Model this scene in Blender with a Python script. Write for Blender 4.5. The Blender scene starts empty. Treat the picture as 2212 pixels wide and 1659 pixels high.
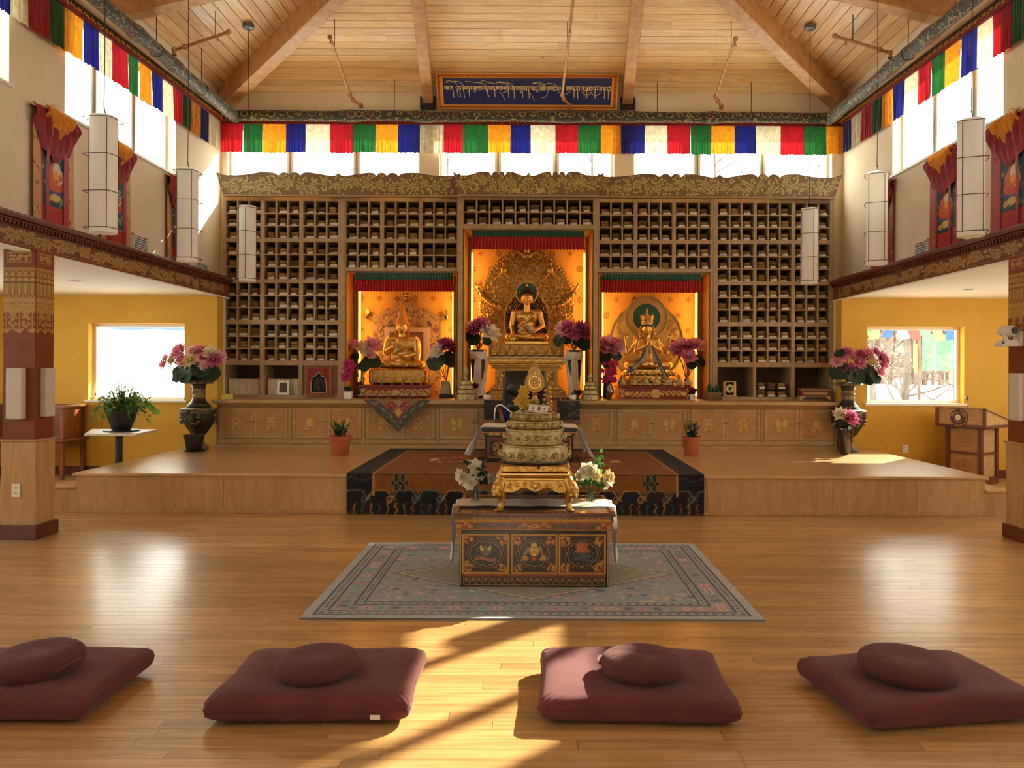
import bpy, bmesh, math, random
import numpy as np
from math import sin, cos, pi, radians, sqrt, atan2
from mathutils import Vector, Matrix

random.seed(11)
rng = np.random.default_rng(5)
SC = bpy.context.scene
COL = SC.collection
V = Vector

# ------------------------------------------------------------------ camera
FPX, EYE, CX, CY, ROLL = 1680.0, 1.55, 1147.0, 800.0, 0.0042
cam_d = bpy.data.cameras.new('camera')
cam_d.sensor_width = 36.0
cam_d.lens = FPX / 2212 * 36
cam_d.shift_x = -(CX - 1106.0) / 2212
cam_d.shift_y = -(829.5 - CY) / 2212
cam_d.clip_end = 400
cam = bpy.data.objects.new('camera', cam_d)
COL.objects.link(cam)
_r = V((1, 0, ROLL)).normalized(); _b = V((0, -1, 0)); _u = _b.cross(_r)
cam.matrix_world = Matrix(((_r.x, _u.x, _b.x, 0), (_r.y, _u.y, _b.y, 0), (_r.z, _u.z, _b.z, EYE), (0, 0, 0, 1)))
SC.camera = cam

# ------------------------------------------------------------------ light
SC.view_settings.view_transform = 'Standard'
SC.view_settings.look = 'None'
SC.view_settings.gamma = 1.0
SC.view_settings.use_curve_mapping = False
SC.view_settings.exposure = 0.22
wld = bpy.data.worlds.new('winter_sky'); SC.world = wld
wld.use_nodes = True
wn = wld.node_tree.nodes
wn['Background'].inputs['Color'].default_value = (0.97, 0.985, 0.87, 1)
wn['Background'].inputs['Strength'].default_value = 6.0
SUN_AZ, SUN_EL = radians(44), radians(31.5)
sun_dir = V((-sin(SUN_AZ) * cos(SUN_EL), -cos(SUN_AZ) * cos(SUN_EL), -sin(SUN_EL)))
sun_d = bpy.data.lights.new('sun', 'SUN')
sun_d.energy = 16.0; sun_d.angle = radians(0.6); sun_d.color = (1.0, 0.91, 0.66)
sun = bpy.data.objects.new('sun', sun_d); COL.objects.link(sun)
sun.location = (12, 24, 14)
sun.rotation_euler = sun_dir.to_track_quat('-Z', 'Y').to_euler()
SC.cycles.max_bounces = 9
SC.cycles.diffuse_bounces = 6
SC.cycles.glossy_bounces = 4
SC.cycles.transmission_bounces = 6
SC.cycles.transparent_max_bounces = 12
SC.cycles.caustics_reflective = False
SC.cycles.caustics_refractive = False
SC.cycles.sample_clamp_indirect = 6.0
SC.cycles.use_denoising = True

def portal(x, y, z, w, h, d):
    l = bpy.data.lights.new('window_portal', 'AREA'); l.shape = 'RECTANGLE'; l.size = w; l.size_y = h
    l.cycles.is_portal = True
    o = bpy.data.objects.new('window_portal', l); COL.objects.link(o); o.location = (x, y, z)
    o.rotation_euler = V(d).to_track_quat('-Z', 'Y').to_euler()

# ------------------------------------------------------------------ pixel helpers (photo pixel + depth -> metres)
def P(px, py, d):
    dx, dy = px - CX, py - CY
    return V(((dx + ROLL * dy) * d / FPX, d, EYE - (dy - ROLL * dx) * d / FPX))
def PX(px, d, py=800): return P(px, py, d).x
def PZ(py, d, px=1147): return P(px, py, d).z

# ------------------------------------------------------------------ mesh builder
class MB:
    def __init__(s): s.v = []; s.f = []
    def add(s, vs, fs):
        o = len(s.v); s.v += [tuple(v) for v in vs]; s.f += [tuple(i + o for i in f) for f in fs]; return s
    def box(s, x0, x1, y0, y1, z0, z1):
        return s.add([(x0,y0,z0),(x1,y0,z0),(x1,y1,z0),(x0,y1,z0),(x0,y0,z1),(x1,y0,z1),(x1,y1,z1),(x0,y1,z1)],
                     [(0,3,2,1),(4,5,6,7),(0,1,5,4),(1,2,6,5),(2,3,7,6),(3,0,4,7)])
    def frus(s, x0, x1, y0, y1, z0, X0, X1, Y0, Y1, z1):
        return s.add([(x0,y0,z0),(x1,y0,z0),(x1,y1,z0),(x0,y1,z0),(X0,Y0,z1),(X1,Y0,z1),(X1,Y1,z1),(X0,Y1,z1)],
                     [(0,3,2,1),(4,5,6,7),(0,1,5,4),(1,2,6,5),(2,3,7,6),(3,0,4,7)])
    def lathe(s, prof, c=(0,0,0), n=24, sx=1., sy=1., close=True):
        c = V(c); vs = []; fs = []
        for r, z in prof:
            for k in range(n):
                a = 2*pi*k/n; vs.append((c.x + r*sx*cos(a), c.y + r*sy*sin(a), c.z + z))
        m = len(prof)
        for i in range(m-1):
            for k in range(n):
                k2 = (k+1) % n
                fs.append((i*n+k, i*n+k2, (i+1)*n+k2, (i+1)*n+k))
        if close:
            fs.append(tuple(range(n-1, -1, -1))); fs.append(tuple((m-1)*n + k for k in range(n)))
        return s.add(vs, fs)
    def tube(s, pts, r, n=6, cap=True, flat=1.0, up=None):
        pts = [V(p) for p in pts]; m = len(pts); vs = []; fs = []
        rs = r if isinstance(r, (list, tuple)) else [r]*m
        prev = None
        for i, p in enumerate(pts):
            t = (pts[min(i+1, m-1)] - pts[max(i-1, 0)])
            t = t.normalized() if t.length > 1e-9 else V((0,0,1))
            if up is not None: ref = V(up)
            else: ref = prev if prev is not None else (V((0,0,1)) if abs(t.z) < .9 else V((1,0,0)))
            a = ref - t*ref.dot(t)
            if a.length < 1e-6: a = t.orthogonal()
            a.normalize(); b = t.cross(a); prev = a
            for k in range(n):
                q = 2*pi*k/n; vs.append(p + (a*cos(q)*flat + b*sin(q))*rs[i])
        for i in range(m-1):
            for k in range(n):
                k2 = (k+1) % n; fs.append((i*n+k, i*n+k2, (i+1)*n+k2, (i+1)*n+k))
        if cap: fs.append(tuple(range(n-1, -1, -1))); fs.append(tuple((m-1)*n+k for k in range(n)))
        return s.add(vs, fs)
    def prism(s, poly, y0, y1):      # poly in (x, z), extruded along y
        n = len(poly)
        return s.add([(x, y0, z) for x, z in poly] + [(x, y1, z) for x, z in poly],
                     [tuple(range(n)), tuple(range(2*n-1, n-1, -1))] + [(i, (i+1) % n + n*0, (i+1) % n + n, i+n)[::-1] for i in range(n)])
    def strip(s, top, bot, y0, y1):  # closed band between two polylines (x,z), extruded along y
        n = len(top)
        vs = [(x,y0,z) for x,z in top] + [(x,y0,z) for x,z in bot] + [(x,y1,z) for x,z in top] + [(x,y1,z) for x,z in bot]
        fs = []
        for i in range(n-1):
            fs += [(i, n+i, n+i+1, i+1), (2*n+i, 2*n+i+1, 3*n+i+1, 3*n+i), (i, i+1, 2*n+i+1, 2*n+i), (n+i, 3*n+i, 3*n+i+1, n+i+1)]
        fs += [(0, 2*n, 3*n, n), (n-1, 2*n-1, 4*n-1, 3*n-1)]
        return s.add(vs, fs)
    def ell(s, c, r, n=14, m=9, rot=None):
        c = V(c); r = (r,)*3 if not isinstance(r, (list, tuple)) else r
        vs = [V((0,0,-r[2]))]; fs = []
        for i in range(1, m):
            ph = -pi/2 + pi*i/m
            for k in range(n):
                a = 2*pi*k/n; vs.append(V((r[0]*cos(ph)*cos(a), r[1]*cos(ph)*sin(a), r[2]*sin(ph))))
        vs.append(V((0,0,r[2]))); L = len(vs)-1
        for k in range(n): fs.append((0, 1+(k+1) % n, 1+k)); fs.append((L, L-n+k, L-n+(k+1) % n))
        for i in range(m-2):
            for k in range(n):
                a, b = 1+i*n, 1+(i+1)*n; k2 = (k+1) % n; fs.append((a+k, a+k2, b+k2, b+k))
        if rot is not None: vs = [rot @ v for v in vs]
        return s.add([c+v for v in vs], fs)
    def capsule(s, a, b, ra, rb, n=12):
        a, b = V(a), V(b); t = b-a; L = t.length or 1e-6; t = t/L
        pts, rs = [], []
        for q in (0., .35, .7, .92): pts.append(a - t*ra*(cos(q*pi/2))); rs.append(max(ra*sin(q*pi/2), ra*.05))
        for q in (.92, .7, .35, 0.): pts.append(b + t*rb*(cos(q*pi/2))); rs.append(max(rb*sin(q*pi/2), rb*.05))
        return s.tube(pts, rs, n)
    def grid(s, fn, nu, nv, wrap=False):
        vs = [fn(i/(nu-1), j/(nv-1)) for j in range(nv) for i in range(nu)]
        return s.add(vs, [(j*nu+i, j*nu+i+1, (j+1)*nu+i+1, (j+1)*nu+i) for j in range(nv-1) for i in range(nu-1)])
    def ring(s, c, R, r, n=20, m=6, ax='y'):
        c = V(c); vs = []; fs = []
        for i in range(n):
            a = 2*pi*i/n
            for k in range(m):
                b = 2*pi*k/m; q = R + r*cos(b)
                p = {'y': (q*cos(a), r*sin(b), q*sin(a)), 'z': (q*cos(a), q*sin(a), r*sin(b)), 'x': (r*sin(b), q*cos(a), q*sin(a))}[ax]
                vs.append(c + V(p))
        for i in range(n):
            for k in range(m):
                fs.append((i*m+k, ((i+1) % n)*m+k, ((i+1) % n)*m+(k+1) % m, i*m+(k+1) % m))
        return s.add(vs, fs)
    def petal(s, c, d, up, L, w, cup=.25, curl=.2, n=4):  # cupped petal / leaf from c along d
        c, d, up = V(c), V(d).normalized(), V(up)
        up = (up - d*up.dot(d)); up = up.normalized() if up.length > 1e-5 else d.orthogonal().normalized()
        sd = d.cross(up); vs = []; fs = []
        prof = [.35, .85, 1.0, .7, .06] if n == 4 else [.4, 1., .08]
        m = len(prof)
        for i in range(m):
            t = i/(m-1); q = w*.5*prof[i]
            base = c + d*(L*t) + up*(curl*L*t*t)
            vs += [base + sd*q + up*(cup*q), base, base - sd*q + up*(cup*q)]
        for i in range(m-1):
            a = i*3; fs += [(a, a+1, a+4, a+3), (a+1, a+2, a+5, a+4)]
        return s.add(vs, fs)
    def xf(s, M):
        s.v = [tuple(M @ V(v)) for v in s.v]; return s

ORG = {}
def _mesh(name, mb, mat, org, smooth, fix=True):
    me = bpy.data.meshes.new(name)
    ox, oy, oz = org
    me.from_pydata([(a-ox, b-oy, c-oz) for a, b, c in mb.v], [], mb.f)
    if fix and len(mb.f) < 60000:
        bm = bmesh.new(); bm.from_mesh(me)
        if name == 'cover': bmesh.ops.remove_doubles(bm, verts=bm.verts, dist=1e-5)
        bmesh.ops.recalc_face_normals(bm, faces=bm.faces); bm.to_mesh(me); bm.free()
    if smooth:
        me.polygons.foreach_set('use_smooth', [True]*len(me.polygons))
        me.set_sharp_from_angle(angle=radians(smooth if smooth is not True else 45))
    for m in (mat if isinstance(mat, (list, tuple)) else [mat]): me.materials.append(m)
    me.update()
    return me
def ob(name, mb, mat, par=None, smooth=False, bev=0, org=None, kind=None, label=None):
    o3 = tuple(org) if org is not None else (ORG[par.name] if par is not None else (0, 0, 0))
    if isinstance(mb, bpy.types.Mesh): me = mb
    else: me = _mesh(name, mb, mat, o3, smooth)
    o = bpy.data.objects.new(name, me); COL.objects.link(o)
    if par is not None:
        o.parent = par; ORG[o.name] = o3
        pl = ORG[par.name]; o.location = (o3[0]-pl[0], o3[1]-pl[1], o3[2]-pl[2])
    else: o.location = o3; ORG[o.name] = o3
    if bev:
        b = o.modifiers.new('edge', 'BEVEL'); b.width = bev; b.segments = 1; b.limit_method = 'ANGLE'; b.angle_limit = radians(40)
    if kind: o['kind'] = kind
    if label: o['label'] = label
    return o
def tag(o, label, cat, group=None):
    o['label'] = label; o['category'] = cat
    if group: o['group'] = group
    return o
def thing(name, label, cat, loc, group=None):
    o = bpy.data.objects.new(name, None); COL.objects.link(o); o.empty_display_size = .05
    o.location = loc; ORG[o.name] = tuple(loc)
    return tag(o, label, cat, group)
def solo(name, mb, mat, label, cat, org, group=None, **k):
    return tag(ob(name, mb, mat, org=org, **k), label, cat, group)
def struct(name, mb, mat, **k):
    return ob(name, mb, mat, kind='structure', **k)
def copytree(o, loc, rot=None, label=None, group=None, par=None):
    c = o.copy(); COL.objects.link(c)
    if par is None:
        c.location = loc
        if rot is not None: c.rotation_euler = rot
        if label: c['label'] = label
        if group: c['group'] = group
    else: c.parent = par
    ORG[c.name] = tuple(loc) if par is None else ORG[o.name]
    for ch in o.children: copytree(ch, None, par=c)
    return c

# ------------------------------------------------------------------ materials
def lin(c):
    r = [((x/255)/12.92 if x/255 <= .04045 else (((x/255)+.055)/1.055)**2.4) for x in c[:3]]
    return (r[0], r[1], r[2], 1)
def newmat(name):
    m = bpy.data.materials.new(name); m.use_nodes = True
    nt = m.node_tree; return m, nt, nt.nodes['Principled BSDF']
def nd(nt, t, **k):
    n = nt.nodes.new(t)
    for a, b in k.items():
        if a in n.inputs: n.inputs[a].default_value = b
        else: setattr(n, a, b)
    return n
def mixc(nt, fac, a, b, mode='MIX'):
    n = nt.nodes.new('ShaderNodeMix'); n.data_type = 'RGBA'; n.blend_type = mode
    for i, x in ((0, fac), (6, a), (7, b)):
        if hasattr(x, 'is_linked'): nt.links.new(x, n.inputs[i])
        else: n.inputs[i].default_value = x
    return n.outputs[2]
def pm(name, c, rough=.5, metal=0., c2=None, ns=8., st=(1,1,1), bump=0., bs=40., coat=0., vary=0., sheen=0., detail=4, lo=.35, hi=.65, emit=None, es=1., bst=None, spec=.5, dist=.0, trans=0., crough=.1):
    m, nt, b = newmat(name); L = nt.links.new
    b.inputs['Roughness'].default_value = rough; b.inputs['Metallic'].default_value = metal
    b.inputs['Coat Weight'].default_value = coat; b.inputs['Sheen Weight'].default_value = sheen
    b.inputs['Coat Roughness'].default_value = crough
    b.inputs['Specular IOR Level'].default_value = spec
    tc = nd(nt, 'ShaderNodeTexCoord'); mp = nd(nt, 'ShaderNodeMapping'); L(tc.outputs['Object'], mp.inputs[0])
    mp.inputs['Scale'].default_value = st
    oi = nd(nt, 'ShaderNodeObjectInfo')
    col = lin(c)
    if c2 is not None or vary:
        vec = mp.outputs[0]
        if vary:
            ad = nd(nt, 'ShaderNodeVectorMath', operation='MULTIPLY_ADD')
            L(oi.outputs['Random'], ad.inputs[0]); ad.inputs[1].default_value = (37, 53, 71); L(vec, ad.inputs[2]); vec = ad.outputs[0]
        no = nd(nt, 'ShaderNodeTexNoise', Scale=ns, Detail=detail, Distortion=dist); L(vec, no.inputs['Vector'])
        rp = nd(nt, 'ShaderNodeMapRange'); rp.inputs[1].default_value = lo; rp.inputs[2].default_value = hi
        L(no.outputs[0], rp.inputs[0])
        col = mixc(nt, rp.outputs[0], lin(c), lin(c2 if c2 is not None else c))
        if vary:
            gi = nd(nt, 'ShaderNodeNewGeometry')
            sm = nd(nt, 'ShaderNodeMath', operation='ADD'); L(oi.outputs['Random'], sm.inputs[0]); L(gi.outputs['Random Per Island'], sm.inputs[1])
            fr = nd(nt, 'ShaderNodeMath', operation='FRACT'); L(sm.outputs[0], fr.inputs[0])
            mr = nd(nt, 'ShaderNodeMapRange'); mr.inputs[3].default_value = 1-vary; mr.inputs[4].default_value = 1+vary
            L(fr.outputs[0], mr.inputs[0])
            hs = nd(nt, 'ShaderNodeHueSaturation'); L(col, hs.inputs['Color']); L(mr.outputs[0], hs.inputs['Value']); col = hs.outputs[0]
    if hasattr(col, 'is_linked'): L(col, b.inputs['Base Color'])
    else: b.inputs['Base Color'].default_value = col
    if bump:
        n2 = nd(nt, 'ShaderNodeTexNoise', Scale=bs, Detail=5); mp2 = nd(nt, 'ShaderNodeMapping'); L(tc.outputs['Object'], mp2.inputs[0])
        mp2.inputs['Scale'].default_value = bst or st; L(mp2.outputs[0], n2.inputs['Vector'])
        bu = nd(nt, 'ShaderNodeBump', Strength=bump, Distance=.01); L(n2.outputs[0], bu.inputs['Height']); L(bu.outputs[0], b.inputs['Normal'])
    if emit is not None:
        b.inputs['Emission Color'].default_value = lin(emit); b.inputs['Emission Strength'].default_value = es
    if trans:      # thin cloth / paper: part diffuse transmission
        tr = nd(nt, 'ShaderNodeBsdfTranslucent')
        if hasattr(col, 'is_linked'): L(col, tr.inputs[0])
        else: tr.inputs[0].default_value = col
        ms = nd(nt, 'ShaderNodeMixShader'); ms.inputs[0].default_value = trans
        L(b.outputs[0], ms.inputs[1]); L(tr.outputs[0], ms.inputs[2])
        L(ms.outputs[0], nt.nodes['Material Output'].inputs[0])
    return m
def vcm(name, rough=.6, metal=0., bump=0., bs=60., sheen=0., coat=0.):
    m, nt, b = newmat(name); L = nt.links.new
    at = nd(nt, 'ShaderNodeAttribute', attribute_name='Col'); L(at.outputs['Color'], b.inputs['Base Color'])
    b.inputs['Roughness'].default_value = rough; b.inputs['Metallic'].default_value = metal; b.inputs['Sheen Weight'].default_value = sheen; b.inputs['Coat Weight'].default_value = coat
    if metal == 'mask': pass
    if bump:
        tc = nd(nt, 'ShaderNodeTexCoord'); n2 = nd(nt, 'ShaderNodeTexNoise', Scale=bs, Detail=5); L(tc.outputs['Object'], n2.inputs['Vector'])
        bu = nd(nt, 'ShaderNodeBump', Strength=bump, Distance=.01); L(n2.outputs[0], bu.inputs['Height']); L(bu.outputs[0], b.inputs['Normal'])
    return m
def glassm(name, tint=(1,1,1,1), refl=.6):
    m, nt, b = newmat(name); L = nt.links.new
    nt.nodes.remove(b)
    tr = nd(nt, 'ShaderNodeBsdfTransparent'); tr.inputs[0].default_value = tint
    gl = nd(nt, 'ShaderNodeBsdfGlossy', Roughness=.03); fr = nd(nt, 'ShaderNodeFresnel', IOR=1.45)
    mu = nd(nt, 'ShaderNodeMath', operation='MULTIPLY'); L(fr.outputs[0], mu.inputs[0]); ge = nd(nt, 'ShaderNodeNewGeometry'); iv = nd(nt, 'ShaderNodeMath', operation='MULTIPLY_ADD'); L(ge.outputs['Backfacing'], iv.inputs[0]); iv.inputs[1].default_value = -refl; iv.inputs[2].default_value = refl; L(iv.outputs[0], mu.inputs[1])
    ms = nd(nt, 'ShaderNodeMixShader'); L(mu.outputs[0], ms.inputs[0]); L(tr.outputs[0], ms.inputs[1]); L(gl.outputs[0], ms.inputs[2])
    L(ms.outputs[0], nt.nodes['Material Output'].inputs[0])
    return m

def knots(m, sc, st):
    nt = m.node_tree; L = nt.links.new; b = nt.nodes['Principled BSDF']; src = b.inputs['Base Color'].links[0].from_socket
    tc = nd(nt, 'ShaderNodeTexCoord'); mp = nd(nt, 'ShaderNodeMapping'); mp.inputs['Scale'].default_value = st; L(tc.outputs['Object'], mp.inputs[0])
    v = nd(nt, 'ShaderNodeTexVoronoi', Scale=sc); L(mp.outputs[0], v.inputs['Vector']); r = nd(nt, 'ShaderNodeMapRange'); L(v.outputs['Distance'], r.inputs[0])
    r.inputs[1].default_value = .045; r.inputs[2].default_value = .075; r.inputs[3].default_value = .75; r.inputs[4].default_value = 0
    L(mixc(nt, r.outputs[0], src, lin((112, 66, 34))), b.inputs['Base Color'])
WALL = pm('cream_plaster', (232,217,190), .85, c2=(226,211,184), ns=3, bump=.05, bs=90)
YELLOW = pm('yellow_plaster', (214,170,64), .8, c2=(208,162,58), ns=2, bump=.05, bs=90)
SOFFIT = pm('white_plaster', (232,226,212), .85, bump=.04, bs=90)
PINE = pm('pine_boards', (246,218,166), .5, c2=(230,192,136), ns=2.2, st=(1,9,9), vary=.10, bump=.05, coat=.15, dist=.6)
PINEY = pm('pine_boards_sides', (236,200,150), .5, c2=(216,174,122), ns=2.2, st=(9,1,9), vary=.10, bump=.05, coat=.15, dist=.6)
knots(PINE, 2.6, (.7, 1, 1)); knots(PINEY, 2.6, (1, .7, 1))
BEAM = pm('fir_beam', (210,166,116), .5, c2=(190,142,92), ns=3, st=(3,3,3), vary=.05, coat=.1)
OAKF = pm('oak_flooring', (196,156,104), .36, c2=(172,132,82), ns=2.0, st=(1.2,14,14), vary=.15, bump=.02, bs=60, coat=.6, crough=.2, dist=.5)
OAKS = pm('oak_stage', (202,164,114), .33, c2=(182,144,94), ns=2.0, st=(1.0,16,16), coat=.6, crough=.16, dist=.4, lo=.3, hi=.7)
PLY = pm('oak_plywood', (190,154,104), .5, c2=(174,136,88), ns=2.4, st=(6,6,.9), dist=.7, vary=.04)
OAK = pm('oak_bookcase', (172,142,104), .5, c2=(154,124,86), ns=3, st=(4,4,4), dist=.5, vary=.06)
OAKC = pm('oak_cabinet', (188,154,106), .5, c2=(170,136,90), ns=2.5, st=(2,6,6), dist=.6, vary=.05)
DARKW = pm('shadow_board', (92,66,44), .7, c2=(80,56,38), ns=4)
MAROON = pm('maroon_paint', (126,60,24), .6, c2=(116,54,20), ns=5)
REDWOOD = pm('redbrown_trim', (104,46,20), .45, c2=(92,38,16), ns=5, coat=.2)
BROWN = pm('stained_wood', (132,74,36), .4, c2=(108,56,26), ns=4, st=(3,3,1), coat=.3)
GOLD = pm('gilt_metal', (214,174,98), .36, 1., c2=(174,130,64), ns=26, bump=.25, bs=120)
GOLDS = pm('polished_gilt', (232,194,116), .38, 1., c2=(214,172,94), ns=9)
GOLDR = pm('antique_gilt', (212,174,104), .42, 1., c2=(168,128,70), ns=40, bump=.5, bs=160)
SILVG = pm('silver_gilt_relief', (190,172,126), .36, 1., c2=(150,130,86), ns=36, bump=.6, bs=130)
GOLDP = pm('gold_leaf_paint', (196,160,92), .5, .35, c2=(178,142,76), ns=12)
WHITE = pm('white_enamel', (236,234,228), .4)
WHITEC = pm('white_cloth', (248,244,234), .85, bump=.1, bs=200, trans=.15)
ALU = pm('window_frame_paint', (232,230,216), .45)
ALUD = pm('window_gasket', (120,134,138), .5)
BLACK = pm('black_plastic', (24,22,21), .45)
LEATHER = pm('black_leather', (26,20,18), .32, c2=(20,16,14), ns=30, bump=.15, bs=120, coat=.2)
BRASSP = pm('bronze_pipe', (196,150,102), .45, .3, c2=(168,120,76), ns=12)
WIRE = pm('black_wire', (34,28,24), .5)
PAPER = pm('lantern_paper', (248,246,240), .8, trans=.35)
GLASS = glassm('window_glass')
VGLASS = glassm('vase_glass', (.97,.99,.98,1), .7)
VC = vcm('painted_print', .6)
VCR = vcm('woven_rug', .95, bump=.25, bs=240)
VCL = vcm('lacquer_print', .38, coat=.25)

# ------------------------------------------------------------------ painted canvas -> dense grid with colour attribute
class CV:
    def __init__(s, w, h, bg): s.w, s.h = w, h; s.a = np.zeros((h, w, 3)) + np.array(bg, float)
    def _box(s, x0, x1, y0, y1):
        x0, x1 = max(0, int(math.floor(x0))), min(s.w, int(math.ceil(x1))+1); y0, y1 = max(0, int(math.floor(y0))), min(s.h, int(math.ceil(y1))+1)
        if x1 <= x0 or y1 <= y0: return None
        Y, X = np.mgrid[y0:y1, x0:x1]; return (slice(y0, y1), slice(x0, x1)), X+.5, Y+.5
    def put(s, b, m, c):
        v = s.a[b]; v[m] = c
    def rect(s, x0, x1, y0, y1, c):
        s.a[max(0, int(y0)):max(0, int(y1)), max(0, int(x0)):max(0, int(x1))] = c; return s
    def frame(s, x0, x1, y0, y1, w, c):
        s.rect(x0, x1, y0, y0+w, c).rect(x0, x1, y1-w, y1, c).rect(x0, x0+w, y0, y1, c).rect(x1-w, x1, y0, y1, c); return s
    def ell(s, cx, cy, rx, ry, c, rot=0., r0=0.):
        R = max(rx, ry)+1; q = s._box(cx-R, cx+R, cy-R, cy+R)
        if q is None: return s
        b, X, Y = q; X = X-cx; Y = Y-cy
        u = X*cos(rot)+Y*sin(rot); v = -X*sin(rot)+Y*cos(rot); d = (u/rx)**2+(v/ry)**2
        s.put(b, (d <= 1) & (d >= r0*r0), c); return s
    def leaf(s, cx, cy, L, w, a, c, edge=None):
        q = s._box(cx-L, cx+L, cy-L, cy+L)
        if q is None: return s
        b, X, Y = q; X = X-cx; Y = Y-cy
        u = (X*cos(a)+Y*sin(a))/L; v = (-X*sin(a)+Y*cos(a))
        hw = w*np.sqrt(np.clip(u, 0, 1))*(1-np.clip(u, 0, 1))*1.6
        if edge is not None: s.put(b, (u > -.02) & (u < 1.05) & (np.abs(v) < hw+.9), edge)
        s.put(b, (u > 0) & (u < 1) & (np.abs(v) < hw), c)
        return s
    def line(s, pts, w, c):
        for (x0, y0), (x1, y1) in zip(pts[:-1], pts[1:]):
            q = s._box(min(x0, x1)-w, max(x0, x1)+w, min(y0, y1)-w, max(y0, y1)+w)
            if q is None: continue
            b, X, Y = q; dx, dy = x1-x0, y1-y0; L2 = dx*dx+dy*dy+1e-9
            t = np.clip(((X-x0)*dx+(Y-y0)*dy)/L2, 0, 1)
            s.put(b, np.hypot(X-x0-t*dx, Y-y0-t*dy) <= w/2, c)
        return s
    def scroll(s, cx, cy, r, a0, w, c, turns=1.6, sgn=1):
        s.line([(cx+r*(1-t)*cos(a0+sgn*2*pi*turns*t), cy+r*(1-t)*sin(a0+sgn*2*pi*turns*t)) for t in np.linspace(0, .93, 22)], w, c); return s
    def flower(s, cx, cy, r, n, c, edge, core=None, a0=0.):
        for lay, (q, m) in enumerate(((1., n), (.62, n))):
            for k in range(m): s.leaf(cx, cy, r*q, r*q*.5, a0+lay*pi/n+2*pi*k/m, c, edge)
        if core is not None: s.ell(cx, cy, r*.2, r*.2, core)
        return s
    def peony(s, cx, cy, r, c, edge):
        for k in range(9):
            a = 2*pi*k/9; s.leaf(cx+cos(a)*r*.25, cy+sin(a)*r*.25, r*.8, r*.5, a, c, edge)
        for k in range(6):
            a = 2*pi*k/6+.4; s.leaf(cx, cy, r*.62, r*.4, a, c, edge)
        s.ell(cx, cy, r*.16, r*.16, edge).ell(cx, cy, r*.1, r*.1, c); return s
    def noise(s, amt):
        s.a = np.clip(s.a*(1+rng.normal(0, amt, (s.h, s.w, 1))), 0, 255); return s
def painted(name, cv, fn, mat, par=None, org=None, kind=None, label=None, smooth=True):
    h, w = cv.h, cv.w
    U, W = np.meshgrid(np.linspace(0, 1, w), np.linspace(0, 1, h))
    x, y, z = fn(U, W)
    o3 = np.array(org if org is not None else (ORG[par.name] if par is not None else (0, 0, 0)))
    co = np.stack([np.broadcast_to(x, U.shape), np.broadcast_to(y, U.shape), np.broadcast_to(z, U.shape)], -1).reshape(-1, 3) - o3
    idx = np.arange(w*h).reshape(h, w)
    q = np.stack([idx[:-1, :-1], idx[:-1, 1:], idx[1:, 1:], idx[1:, :-1]], -1).reshape(-1, 4)
    me = bpy.data.meshes.new(name)
    me.vertices.add(len(co)); me.vertices.foreach_set('co', co.astype(np.float32).ravel())
    me.loops.add(q.size); me.loops.foreach_set('vertex_index', q.astype(np.int32).ravel())
    me.polygons.add(len(q)); me.polygons.foreach_set('loop_start', np.arange(0, q.size, 4, dtype=np.int32))
    c = cv.a.reshape(-1, 3)/255.; c = np.where(c <= .04045, c/12.92, ((c+.055)/1.055)**2.4)
    at = me.color_attributes.new('Col', 'FLOAT_COLOR', 'POINT')
    at.data.foreach_set('color', np.concatenate([c, np.ones((len(c), 1))], 1).astype(np.float32).ravel())
    me.update(calc_edges=True)
    if smooth: me.polygons.foreach_set('use_smooth', np.ones(len(q), bool))
    me.materials.append(mat)
    o = bpy.data.objects.new(name, me); COL.objects.link(o)
    ORG[o.name] = tuple(o3)
    if par is not None:
        o.parent = par; o.location = tuple(o3 - np.array(ORG[par.name]))
    else: o.location = tuple(o3)
    if kind: o['kind'] = kind
    if label: o['label'] = label
    return o
# ================================================================== SETTING
DB, XW, ZE = 12.75, 5.1, 6.10           # back wall depth, upper side wall, eave height
DY, XO = 11.40, 8.2                     # yellow wall depth, aisle outer walls
ZS, SLOPE = 2.63, 0.24
DS, ZST = 8.35, 0.427                   # stage front, stage height
NEAR = -6.0

def wall_holes(name, mat, axis, pos, thick, a0, a1, z0, z1, holes, tagn=None):
    """wall in plane axis=pos with rectangular holes [(a0,a1,z0,z1)] as solid pieces in ONE mesh"""
    mb = MB()
    xs = sorted({a0, a1, *[h[0] for h in holes], *[h[1] for h in holes]})
    for xa, xb in zip(xs[:-1], xs[1:]):
        hz = sorted((h[2], h[3]) for h in holes if h[0] <= xa + 1e-6 and h[1] >= xb - 1e-6)
        z = z0
        for ha, hb in hz + [(z1, z1)]:
            if ha - z > 1e-4:
                if axis == 'y': mb.box(xa, xb, pos, pos+thick, z, ha)
                else: mb.box(min(pos, pos+thick), max(pos, pos+thick), xa, xb, z, ha)
            z = hb
    return struct(name, mb, mat)

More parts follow.
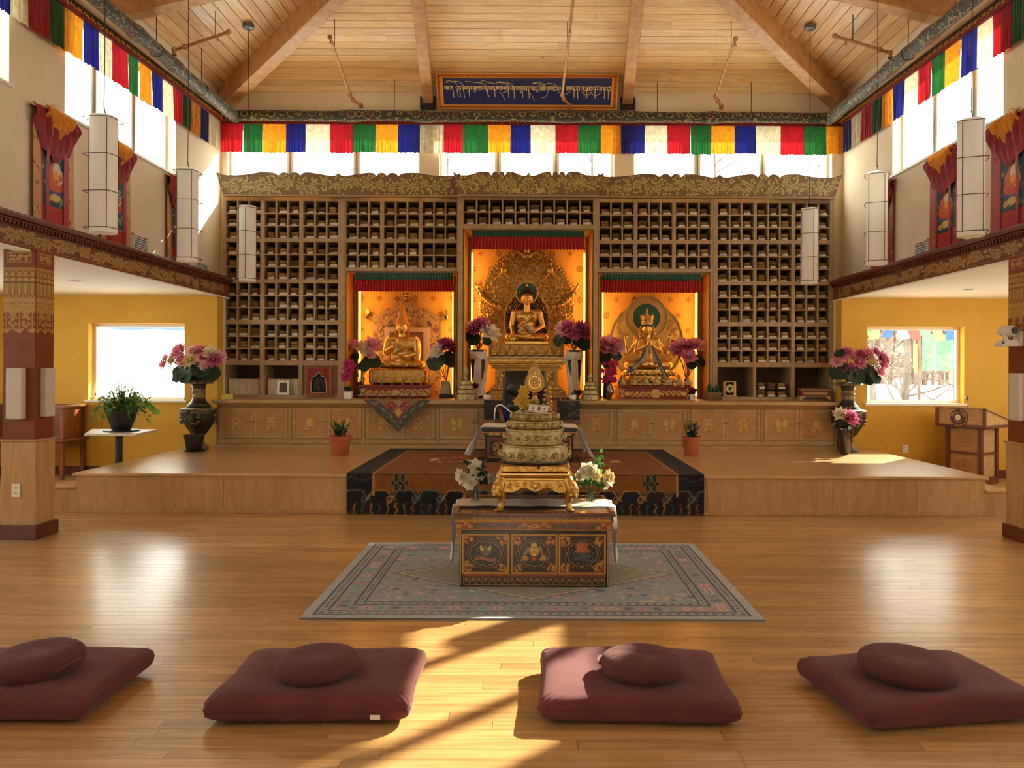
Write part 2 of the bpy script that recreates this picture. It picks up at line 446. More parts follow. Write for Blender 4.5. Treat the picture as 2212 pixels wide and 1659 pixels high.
# ---- floor
floor = struct('floor', MB().box(-XO-.2, XO+.2, NEAR, DB+.3, -.25, -.012), OAKF)
W = .085
planks, rest = [], MB()
y = DS + .1
rows = []
while y > 2.2: rows.append((y-W, y)); y -= W
rows = rows[::-1]
near_rows = []
for (ya, yb) in rows:
    half = 1.18*(yb+.3)*1106/FPX + .3
    half = min(half, XO)
    x = -half - random.uniform(0, 1.2)
    while x < half:
        L = random.choice((.55, .8, 1.1, 1.3, 1.6, 1.9)) * random.uniform(.85, 1.15)
        x2 = min(x+L, XO)
        if x2 - x > .06: near_rows.append((max(x, -XO), x2, ya, yb))
        x += L
g = .0011
for i, (xa, xb, ya, yb) in enumerate(near_rows):
    if i < 300:
        ob('plank', MB().frus(xa+g*.4, xb-g*.4, ya+g*.4, yb-g*.4, -.012, xa+g, xb-g, ya+g, yb-g, 0), OAKF, floor)
    else: rest.frus(xa+g*.4, xb-g*.4, ya+g*.4, yb-g*.4, -.012, xa+g, xb-g, ya+g, yb-g, 0)
# aisles beside the platform and the part of the hall behind the camera
def plank_field(x0, x1, y0, y1, mb, w=W, dz=0.):
    y = y0
    while y < y1-1e-6:
        yb = min(y+w, y1); x = x0 - random.uniform(0, 1)
        while x < x1:
            L = random.uniform(.6, 1.9); xa, xb = max(x, x0), min(x+L, x1)
            if xb-xa > .04: mb.frus(xa+g*.4, xb-g*.4, y+g*.4, yb-g*.4, dz-.012, xa+g, xb-g, y+g, yb-g, dz)
            x += L
        y = yb
plank_field(-XO, -4.9, DS+.1, DY, rest); plank_field(4.9, XO, DS+.1, DY, rest)
rest.box(-XO, XO, NEAR, 2.2, -.012, 0)
ob('plank_field', rest, OAKF, floor, kind='stuff')

# ---- walls
hb = [(-5.0, -1.84, 4.34, 5.55), (-1.52, 1.35, 4.34, 5.55), (1.67, 4.92, 4.34, 5.55)]
wall_back = wall_holes('wall_back', WALL, 'y', DB, .2, -XW-.2, XW+.2, ZS, ZE+.02, hb)
ob('lower_wall', MB().box(-4.74, 4.70, DB, DB+.2, -.3, ZS), WALL, wall_back)
hl = [(8.49, 11.14, 4.32, 5.55), (4.9, 7.58, 4.32, 5.55), (1.3, 4.0, 4.32, 5.55), (-2.4, .4, 4.32, 5.55)]
hr = [(8.42, 11.0, 4.32, 5.55), (4.9, 7.5, 4.32, 5.55), (1.3, 4.0, 4.32, 5.55), (-2.4, .4, 4.32, 5.55)]
wall_left = wall_holes('wall_left', WALL, 'x', -XW, -.2, NEAR, DB, ZS+.02, ZE+.02, hl)
wall_right = wall_holes('wall_right', WALL, 'x', XW, .2, NEAR, DB, ZS+.02, ZE+.02, hr)
wl, wr = (-6.49, -5.08, 1.085, 2.215), (4.93, 6.35, 1.085, 2.215)
wall_yl = wall_holes('wall_aisle_left', YELLOW, 'y', DY, .22, -XO-.2, -4.60, 0, ZS, [wl])
wall_yr = wall_holes('wall_aisle_right', YELLOW, 'y', DY, .22, 4.55, XO+.2, 0, ZS, [wr])
ah = [(7.6, 10.2, 1.0, 2.2), (3.8, 6.4, 1.0, 2.2), (0, 2.6, 1.0, 2.2)]
wall_ol = wall_holes('wall_outer_left', YELLOW, 'x', -XO, -.22, NEAR, DY+.2, 0, ZS, ah)
wall_or = wall_holes('wall_outer_right', YELLOW, 'x', XO, .22, NEAR, DY+.2, 0, ZS, ah)
struct('soffit_niche', MB().box(-XW-.2, -4.62, DY+.2, DB+.2, ZS-.02, ZS+.02).box(4.57, XW+.2, DY+.2, DB+.2, ZS-.02, ZS+.02), WALL)
struct('wall_niche_left', MB().box(-4.74, -4.62, DY+.2, DB, 0, ZS+.1), WALL)
struct('wall_niche_right', MB().box(4.57, 4.70, DY+.2, DB, 0, ZS+.1), WALL)
wall_south = wall_holes('wall_south', WALL, 'y', NEAR-.2, .2, -XO-.2, XO+.2, 0, 7.6, [(-1.1, 1.1, .05, 2.3)])

# ---- lower soffits and ledge fascia
sof_l = struct('soffit_left', MB().box(-XO-.2, -4.62, NEAR, DY+.22, ZS, ZS+.12), SOFFIT)
sof_r = struct('soffit_right', MB().box(4.62, XO+.2, NEAR, DY+.22, ZS, ZS+.12), SOFFIT)
FA0 = 4.9
def ornament_band(w, h, seed, bg, c, edge, n):
    r = random.Random(seed); cv = CV(w, h, bg); x = 0
    while x < w:
        s = h*r.uniform(.34, .46); y = h*r.uniform(.36, .64)
        for k in range(n):
            a = r.uniform(0, 6.28); d = s*r.uniform(.4, 1.5)
            cv.leaf(x+cos(a)*d*.9, y+sin(a)*d*.5, s*r.uniform(.7, 1.1), s*.42, a+r.uniform(-.9, .9), c, edge)
        cv.peony(x, y, s, c, edge); x += s*r.uniform(2.0, 2.9)
    return cv
for sgn, nm in ((-1, 'left'), (1, 'right')):
    xi = sgn*4.55
    mb = MB().box(min(xi, xi+sgn*.1), max(xi, xi+sgn*.1), NEAR, 11.74, ZS-.005, 2.80)
    fa = struct('trim_fascia_'+nm, mb, MAROON)
    cv = ornament_band(900, 36, 3+sgn, (106, 58, 36), (166, 130, 76), (98, 56, 34), 9)
    cv.rect(0, 900, 0, 2, (150, 108, 70)).rect(0, 900, 34, 36, (84, 42, 24))
    painted('floral_frieze', cv, (lambda U, Wv, s=sgn: (s*4.546 + 0*U, 11.5 - U*7.2, 2.645 + Wv*.15)), VC, fa)
    # dentil course and crown above
    cr = MB()
    for a, b, z0, z1 in ((.0, .10, 2.80, 2.815), (-.03, .13, 2.845, 2.865), (-.055, .6, 2.865, 2.905), (-.03, .6, 2.905, 2.925)):
        cr.box(min(xi+sgn*a, xi+sgn*b), max(xi+sgn*a, xi+sgn*b), NEAR, 11.74, z0, z1)
    cr.box(min(xi+sgn*.0, xi+sgn*.1), max(xi+sgn*.0, xi+sgn*.1), NEAR, 11.74, 2.815, 2.845)
    ob('crown_moulding', cr, REDWOOD, fa, bev=.004)
    de = MB(); q = 3.0
    while q < 11.7: de.box(min(xi-sgn*.022, xi), max(xi-sgn*.022, xi), q, q+.03, 2.813, 2.847); q += .055
    ob('dentils', de, REDWOOD, fa, kind='stuff')
    ob('lip', MB().box(min(xi-sgn*.004, xi+sgn*.12), max(xi-sgn*.004, xi+sgn*.12), NEAR, 11.74, ZS-.022, ZS-.005), SOFFIT, fa)

# ---- ceiling: hipped board vault
def zc(t): return ZE + SLOPE*t
cm = MB()
RY = DB - XW
T = .05; 
cm.add([(-XW-.3, DB+.3, zc(-.3)+T), (XW+.3, DB+.3, zc(-.3)+T), (0, RY, zc(XW)+T), (0, NEAR-.2, zc(XW)+T), (-XW-.3, NEAR-.2, zc(-.3)+T), (XW+.3, NEAR-.2, zc(-.3)+T)],
       [(0, 1, 2), (0, 2, 3, 4), (1, 5, 3, 2)])
cm2 = MB().add([(v[0], v[1], v[2]+.15) for v in cm.v], cm.f); cm.add(cm2.v, cm2.f)
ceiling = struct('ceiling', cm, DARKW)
roofs = MB()
bw = .158/sqrt(1+SLOPE**2)
def slopeboard(mb, poly, dz0=.004, dz1=T+.01):
    n = len(poly); return mb.add([(x, y, z+dz0) for x, y, z in poly] + [(x, y, z+dz1) for x, y, z in poly],
        [tuple(range(n)), tuple(range(2*n-1, n-1, -1))] + [(i, (i+1) % n, (i+1) % n+n, i+n) for i in range(n)])
k = 0; gg = .011
while k*bw < XW-.1:
    t0, t1 = k*bw + gg, (k+1)*bw - .0005
    e0, e1 = XW-t0, XW-t1
    x = -e0
    cuts = [-e0]
    while True:
        x += random.uniform(1.3, 3.6)
        if x > e0-.5: break
        cuts.append(x)
    cuts.append(e0)
    for a, b in zip(cuts[:-1], cuts[1:]):
        fa_, fb_ = a, b
        pa = (-e1 if a == -e0 else a+.001); pb = (e1 if b == e0 else b-.001)
        poly = [(a+.001, DB-t0, zc(t0)), (b-.001, DB-t0, zc(t0)), (pb, DB-t1, zc(t1)), (pa, DB-t1, zc(t1))]
        if k < 20: ob('board', slopeboard(MB(), poly), PINE, ceiling)
        else: slopeboard(roofs, poly)
    # side slopes
    for sgn in (-1, 1):
        ya = DB - t0; cuts = [ya]; yy = ya
        while yy > 3: yy -= random.uniform(1.6, 3.8); cuts.append(yy)
        cuts.append(NEAR)
        for q, (a, b) in enumerate(zip(cuts[:-1], cuts[1:])):
            a2 = DB-t1 if q == 0 else a-.001
            poly = [(sgn*(XW-t0), a-.001, zc(t0)), (sgn*(XW-t0), b+.001, zc(t0)), (sgn*(XW-t1), b+.001, zc(t1)), (sgn*(XW-t1), a2, zc(t1))]
            m = MB(); slopeboard(m, poly)
            if k < 17 and a > 9.0: ob('board', m, PINEY, ceiling)
            else: roofs.add(m.v, m.f)
    k += 1
ob('board_field', roofs, PINE, ceiling, kind='stuff')

# ---- beams
def beam(name, a, b, w, h):
    """beam whose top follows a->b (points on the ceiling plane)"""
    a, b = V(a), V(b); d = (b-a).normalized(); s = V((d.y, -d.x, 0)).normalized(); u = V((0, 0, 1))
    mb = MB(); vs = []
    for p in (a, b):
        for q, z in ((-1, .06), (1, .06), (1, -h), (-1, -h)): vs.append(p + s*q*w/2 + u*z)
    mb.add(vs, [(0,1,2,3), (7,6,5,4), (0,4,5,1), (1,5,6,2), (2,6,7,3), (3,7,4,0)])
    return struct(name, mb, BEAM, bev=.008)
for sgn in (-1, 1):
    b = beam('hip_beam', (sgn*(XW+.05), DB+.05, zc(-.05)), (0, RY, zc(XW)), .2, .34)
for x in (-1.70, 1.56):
    b = beam('rafter_beam', (x, DB+.02, zc(0)), (x*.84, 9.0, zc(DB-9.0)), .17, .24)
    mb = MB().box(x-.11, x+.11, DB-.1, DB-.002, 5.80, 5.90).box(x-.12, x-.1, DB-.12, DB-.002, 5.8, 6.0).box(x+.1, x+.12, DB-.12, DB-.002, 5.8, 6.0)
    ob('beam_hanger', mb, WIRE, b)
for sgn in (-1, 1):
    for y in (9.45, 6.1, 2.8): beam('rafter_beam', (sgn*(XW+.02), y, zc(0)), (sgn*.2, y, zc(XW-.2)), .2, .34)
beam('ridge_beam', (0, RY+.3, zc(XW)), (0, NEAR, zc(XW)), .2, .34)

# ---- windows
def window_unit(name, axis, pos, a0, a1, z0, z1, mull, out, sill=True, fw=.045, par=None):
    """recessed frame, mullions and separate panes; `out` is the outward unit step (+1/-1) along axis"""
    fr = MB(); D0, D1 = pos+out*.13, pos+out*.19
    def bx(mb, p, q, za, zb, d0=D0, d1=D1):
        d0, d1 = min(d0, d1), max(d0, d1)
        if axis == 'y': mb.box(p, q, d0, d1, za, zb)
        else: mb.box(d0, d1, p, q, za, zb)
    bx(fr, a0, a1, z0, z0+fw); bx(fr, a0, a1, z1-fw, z1); bx(fr, a0, a0+fw, z0+fw, z1-fw); bx(fr, a1-fw, a1, z0+fw, z1-fw)
    w = struct(name, fr, ALU, bev=.004)
    edges = [a0+fw] + list(mull) + [a1-fw]
    for m in mull:
        q = MB(); bx(q, m-.055, m+.055, z0+fw, z1-fw); ob('mullion', q, ALU, w, bev=.004)
        q = MB(); bx(q, m-.012, m+.012, z0+fw, z1-fw, D0-out*.012, D0); ob('gasket', q, ALUD, w)
    for p, q in zip(edges[:-1], edges[1:]):
        gm = MB(); bx(gm, p, q, z0+fw, z1-fw, pos+out*.157, pos+out*.163); ob('pane', gm, GLASS, w)
    if sill:
        s = MB(); bx(s, a0-.04, a1+.04, z0-.03, z0+.004, pos-out*.03, pos+out*.13); ob('sill', s, WHITE, w, bev=.004)
    cx, cz = (a0+a1)/2, (z0+z1)/2
    if axis == 'y': portal(cx, pos+out*.30, cz, a1-a0, z1-z0, (0, -out, 0))
    else: portal(pos+out*.30, cx, cz, z1-z0, a1-a0, (-out, 0, 0))
    return w
n = 1
for a0, a1, z0, z1, mu in ((-5.0, -1.84, 4.34, 5.55, (-4.0, -2.9)), (-1.52, 1.35, 4.34, 5.55, (-.56, .40)), (1.67, 4.92, 4.34, 5.55, (2.74, 3.82))):
    window_unit('window_%d' % n, 'y', DB, a0, a1, z0, z1, mu, 1, sill=False); n += 1
for h in hl:
    L = h[1]-h[0]; window_unit('window_%d' % n, 'x', -XW, *h, (h[0]+L*.3, h[0]+L*.65), -1); n += 1
for h in hr:
    L = h[1]-h[0]; window_unit('window_%d' % n, 'x', XW, *h, (h[0]+L*.3, h[0]+L*.65), 1); n += 1
window_unit('window_%d' % n, 'y', DY, *wl, (), 1); n += 1
window_unit('window_%d' % n, 'y', DY, *wr, (), 1); n += 1
for h in ah:
    for sgn in (-1, 1): window_unit('window_%d' % n, 'x', sgn*XO, *h, ((h[0]+h[1])/2,), sgn); n += 1
window_unit('door_1', 'y', NEAR-.02, -1.1, 1.1, .05, 2.3, (0,), -1, sill=False)

# ---- baseboards
for nm, a, b in (('left', -XO, -4.62), ('right', 4.57, XO)):
    struct('baseboard_'+nm, MB().box(a, b, DY-.02, DY, 0, .12), REDWOOD, bev=.004)
struct('baseboard_outer_left', MB().box(-XO, -XO+.02, NEAR, DY-.02, 0, .12), REDWOOD)
struct('baseboard_outer_right', MB().box(XO-.02, XO, NEAR, DY-.02, 0, .12), REDWOOD)

# ---- stage platform with side steps
XS = 4.92
st = struct('stage_platform', MB().box(-XS+.03, XS-.03, DS+.03, 11.30, 0, ZST-.035), PLY)
for i, (a, b) in enumerate(((-4.89, -3.3), (-3.3, -1.95), (-1.95, 0), (0, 1.9), (1.9, 3.25), (3.25, 4.15), (4.15, 4.89))):
    ob('front_panel', MB().box(a+.002, b-.002, DS+.012, DS+.03, .045, ZST-.035), PLY, st)
ob('tread', MB().box(-XS, XS, DS-.01, 11.38, ZST-.035, ZST), OAKS, st, bev=.008)
ob('base_strip', MB().box(-XS+.03, XS-.03, DS+.0, DS+.03, 0, .045), PLY, st, bev=.004)
for sgn in (-1, 1):
    for k, (z, xa, xb) in enumerate(((.285, XS-.03, XS+.25), (.142, XS+.22, XS+.53))):
        ob('step_riser', MB().box(min(sgn*xa, sgn*(xb-.03)), max(sgn*xa, sgn*(xb-.03)), DS+.015, 11.38, 0, z-.03), PLY, st)
        ob('step_tread', MB().box(min(sgn*xa, sgn*xb), max(sgn*xa, sgn*xb), DS-.005, 11.38, z-.03, z), OAKS, st, bev=.006)

# ---- columns
def column(nm, x0, x1, d0, d1, inner):
    st = struct('column_'+nm, MB().box(x0, x1, d0, d1, 0, ZS), MAROON)
    ob('wainscot', MB().box(x0-.012, x1+.012, d0-.012, d1+.012, .1, .885), PLY, st, bev=.003)
    ob('wainscot_cap', MB().box(x0-.03, x1+.03, d0-.03, d1+.03, .885, .905), OAKC, st, bev=.005)
    ob('plinth', MB().box(x0-.035, x1+.035, d0-.035, d1+.035, 0, .128), REDWOOD, st, bev=.005)
    G, Dk, B = (176, 140, 74), (118, 74, 36), (124, 60, 24)
    def canvas(w, h):
        cv = CV(w, h, B)
        cv.rect(0, w, h*.79, h*.80, G).rect(0, w, h*.44, h*.79, (158, 120, 60))
        cv.frame(w*.12, w*.88, h*.86, h*.97, 1.5, G)
        for q in range(26): cv.leaf(w*(.2+.6*random.random()), h*.915+random.uniform(-4, 4), 7, 4, random.uniform(0, 6.28), G, Dk)
        nn = 5
        for i in range(nn):
            cx = w*(i+.5)/nn
            cv.ell(cx, h*.735, w*.085, h*.035, Dk).ell(cx, h*.73, w*.06, h*.028, G)
            cv.ell(cx, h*.67, w*.035, h*.015, (206, 172, 100))
            cv.rect(cx-w*.07, cx+w*.07, h*.52, h*.63, Dk).ell(cx, h*.52, w*.07, h*.04, Dk)
            cv.rect(cx-w*.045, cx+w*.045, h*.525, h*.63, G).ell(cx, h*.525, w*.045, h*.03, G)
        cv.rect(0, w, h*.635, h*.65, Dk).rect(0, w, h*.69, h*.70, Dk)
        cv.rect(0, w, h*.42, h*.47, G)
        for i in range(3):
            cx = w*(i+.25)/2.5
            for sg in (-1, 1):
                cv.leaf(cx, h*.40, w*.24, w*.13, pi/2+sg*1.9, G, Dk)
                cv.leaf(cx, h*.36, w*.24, w*.13, pi/2+sg*2.3, G, Dk)
                for kk in range(4): cv.scroll(cx+sg*w*(.17-.03*kk), h*(.33-.07*kk), w*(.09-.012*kk), 0, 2.2, G, 1.3, sg)
            cv.line([(cx, h*.4), (cx, h*.1)], 1.6, G); cv.leaf(cx, h*.13, w*.13, w*.08, -pi/2, G)
            cv.leaf(cx, h*.12, w*.1, w*.06, -pi/2-.6, G).leaf(cx, h*.12, w*.1, w*.06, -pi/2+.6, G)
            cx2 = cx + w*.2
            cv.ell(cx2, h*.37, w*.1, h*.04, G).leaf(cx2, h*.33, w*.22, w*.16, -pi/2, G, Dk)
            for kk in range(6): cv.leaf(cx2+random.uniform(-4, 4), h*(.32-.035*kk), w*.1, w*.07, random.uniform(0, 6.28), G, Dk)
        return cv
    zb, zt = 1.80, ZS-.002
    painted('gilt_stencil', canvas(70, 190), lambda U, Wv: (x0+U*(x1-x0), d0-.003+0*U, zb+Wv*(zt-zb)), VC, st)
    xi = x1+.003 if inner > 0 else x0-.003
    painted('gilt_stencil', canvas(70, 190), lambda U, Wv: (xi+0*U, d0+U*(d1-d0), zb+Wv*(zt-zb)), VC, st)
    return st
colL = column('left', -4.79, -4.50, 7.06, 7.33, 1)
colR = column('right', 4.50, 4.79, 7.06, 7.33, -1)

# ---- outside ground
def gh(x, y):
    t = max(0, min(1, (y-13)/11)); r_ = max(0, min(1, (x-1.5)/3.)); l_ = max(0, min(1, (-x-2)/4.))
    return -.35 + r_*1.45*t*t*(3-2*t) + l_*min(4.2, max(0, .128*(y-13)))
def snow(u, v):
    x = -60+120*u; y = DB+.25+60*v*v+15*v
    return (x, y, gh(x, y) + (.05*sin(x*2.3+y*1.7) if y > 13.4 else 0))
SNOW = pm('snow', (244, 246, 250), .8, c2=(236, 240, 248), ns=2, bump=.3, bs=3)
struct('ground_snow', MB().grid(snow, 90, 60), SNOW, smooth=True)
struct('ground_yard', MB().box(-60, 60, -50, DB+.3, -.5, -.3), SNOW)
# ================================================================== BUILT-IN FURNITURE
DBK, DBC = 11.75, 11.58           # bookcase front planes (side units, centre unit)
DCF, DCT = 11.17, 11.02           # cabinet face, counter tip
def U(px, d): return (px-CX)*d/FPX          # unrolled px -> x
def Z(v, d): return EYE - (v-CY)*d/FPX      # unrolled py -> z
ORD = ['first', 'second', 'third', 'fourth', 'fifth', 'sixth', 'seventh', 'eighth', 'ninth', 'tenth', 'eleventh', 'twelfth']
BACKD = DB - .02

# ---- books: cloth-wrapped scripture bundle, brocade end flap, paper tag
BK = [pm('brocade_ochre', (156,120,62), .8, c2=(120,86,40), ns=60, bump=.3, bs=200), pm('brocade_brown', (126,92,52), .8, c2=(92,64,34), ns=60, bump=.3, bs=200),
      pm('brocade_gold', (184,146,74), .75, c2=(140,104,48), ns=60, bump=.3, bs=200)]
BWRAP = pm('maroon_wrap', (84,34,26), .85, c2=(66,26,20), ns=20)
TAGP = pm('paper_tag', (214,206,192), .8)
SLAT = pm('book_edge', (70,44,26), .7)
def book_proto(v):
    r = random.Random(v)
    w, h, L = .134*r.uniform(.94, 1.02), .098*r.uniform(.88, 1.1), .36
    b = MB(); n = 12
    def sect(y, sx, sz):
        out = []
        for k in range(n):
            a = 2*pi*k/n + pi/n
            cx, cz = cos(a), sin(a); e = .32
            out.append((math.copysign(abs(cx)**e, cx)*w/2*sx, y, h/2+math.copysign(abs(cz)**e, cz)*h/2*sz))
        return out
    vs = sect(0, .90, .86)+sect(.008, .98, .97)+sect(.03, 1, 1)+sect(L, 1, 1)
    fs = [(i*n+k, i*n+(k+1) % n, (i+1)*n+(k+1) % n, (i+1)*n+k) for i in range(3) for k in range(n)] + [tuple(range(n)), tuple(range(4*n-1, 3*n-1, -1))]
    b.add(vs, fs)
    f = MB()   # folded brocade flap on the end with layered turns
    for i, (q, t) in enumerate(((.86, .003), (.66, .007), (.42, .011))):
        dx = r.uniform(-.004, .004); dz = r.uniform(-.01, .012)*(i > 0); s = r.uniform(.85, 1.05)
        hw, hh = w*.46*q, h*.42*q*s; zc_ = h*.52+dz; sh = r.uniform(-.006, .006)
        f.frus(dx-hw, dx+hw, -t, .0, zc_-hh, dx-hw*.94+sh, dx+hw*.94+sh, -t+.001, .0, zc_+hh)
    q_ = MB().tube([(-w*.38, -.013, h*.5), (-w*.1, -.015, h*r.uniform(.42, .5)), (w*.2, -.014, h*r.uniform(.5, .66)), (w*.4, -.012, h*.6)], .0030, 5)
    q_.tube([(-w*.40, -.006, h*.22), (-w*.41, -.004, h*.8), (w*.38, -.004, h*.84), (w*.41, -.006, h*.3)], .0026, 5)
    t = MB(); tw = w*r.uniform(.3, .48); th = h*r.uniform(.16, .36); o = r.uniform(-.02, .02)
    t.add([(o-tw, -.010, h*.02+th), (o+tw, -.012, h*.06+th), (o+tw*.96, -.013, .002), (o-tw*.95, -.011, .003), (o-tw, -.008, h*.02+th), (o+tw, -.010, h*.06+th), (o+tw*.96, -.011, .002), (o-tw*.95, -.009, .003)],
          [(0,1,2,3), (4,5,6,7), (0,4,5,1), (1,5,6,2), (2,6,7,3), (3,7,4,0)])
    m = BK[v % 3]
    return (_mesh('book', b, m if v % 4 else BK[1], (0,0,0), True), _mesh('flap', f, BK[(v+2) % 3], (0,0,0), 30), _mesh('fold_edge', q_, BWRAP, (0,0,0), 30), _mesh('paper_tag', t, TAGP, (0,0,0), False))
BOOKS = [book_proto(i) for i in range(9)]
bookn = 0
TONE = {0: 'ochre', 1: 'brown', 2: 'gold'}
def put_book(x, y, z, label, group, scale=1.0):
    global bookn
    v = random.randrange(9)
    b, f, e_, t = BOOKS[v]
    o = bpy.data.objects.new('scripture_book', b); COL.objects.link(o)
    o.location = (x, y, z); o.rotation_euler = (0, 0, random.uniform(-.008, .008)); o.scale = (scale*random.uniform(.94, 1.0), 1, scale*random.uniform(.88, 1.1))
    ORG[o.name] = (x, y, z)
    tag(o, label, 'book', group)
    for nm, me in (('flap', f), ('fold_edge', e_), ('paper_tag', t)):
        if nm == 'paper_tag' and random.random() < .12: continue
        c = bpy.data.objects.new(nm, me); COL.objects.link(c); c.parent = o
    bookn += 1

# ---- bookcase units
def unit(name, label, x0, x1, z0, z1, dF, colgroups, blocks, where, group, ncols=3, tops=None, bottoms=(), dB=None, niche=None):
    """colgroups [(xa,xb)], blocks [(za,zb,nrows)] top-down; open boxes `bottoms`; niche (zt) leaves all below open"""
    dB = dB or dF+.5
    o = thing(name, label, 'bookcase', ((x0+x1)/2, dF, z0), group)
    zlow = niche if niche is not None else z0
    # stiles
    xs = [x0] + [e for g_ in colgroups for e in g_] + [x1]
    for i in range(0, len(xs), 2):
        full = i == 0 or i == len(xs)-2
        zz0 = z0 if (full or niche is None) else zlow
        if xs[i+1]-xs[i] > .004: ob('stile', MB().box(xs[i], xs[i+1], dF, dF+.025, zz0, z1), OAK, o, bev=.002)
    zs = [z1] + [e for b in blocks for e in b[:2]] + ([e for b in bottoms for e in b[:2]]) + [zlow]
    for (xa, xb) in colgroups:
        for i in range(0, len(zs), 2):
            if zs[i]-zs[i+1] > .004: ob('rail', MB().box(xa, xb, dF+.001, dF+.024, zs[i+1], zs[i]), OAK, o)
    # cell dividers and shelves
    for gi, (xa, xb) in enumerate(colgroups):
        for (za, zb, nr) in blocks:
            for k in range(1, ncols):
                x = xa+(xb-xa)*k/ncols; ob('divider', MB().box(x-.011, x+.011, dF+.004, dB-.02, zb, za), OAK, o)
            for k in range(1, nr):
                z = za+(zb-za)*k/nr; ob('shelf', MB().box(xa, xb, dF+.006, dB-.02, z-.010, z+.010), OAK, o)
            ob('side_panel', MB().box(xa-.018, xa, dF+.025, dB-.02, zb, za), OAK, o); ob('side_panel', MB().box(xb, xb+.018, dF+.025, dB-.02, zb, za), OAK, o)
            ob('shelf', MB().box(xa-.018, xb+.018, dF+.024, dB-.02, za, za+.018), OAK, o); ob('shelf', MB().box(xa-.018, xb+.018, dF+.024, dB-.02, zb-.018, zb), OAK, o)
        for (za, zb) in bottoms:
            ob('side_panel', MB().box(xa-.018, xa, dF+.025, dB-.02, zb, za), OAK, o); ob('side_panel', MB().box(xb, xb+.018, dF+.025, dB-.02, zb, za), OAK, o)
            ob('shelf', MB().box(xa-.018, xb+.018, dF+.024, dB-.02, za, za+.018), OAK, o); ob('shelf', MB().box(xa-.018, xb+.018, dF+.024, dB-.02, zb-.018, zb), OAK, o)
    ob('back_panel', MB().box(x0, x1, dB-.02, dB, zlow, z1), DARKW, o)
    # books
    nc = len(colgroups)*ncols; row = 0
    for (za, zb, nr) in blocks:
        for r in range(nr):
            zf = za+(zb-za)*(r+1)/nr + (.010 if r < nr-1 else 0)
            for gi, (xa, xb) in enumerate(colgroups):
                for k in range(ncols):
                    x = xa+(xb-xa)*(k+.5)/ncols
                    c = gi*ncols+k
                    rw = 'bottom' if row == sum(b[2] for b in blocks)-1 else ('top' if row == 0 else ORD[row])
                    put_book(x+random.uniform(-.002, .002), dF+.05+random.uniform(-.012, .03), zf+.001, 'cloth-wrapped scripture book in %s, %s row, %s from left' % (where, rw, ORD[c]), 'scripture books in the bookcases')
            row += 1
    return o
# left outer
L_ = lambda v: Z(v, DBK)
cgL = [(U(487, DBK), U(561, DBK)), (U(570, DBK), U(645, DBK)), (U(653.5, DBK), U(729, DBK))]
B4 = [(L_(436.5), L_(516), 3), (L_(525), L_(605), 3), (L_(613.5), L_(693.7), 3), (L_(702.8), L_(781.2), 3)]
ZC0 = 1.117
bot = [(L_(791), ZC0+.045)]
unit('bookcase', 'tall oak pigeonhole bookcase at the far left of the altar wall', U(480.5, DBK), U(743, DBK), ZC0, L_(424), DBK, cgL, B4, 'the far left tall bookcase', 'oak bookcases along the altar wall', bottoms=bot)
unit('bookcase', 'tall oak pigeonhole bookcase at the far right of the altar wall', U(1540, DBK), U(1801, DBK), ZC0, L_(424), DBK,
     [(U(1550, DBK), U(1627, DBK)), (U(1633.5, DBK), U(1709, DBK)), (U(1717, DBK), U(1791.5, DBK))], B4, 'the far right tall bookcase', 'oak bookcases along the altar wall', bottoms=bot)
B2 = [(L_(436.5), L_(517), 3), (L_(525.5), L_(579), 2)]
unit('bookcase', 'oak bookcase over the left niche with the pointed-hat statue', U(743.3, DBK), U(990.5, DBK), L_(587), L_(424), DBK,
     [(U(746, DBK), U(819.5, DBK)), (U(828, DBK), U(903, DBK)), (U(911, DBK), U(985.5, DBK))], B2, 'the bookcase over the left niche', 'oak bookcases along the altar wall')
unit('bookcase', 'oak bookcase over the right niche with the crowned statue', U(1288.5, DBK), U(1539.7, DBK), L_(587), L_(424), DBK,
     [(U(1294, DBK), U(1367.5, DBK)), (U(1376, DBK), U(1451, DBK)), (U(1459, DBK), U(1534, DBK))], B2, 'the bookcase over the right niche', 'oak bookcases along the altar wall')
C_ = lambda v: Z(v, DBC)
unit('bookcase', 'oak two-row bookcase above the tall central niche', U(989, DBC), U(1290, DBC), C_(495), C_(421), DBC, [(U(1000, DBC), U(1280, DBC))],
     [(C_(431.5), C_(484.5), 2)], 'the two-row centre bookcase', 'oak bookcases along the altar wall', ncols=10)

for a, b in ((987, 989), (1290, 1292)):
    struct('trim_centre_return', MB().box(U(a, DBC), U(b, DBC), DBC+.002, DBK+.4, C_(495), C_(386)), OAK)
# ---- cornices with scalloped crest
HUMP = [(0.0,0),(.04,.42),(.10,.40),(.20,.18),(.245,.02)]
def crest(w, top, dip, side_tip):
    """half outline in px from the tip (0) to the centre peak (w); returns (x, v) list, v = px down"""
    pts = [(0, side_tip), (.03*w, side_tip+3), (.08*w, dip), (.22*w, dip-1.0), (.32*w, top+2), (.37*w, top), (.455*w, top+.8), (.485*w, top+3), (.505*w, dip-.6),
           (.512*w, dip-1), (.53*w, top+2), (.56*w, top+.3), (.585*w, top+2.2), (.598*w, dip-1), (.604*w, dip-1), (.62*w, top+2), (.645*w, top+.2), (.672*w, top+2.2), (.684*w, dip-.4),
           (.69*w, dip-.6), (.715*w, top+1.2), (.76*w, top+.4), (.82*w, top+2.4), (.88*w, dip-2), (.94*w, dip+.6), (.975*w, dip-.6), (w, top+.8)]
    return [pts[0]] + cat_(pts[1:])
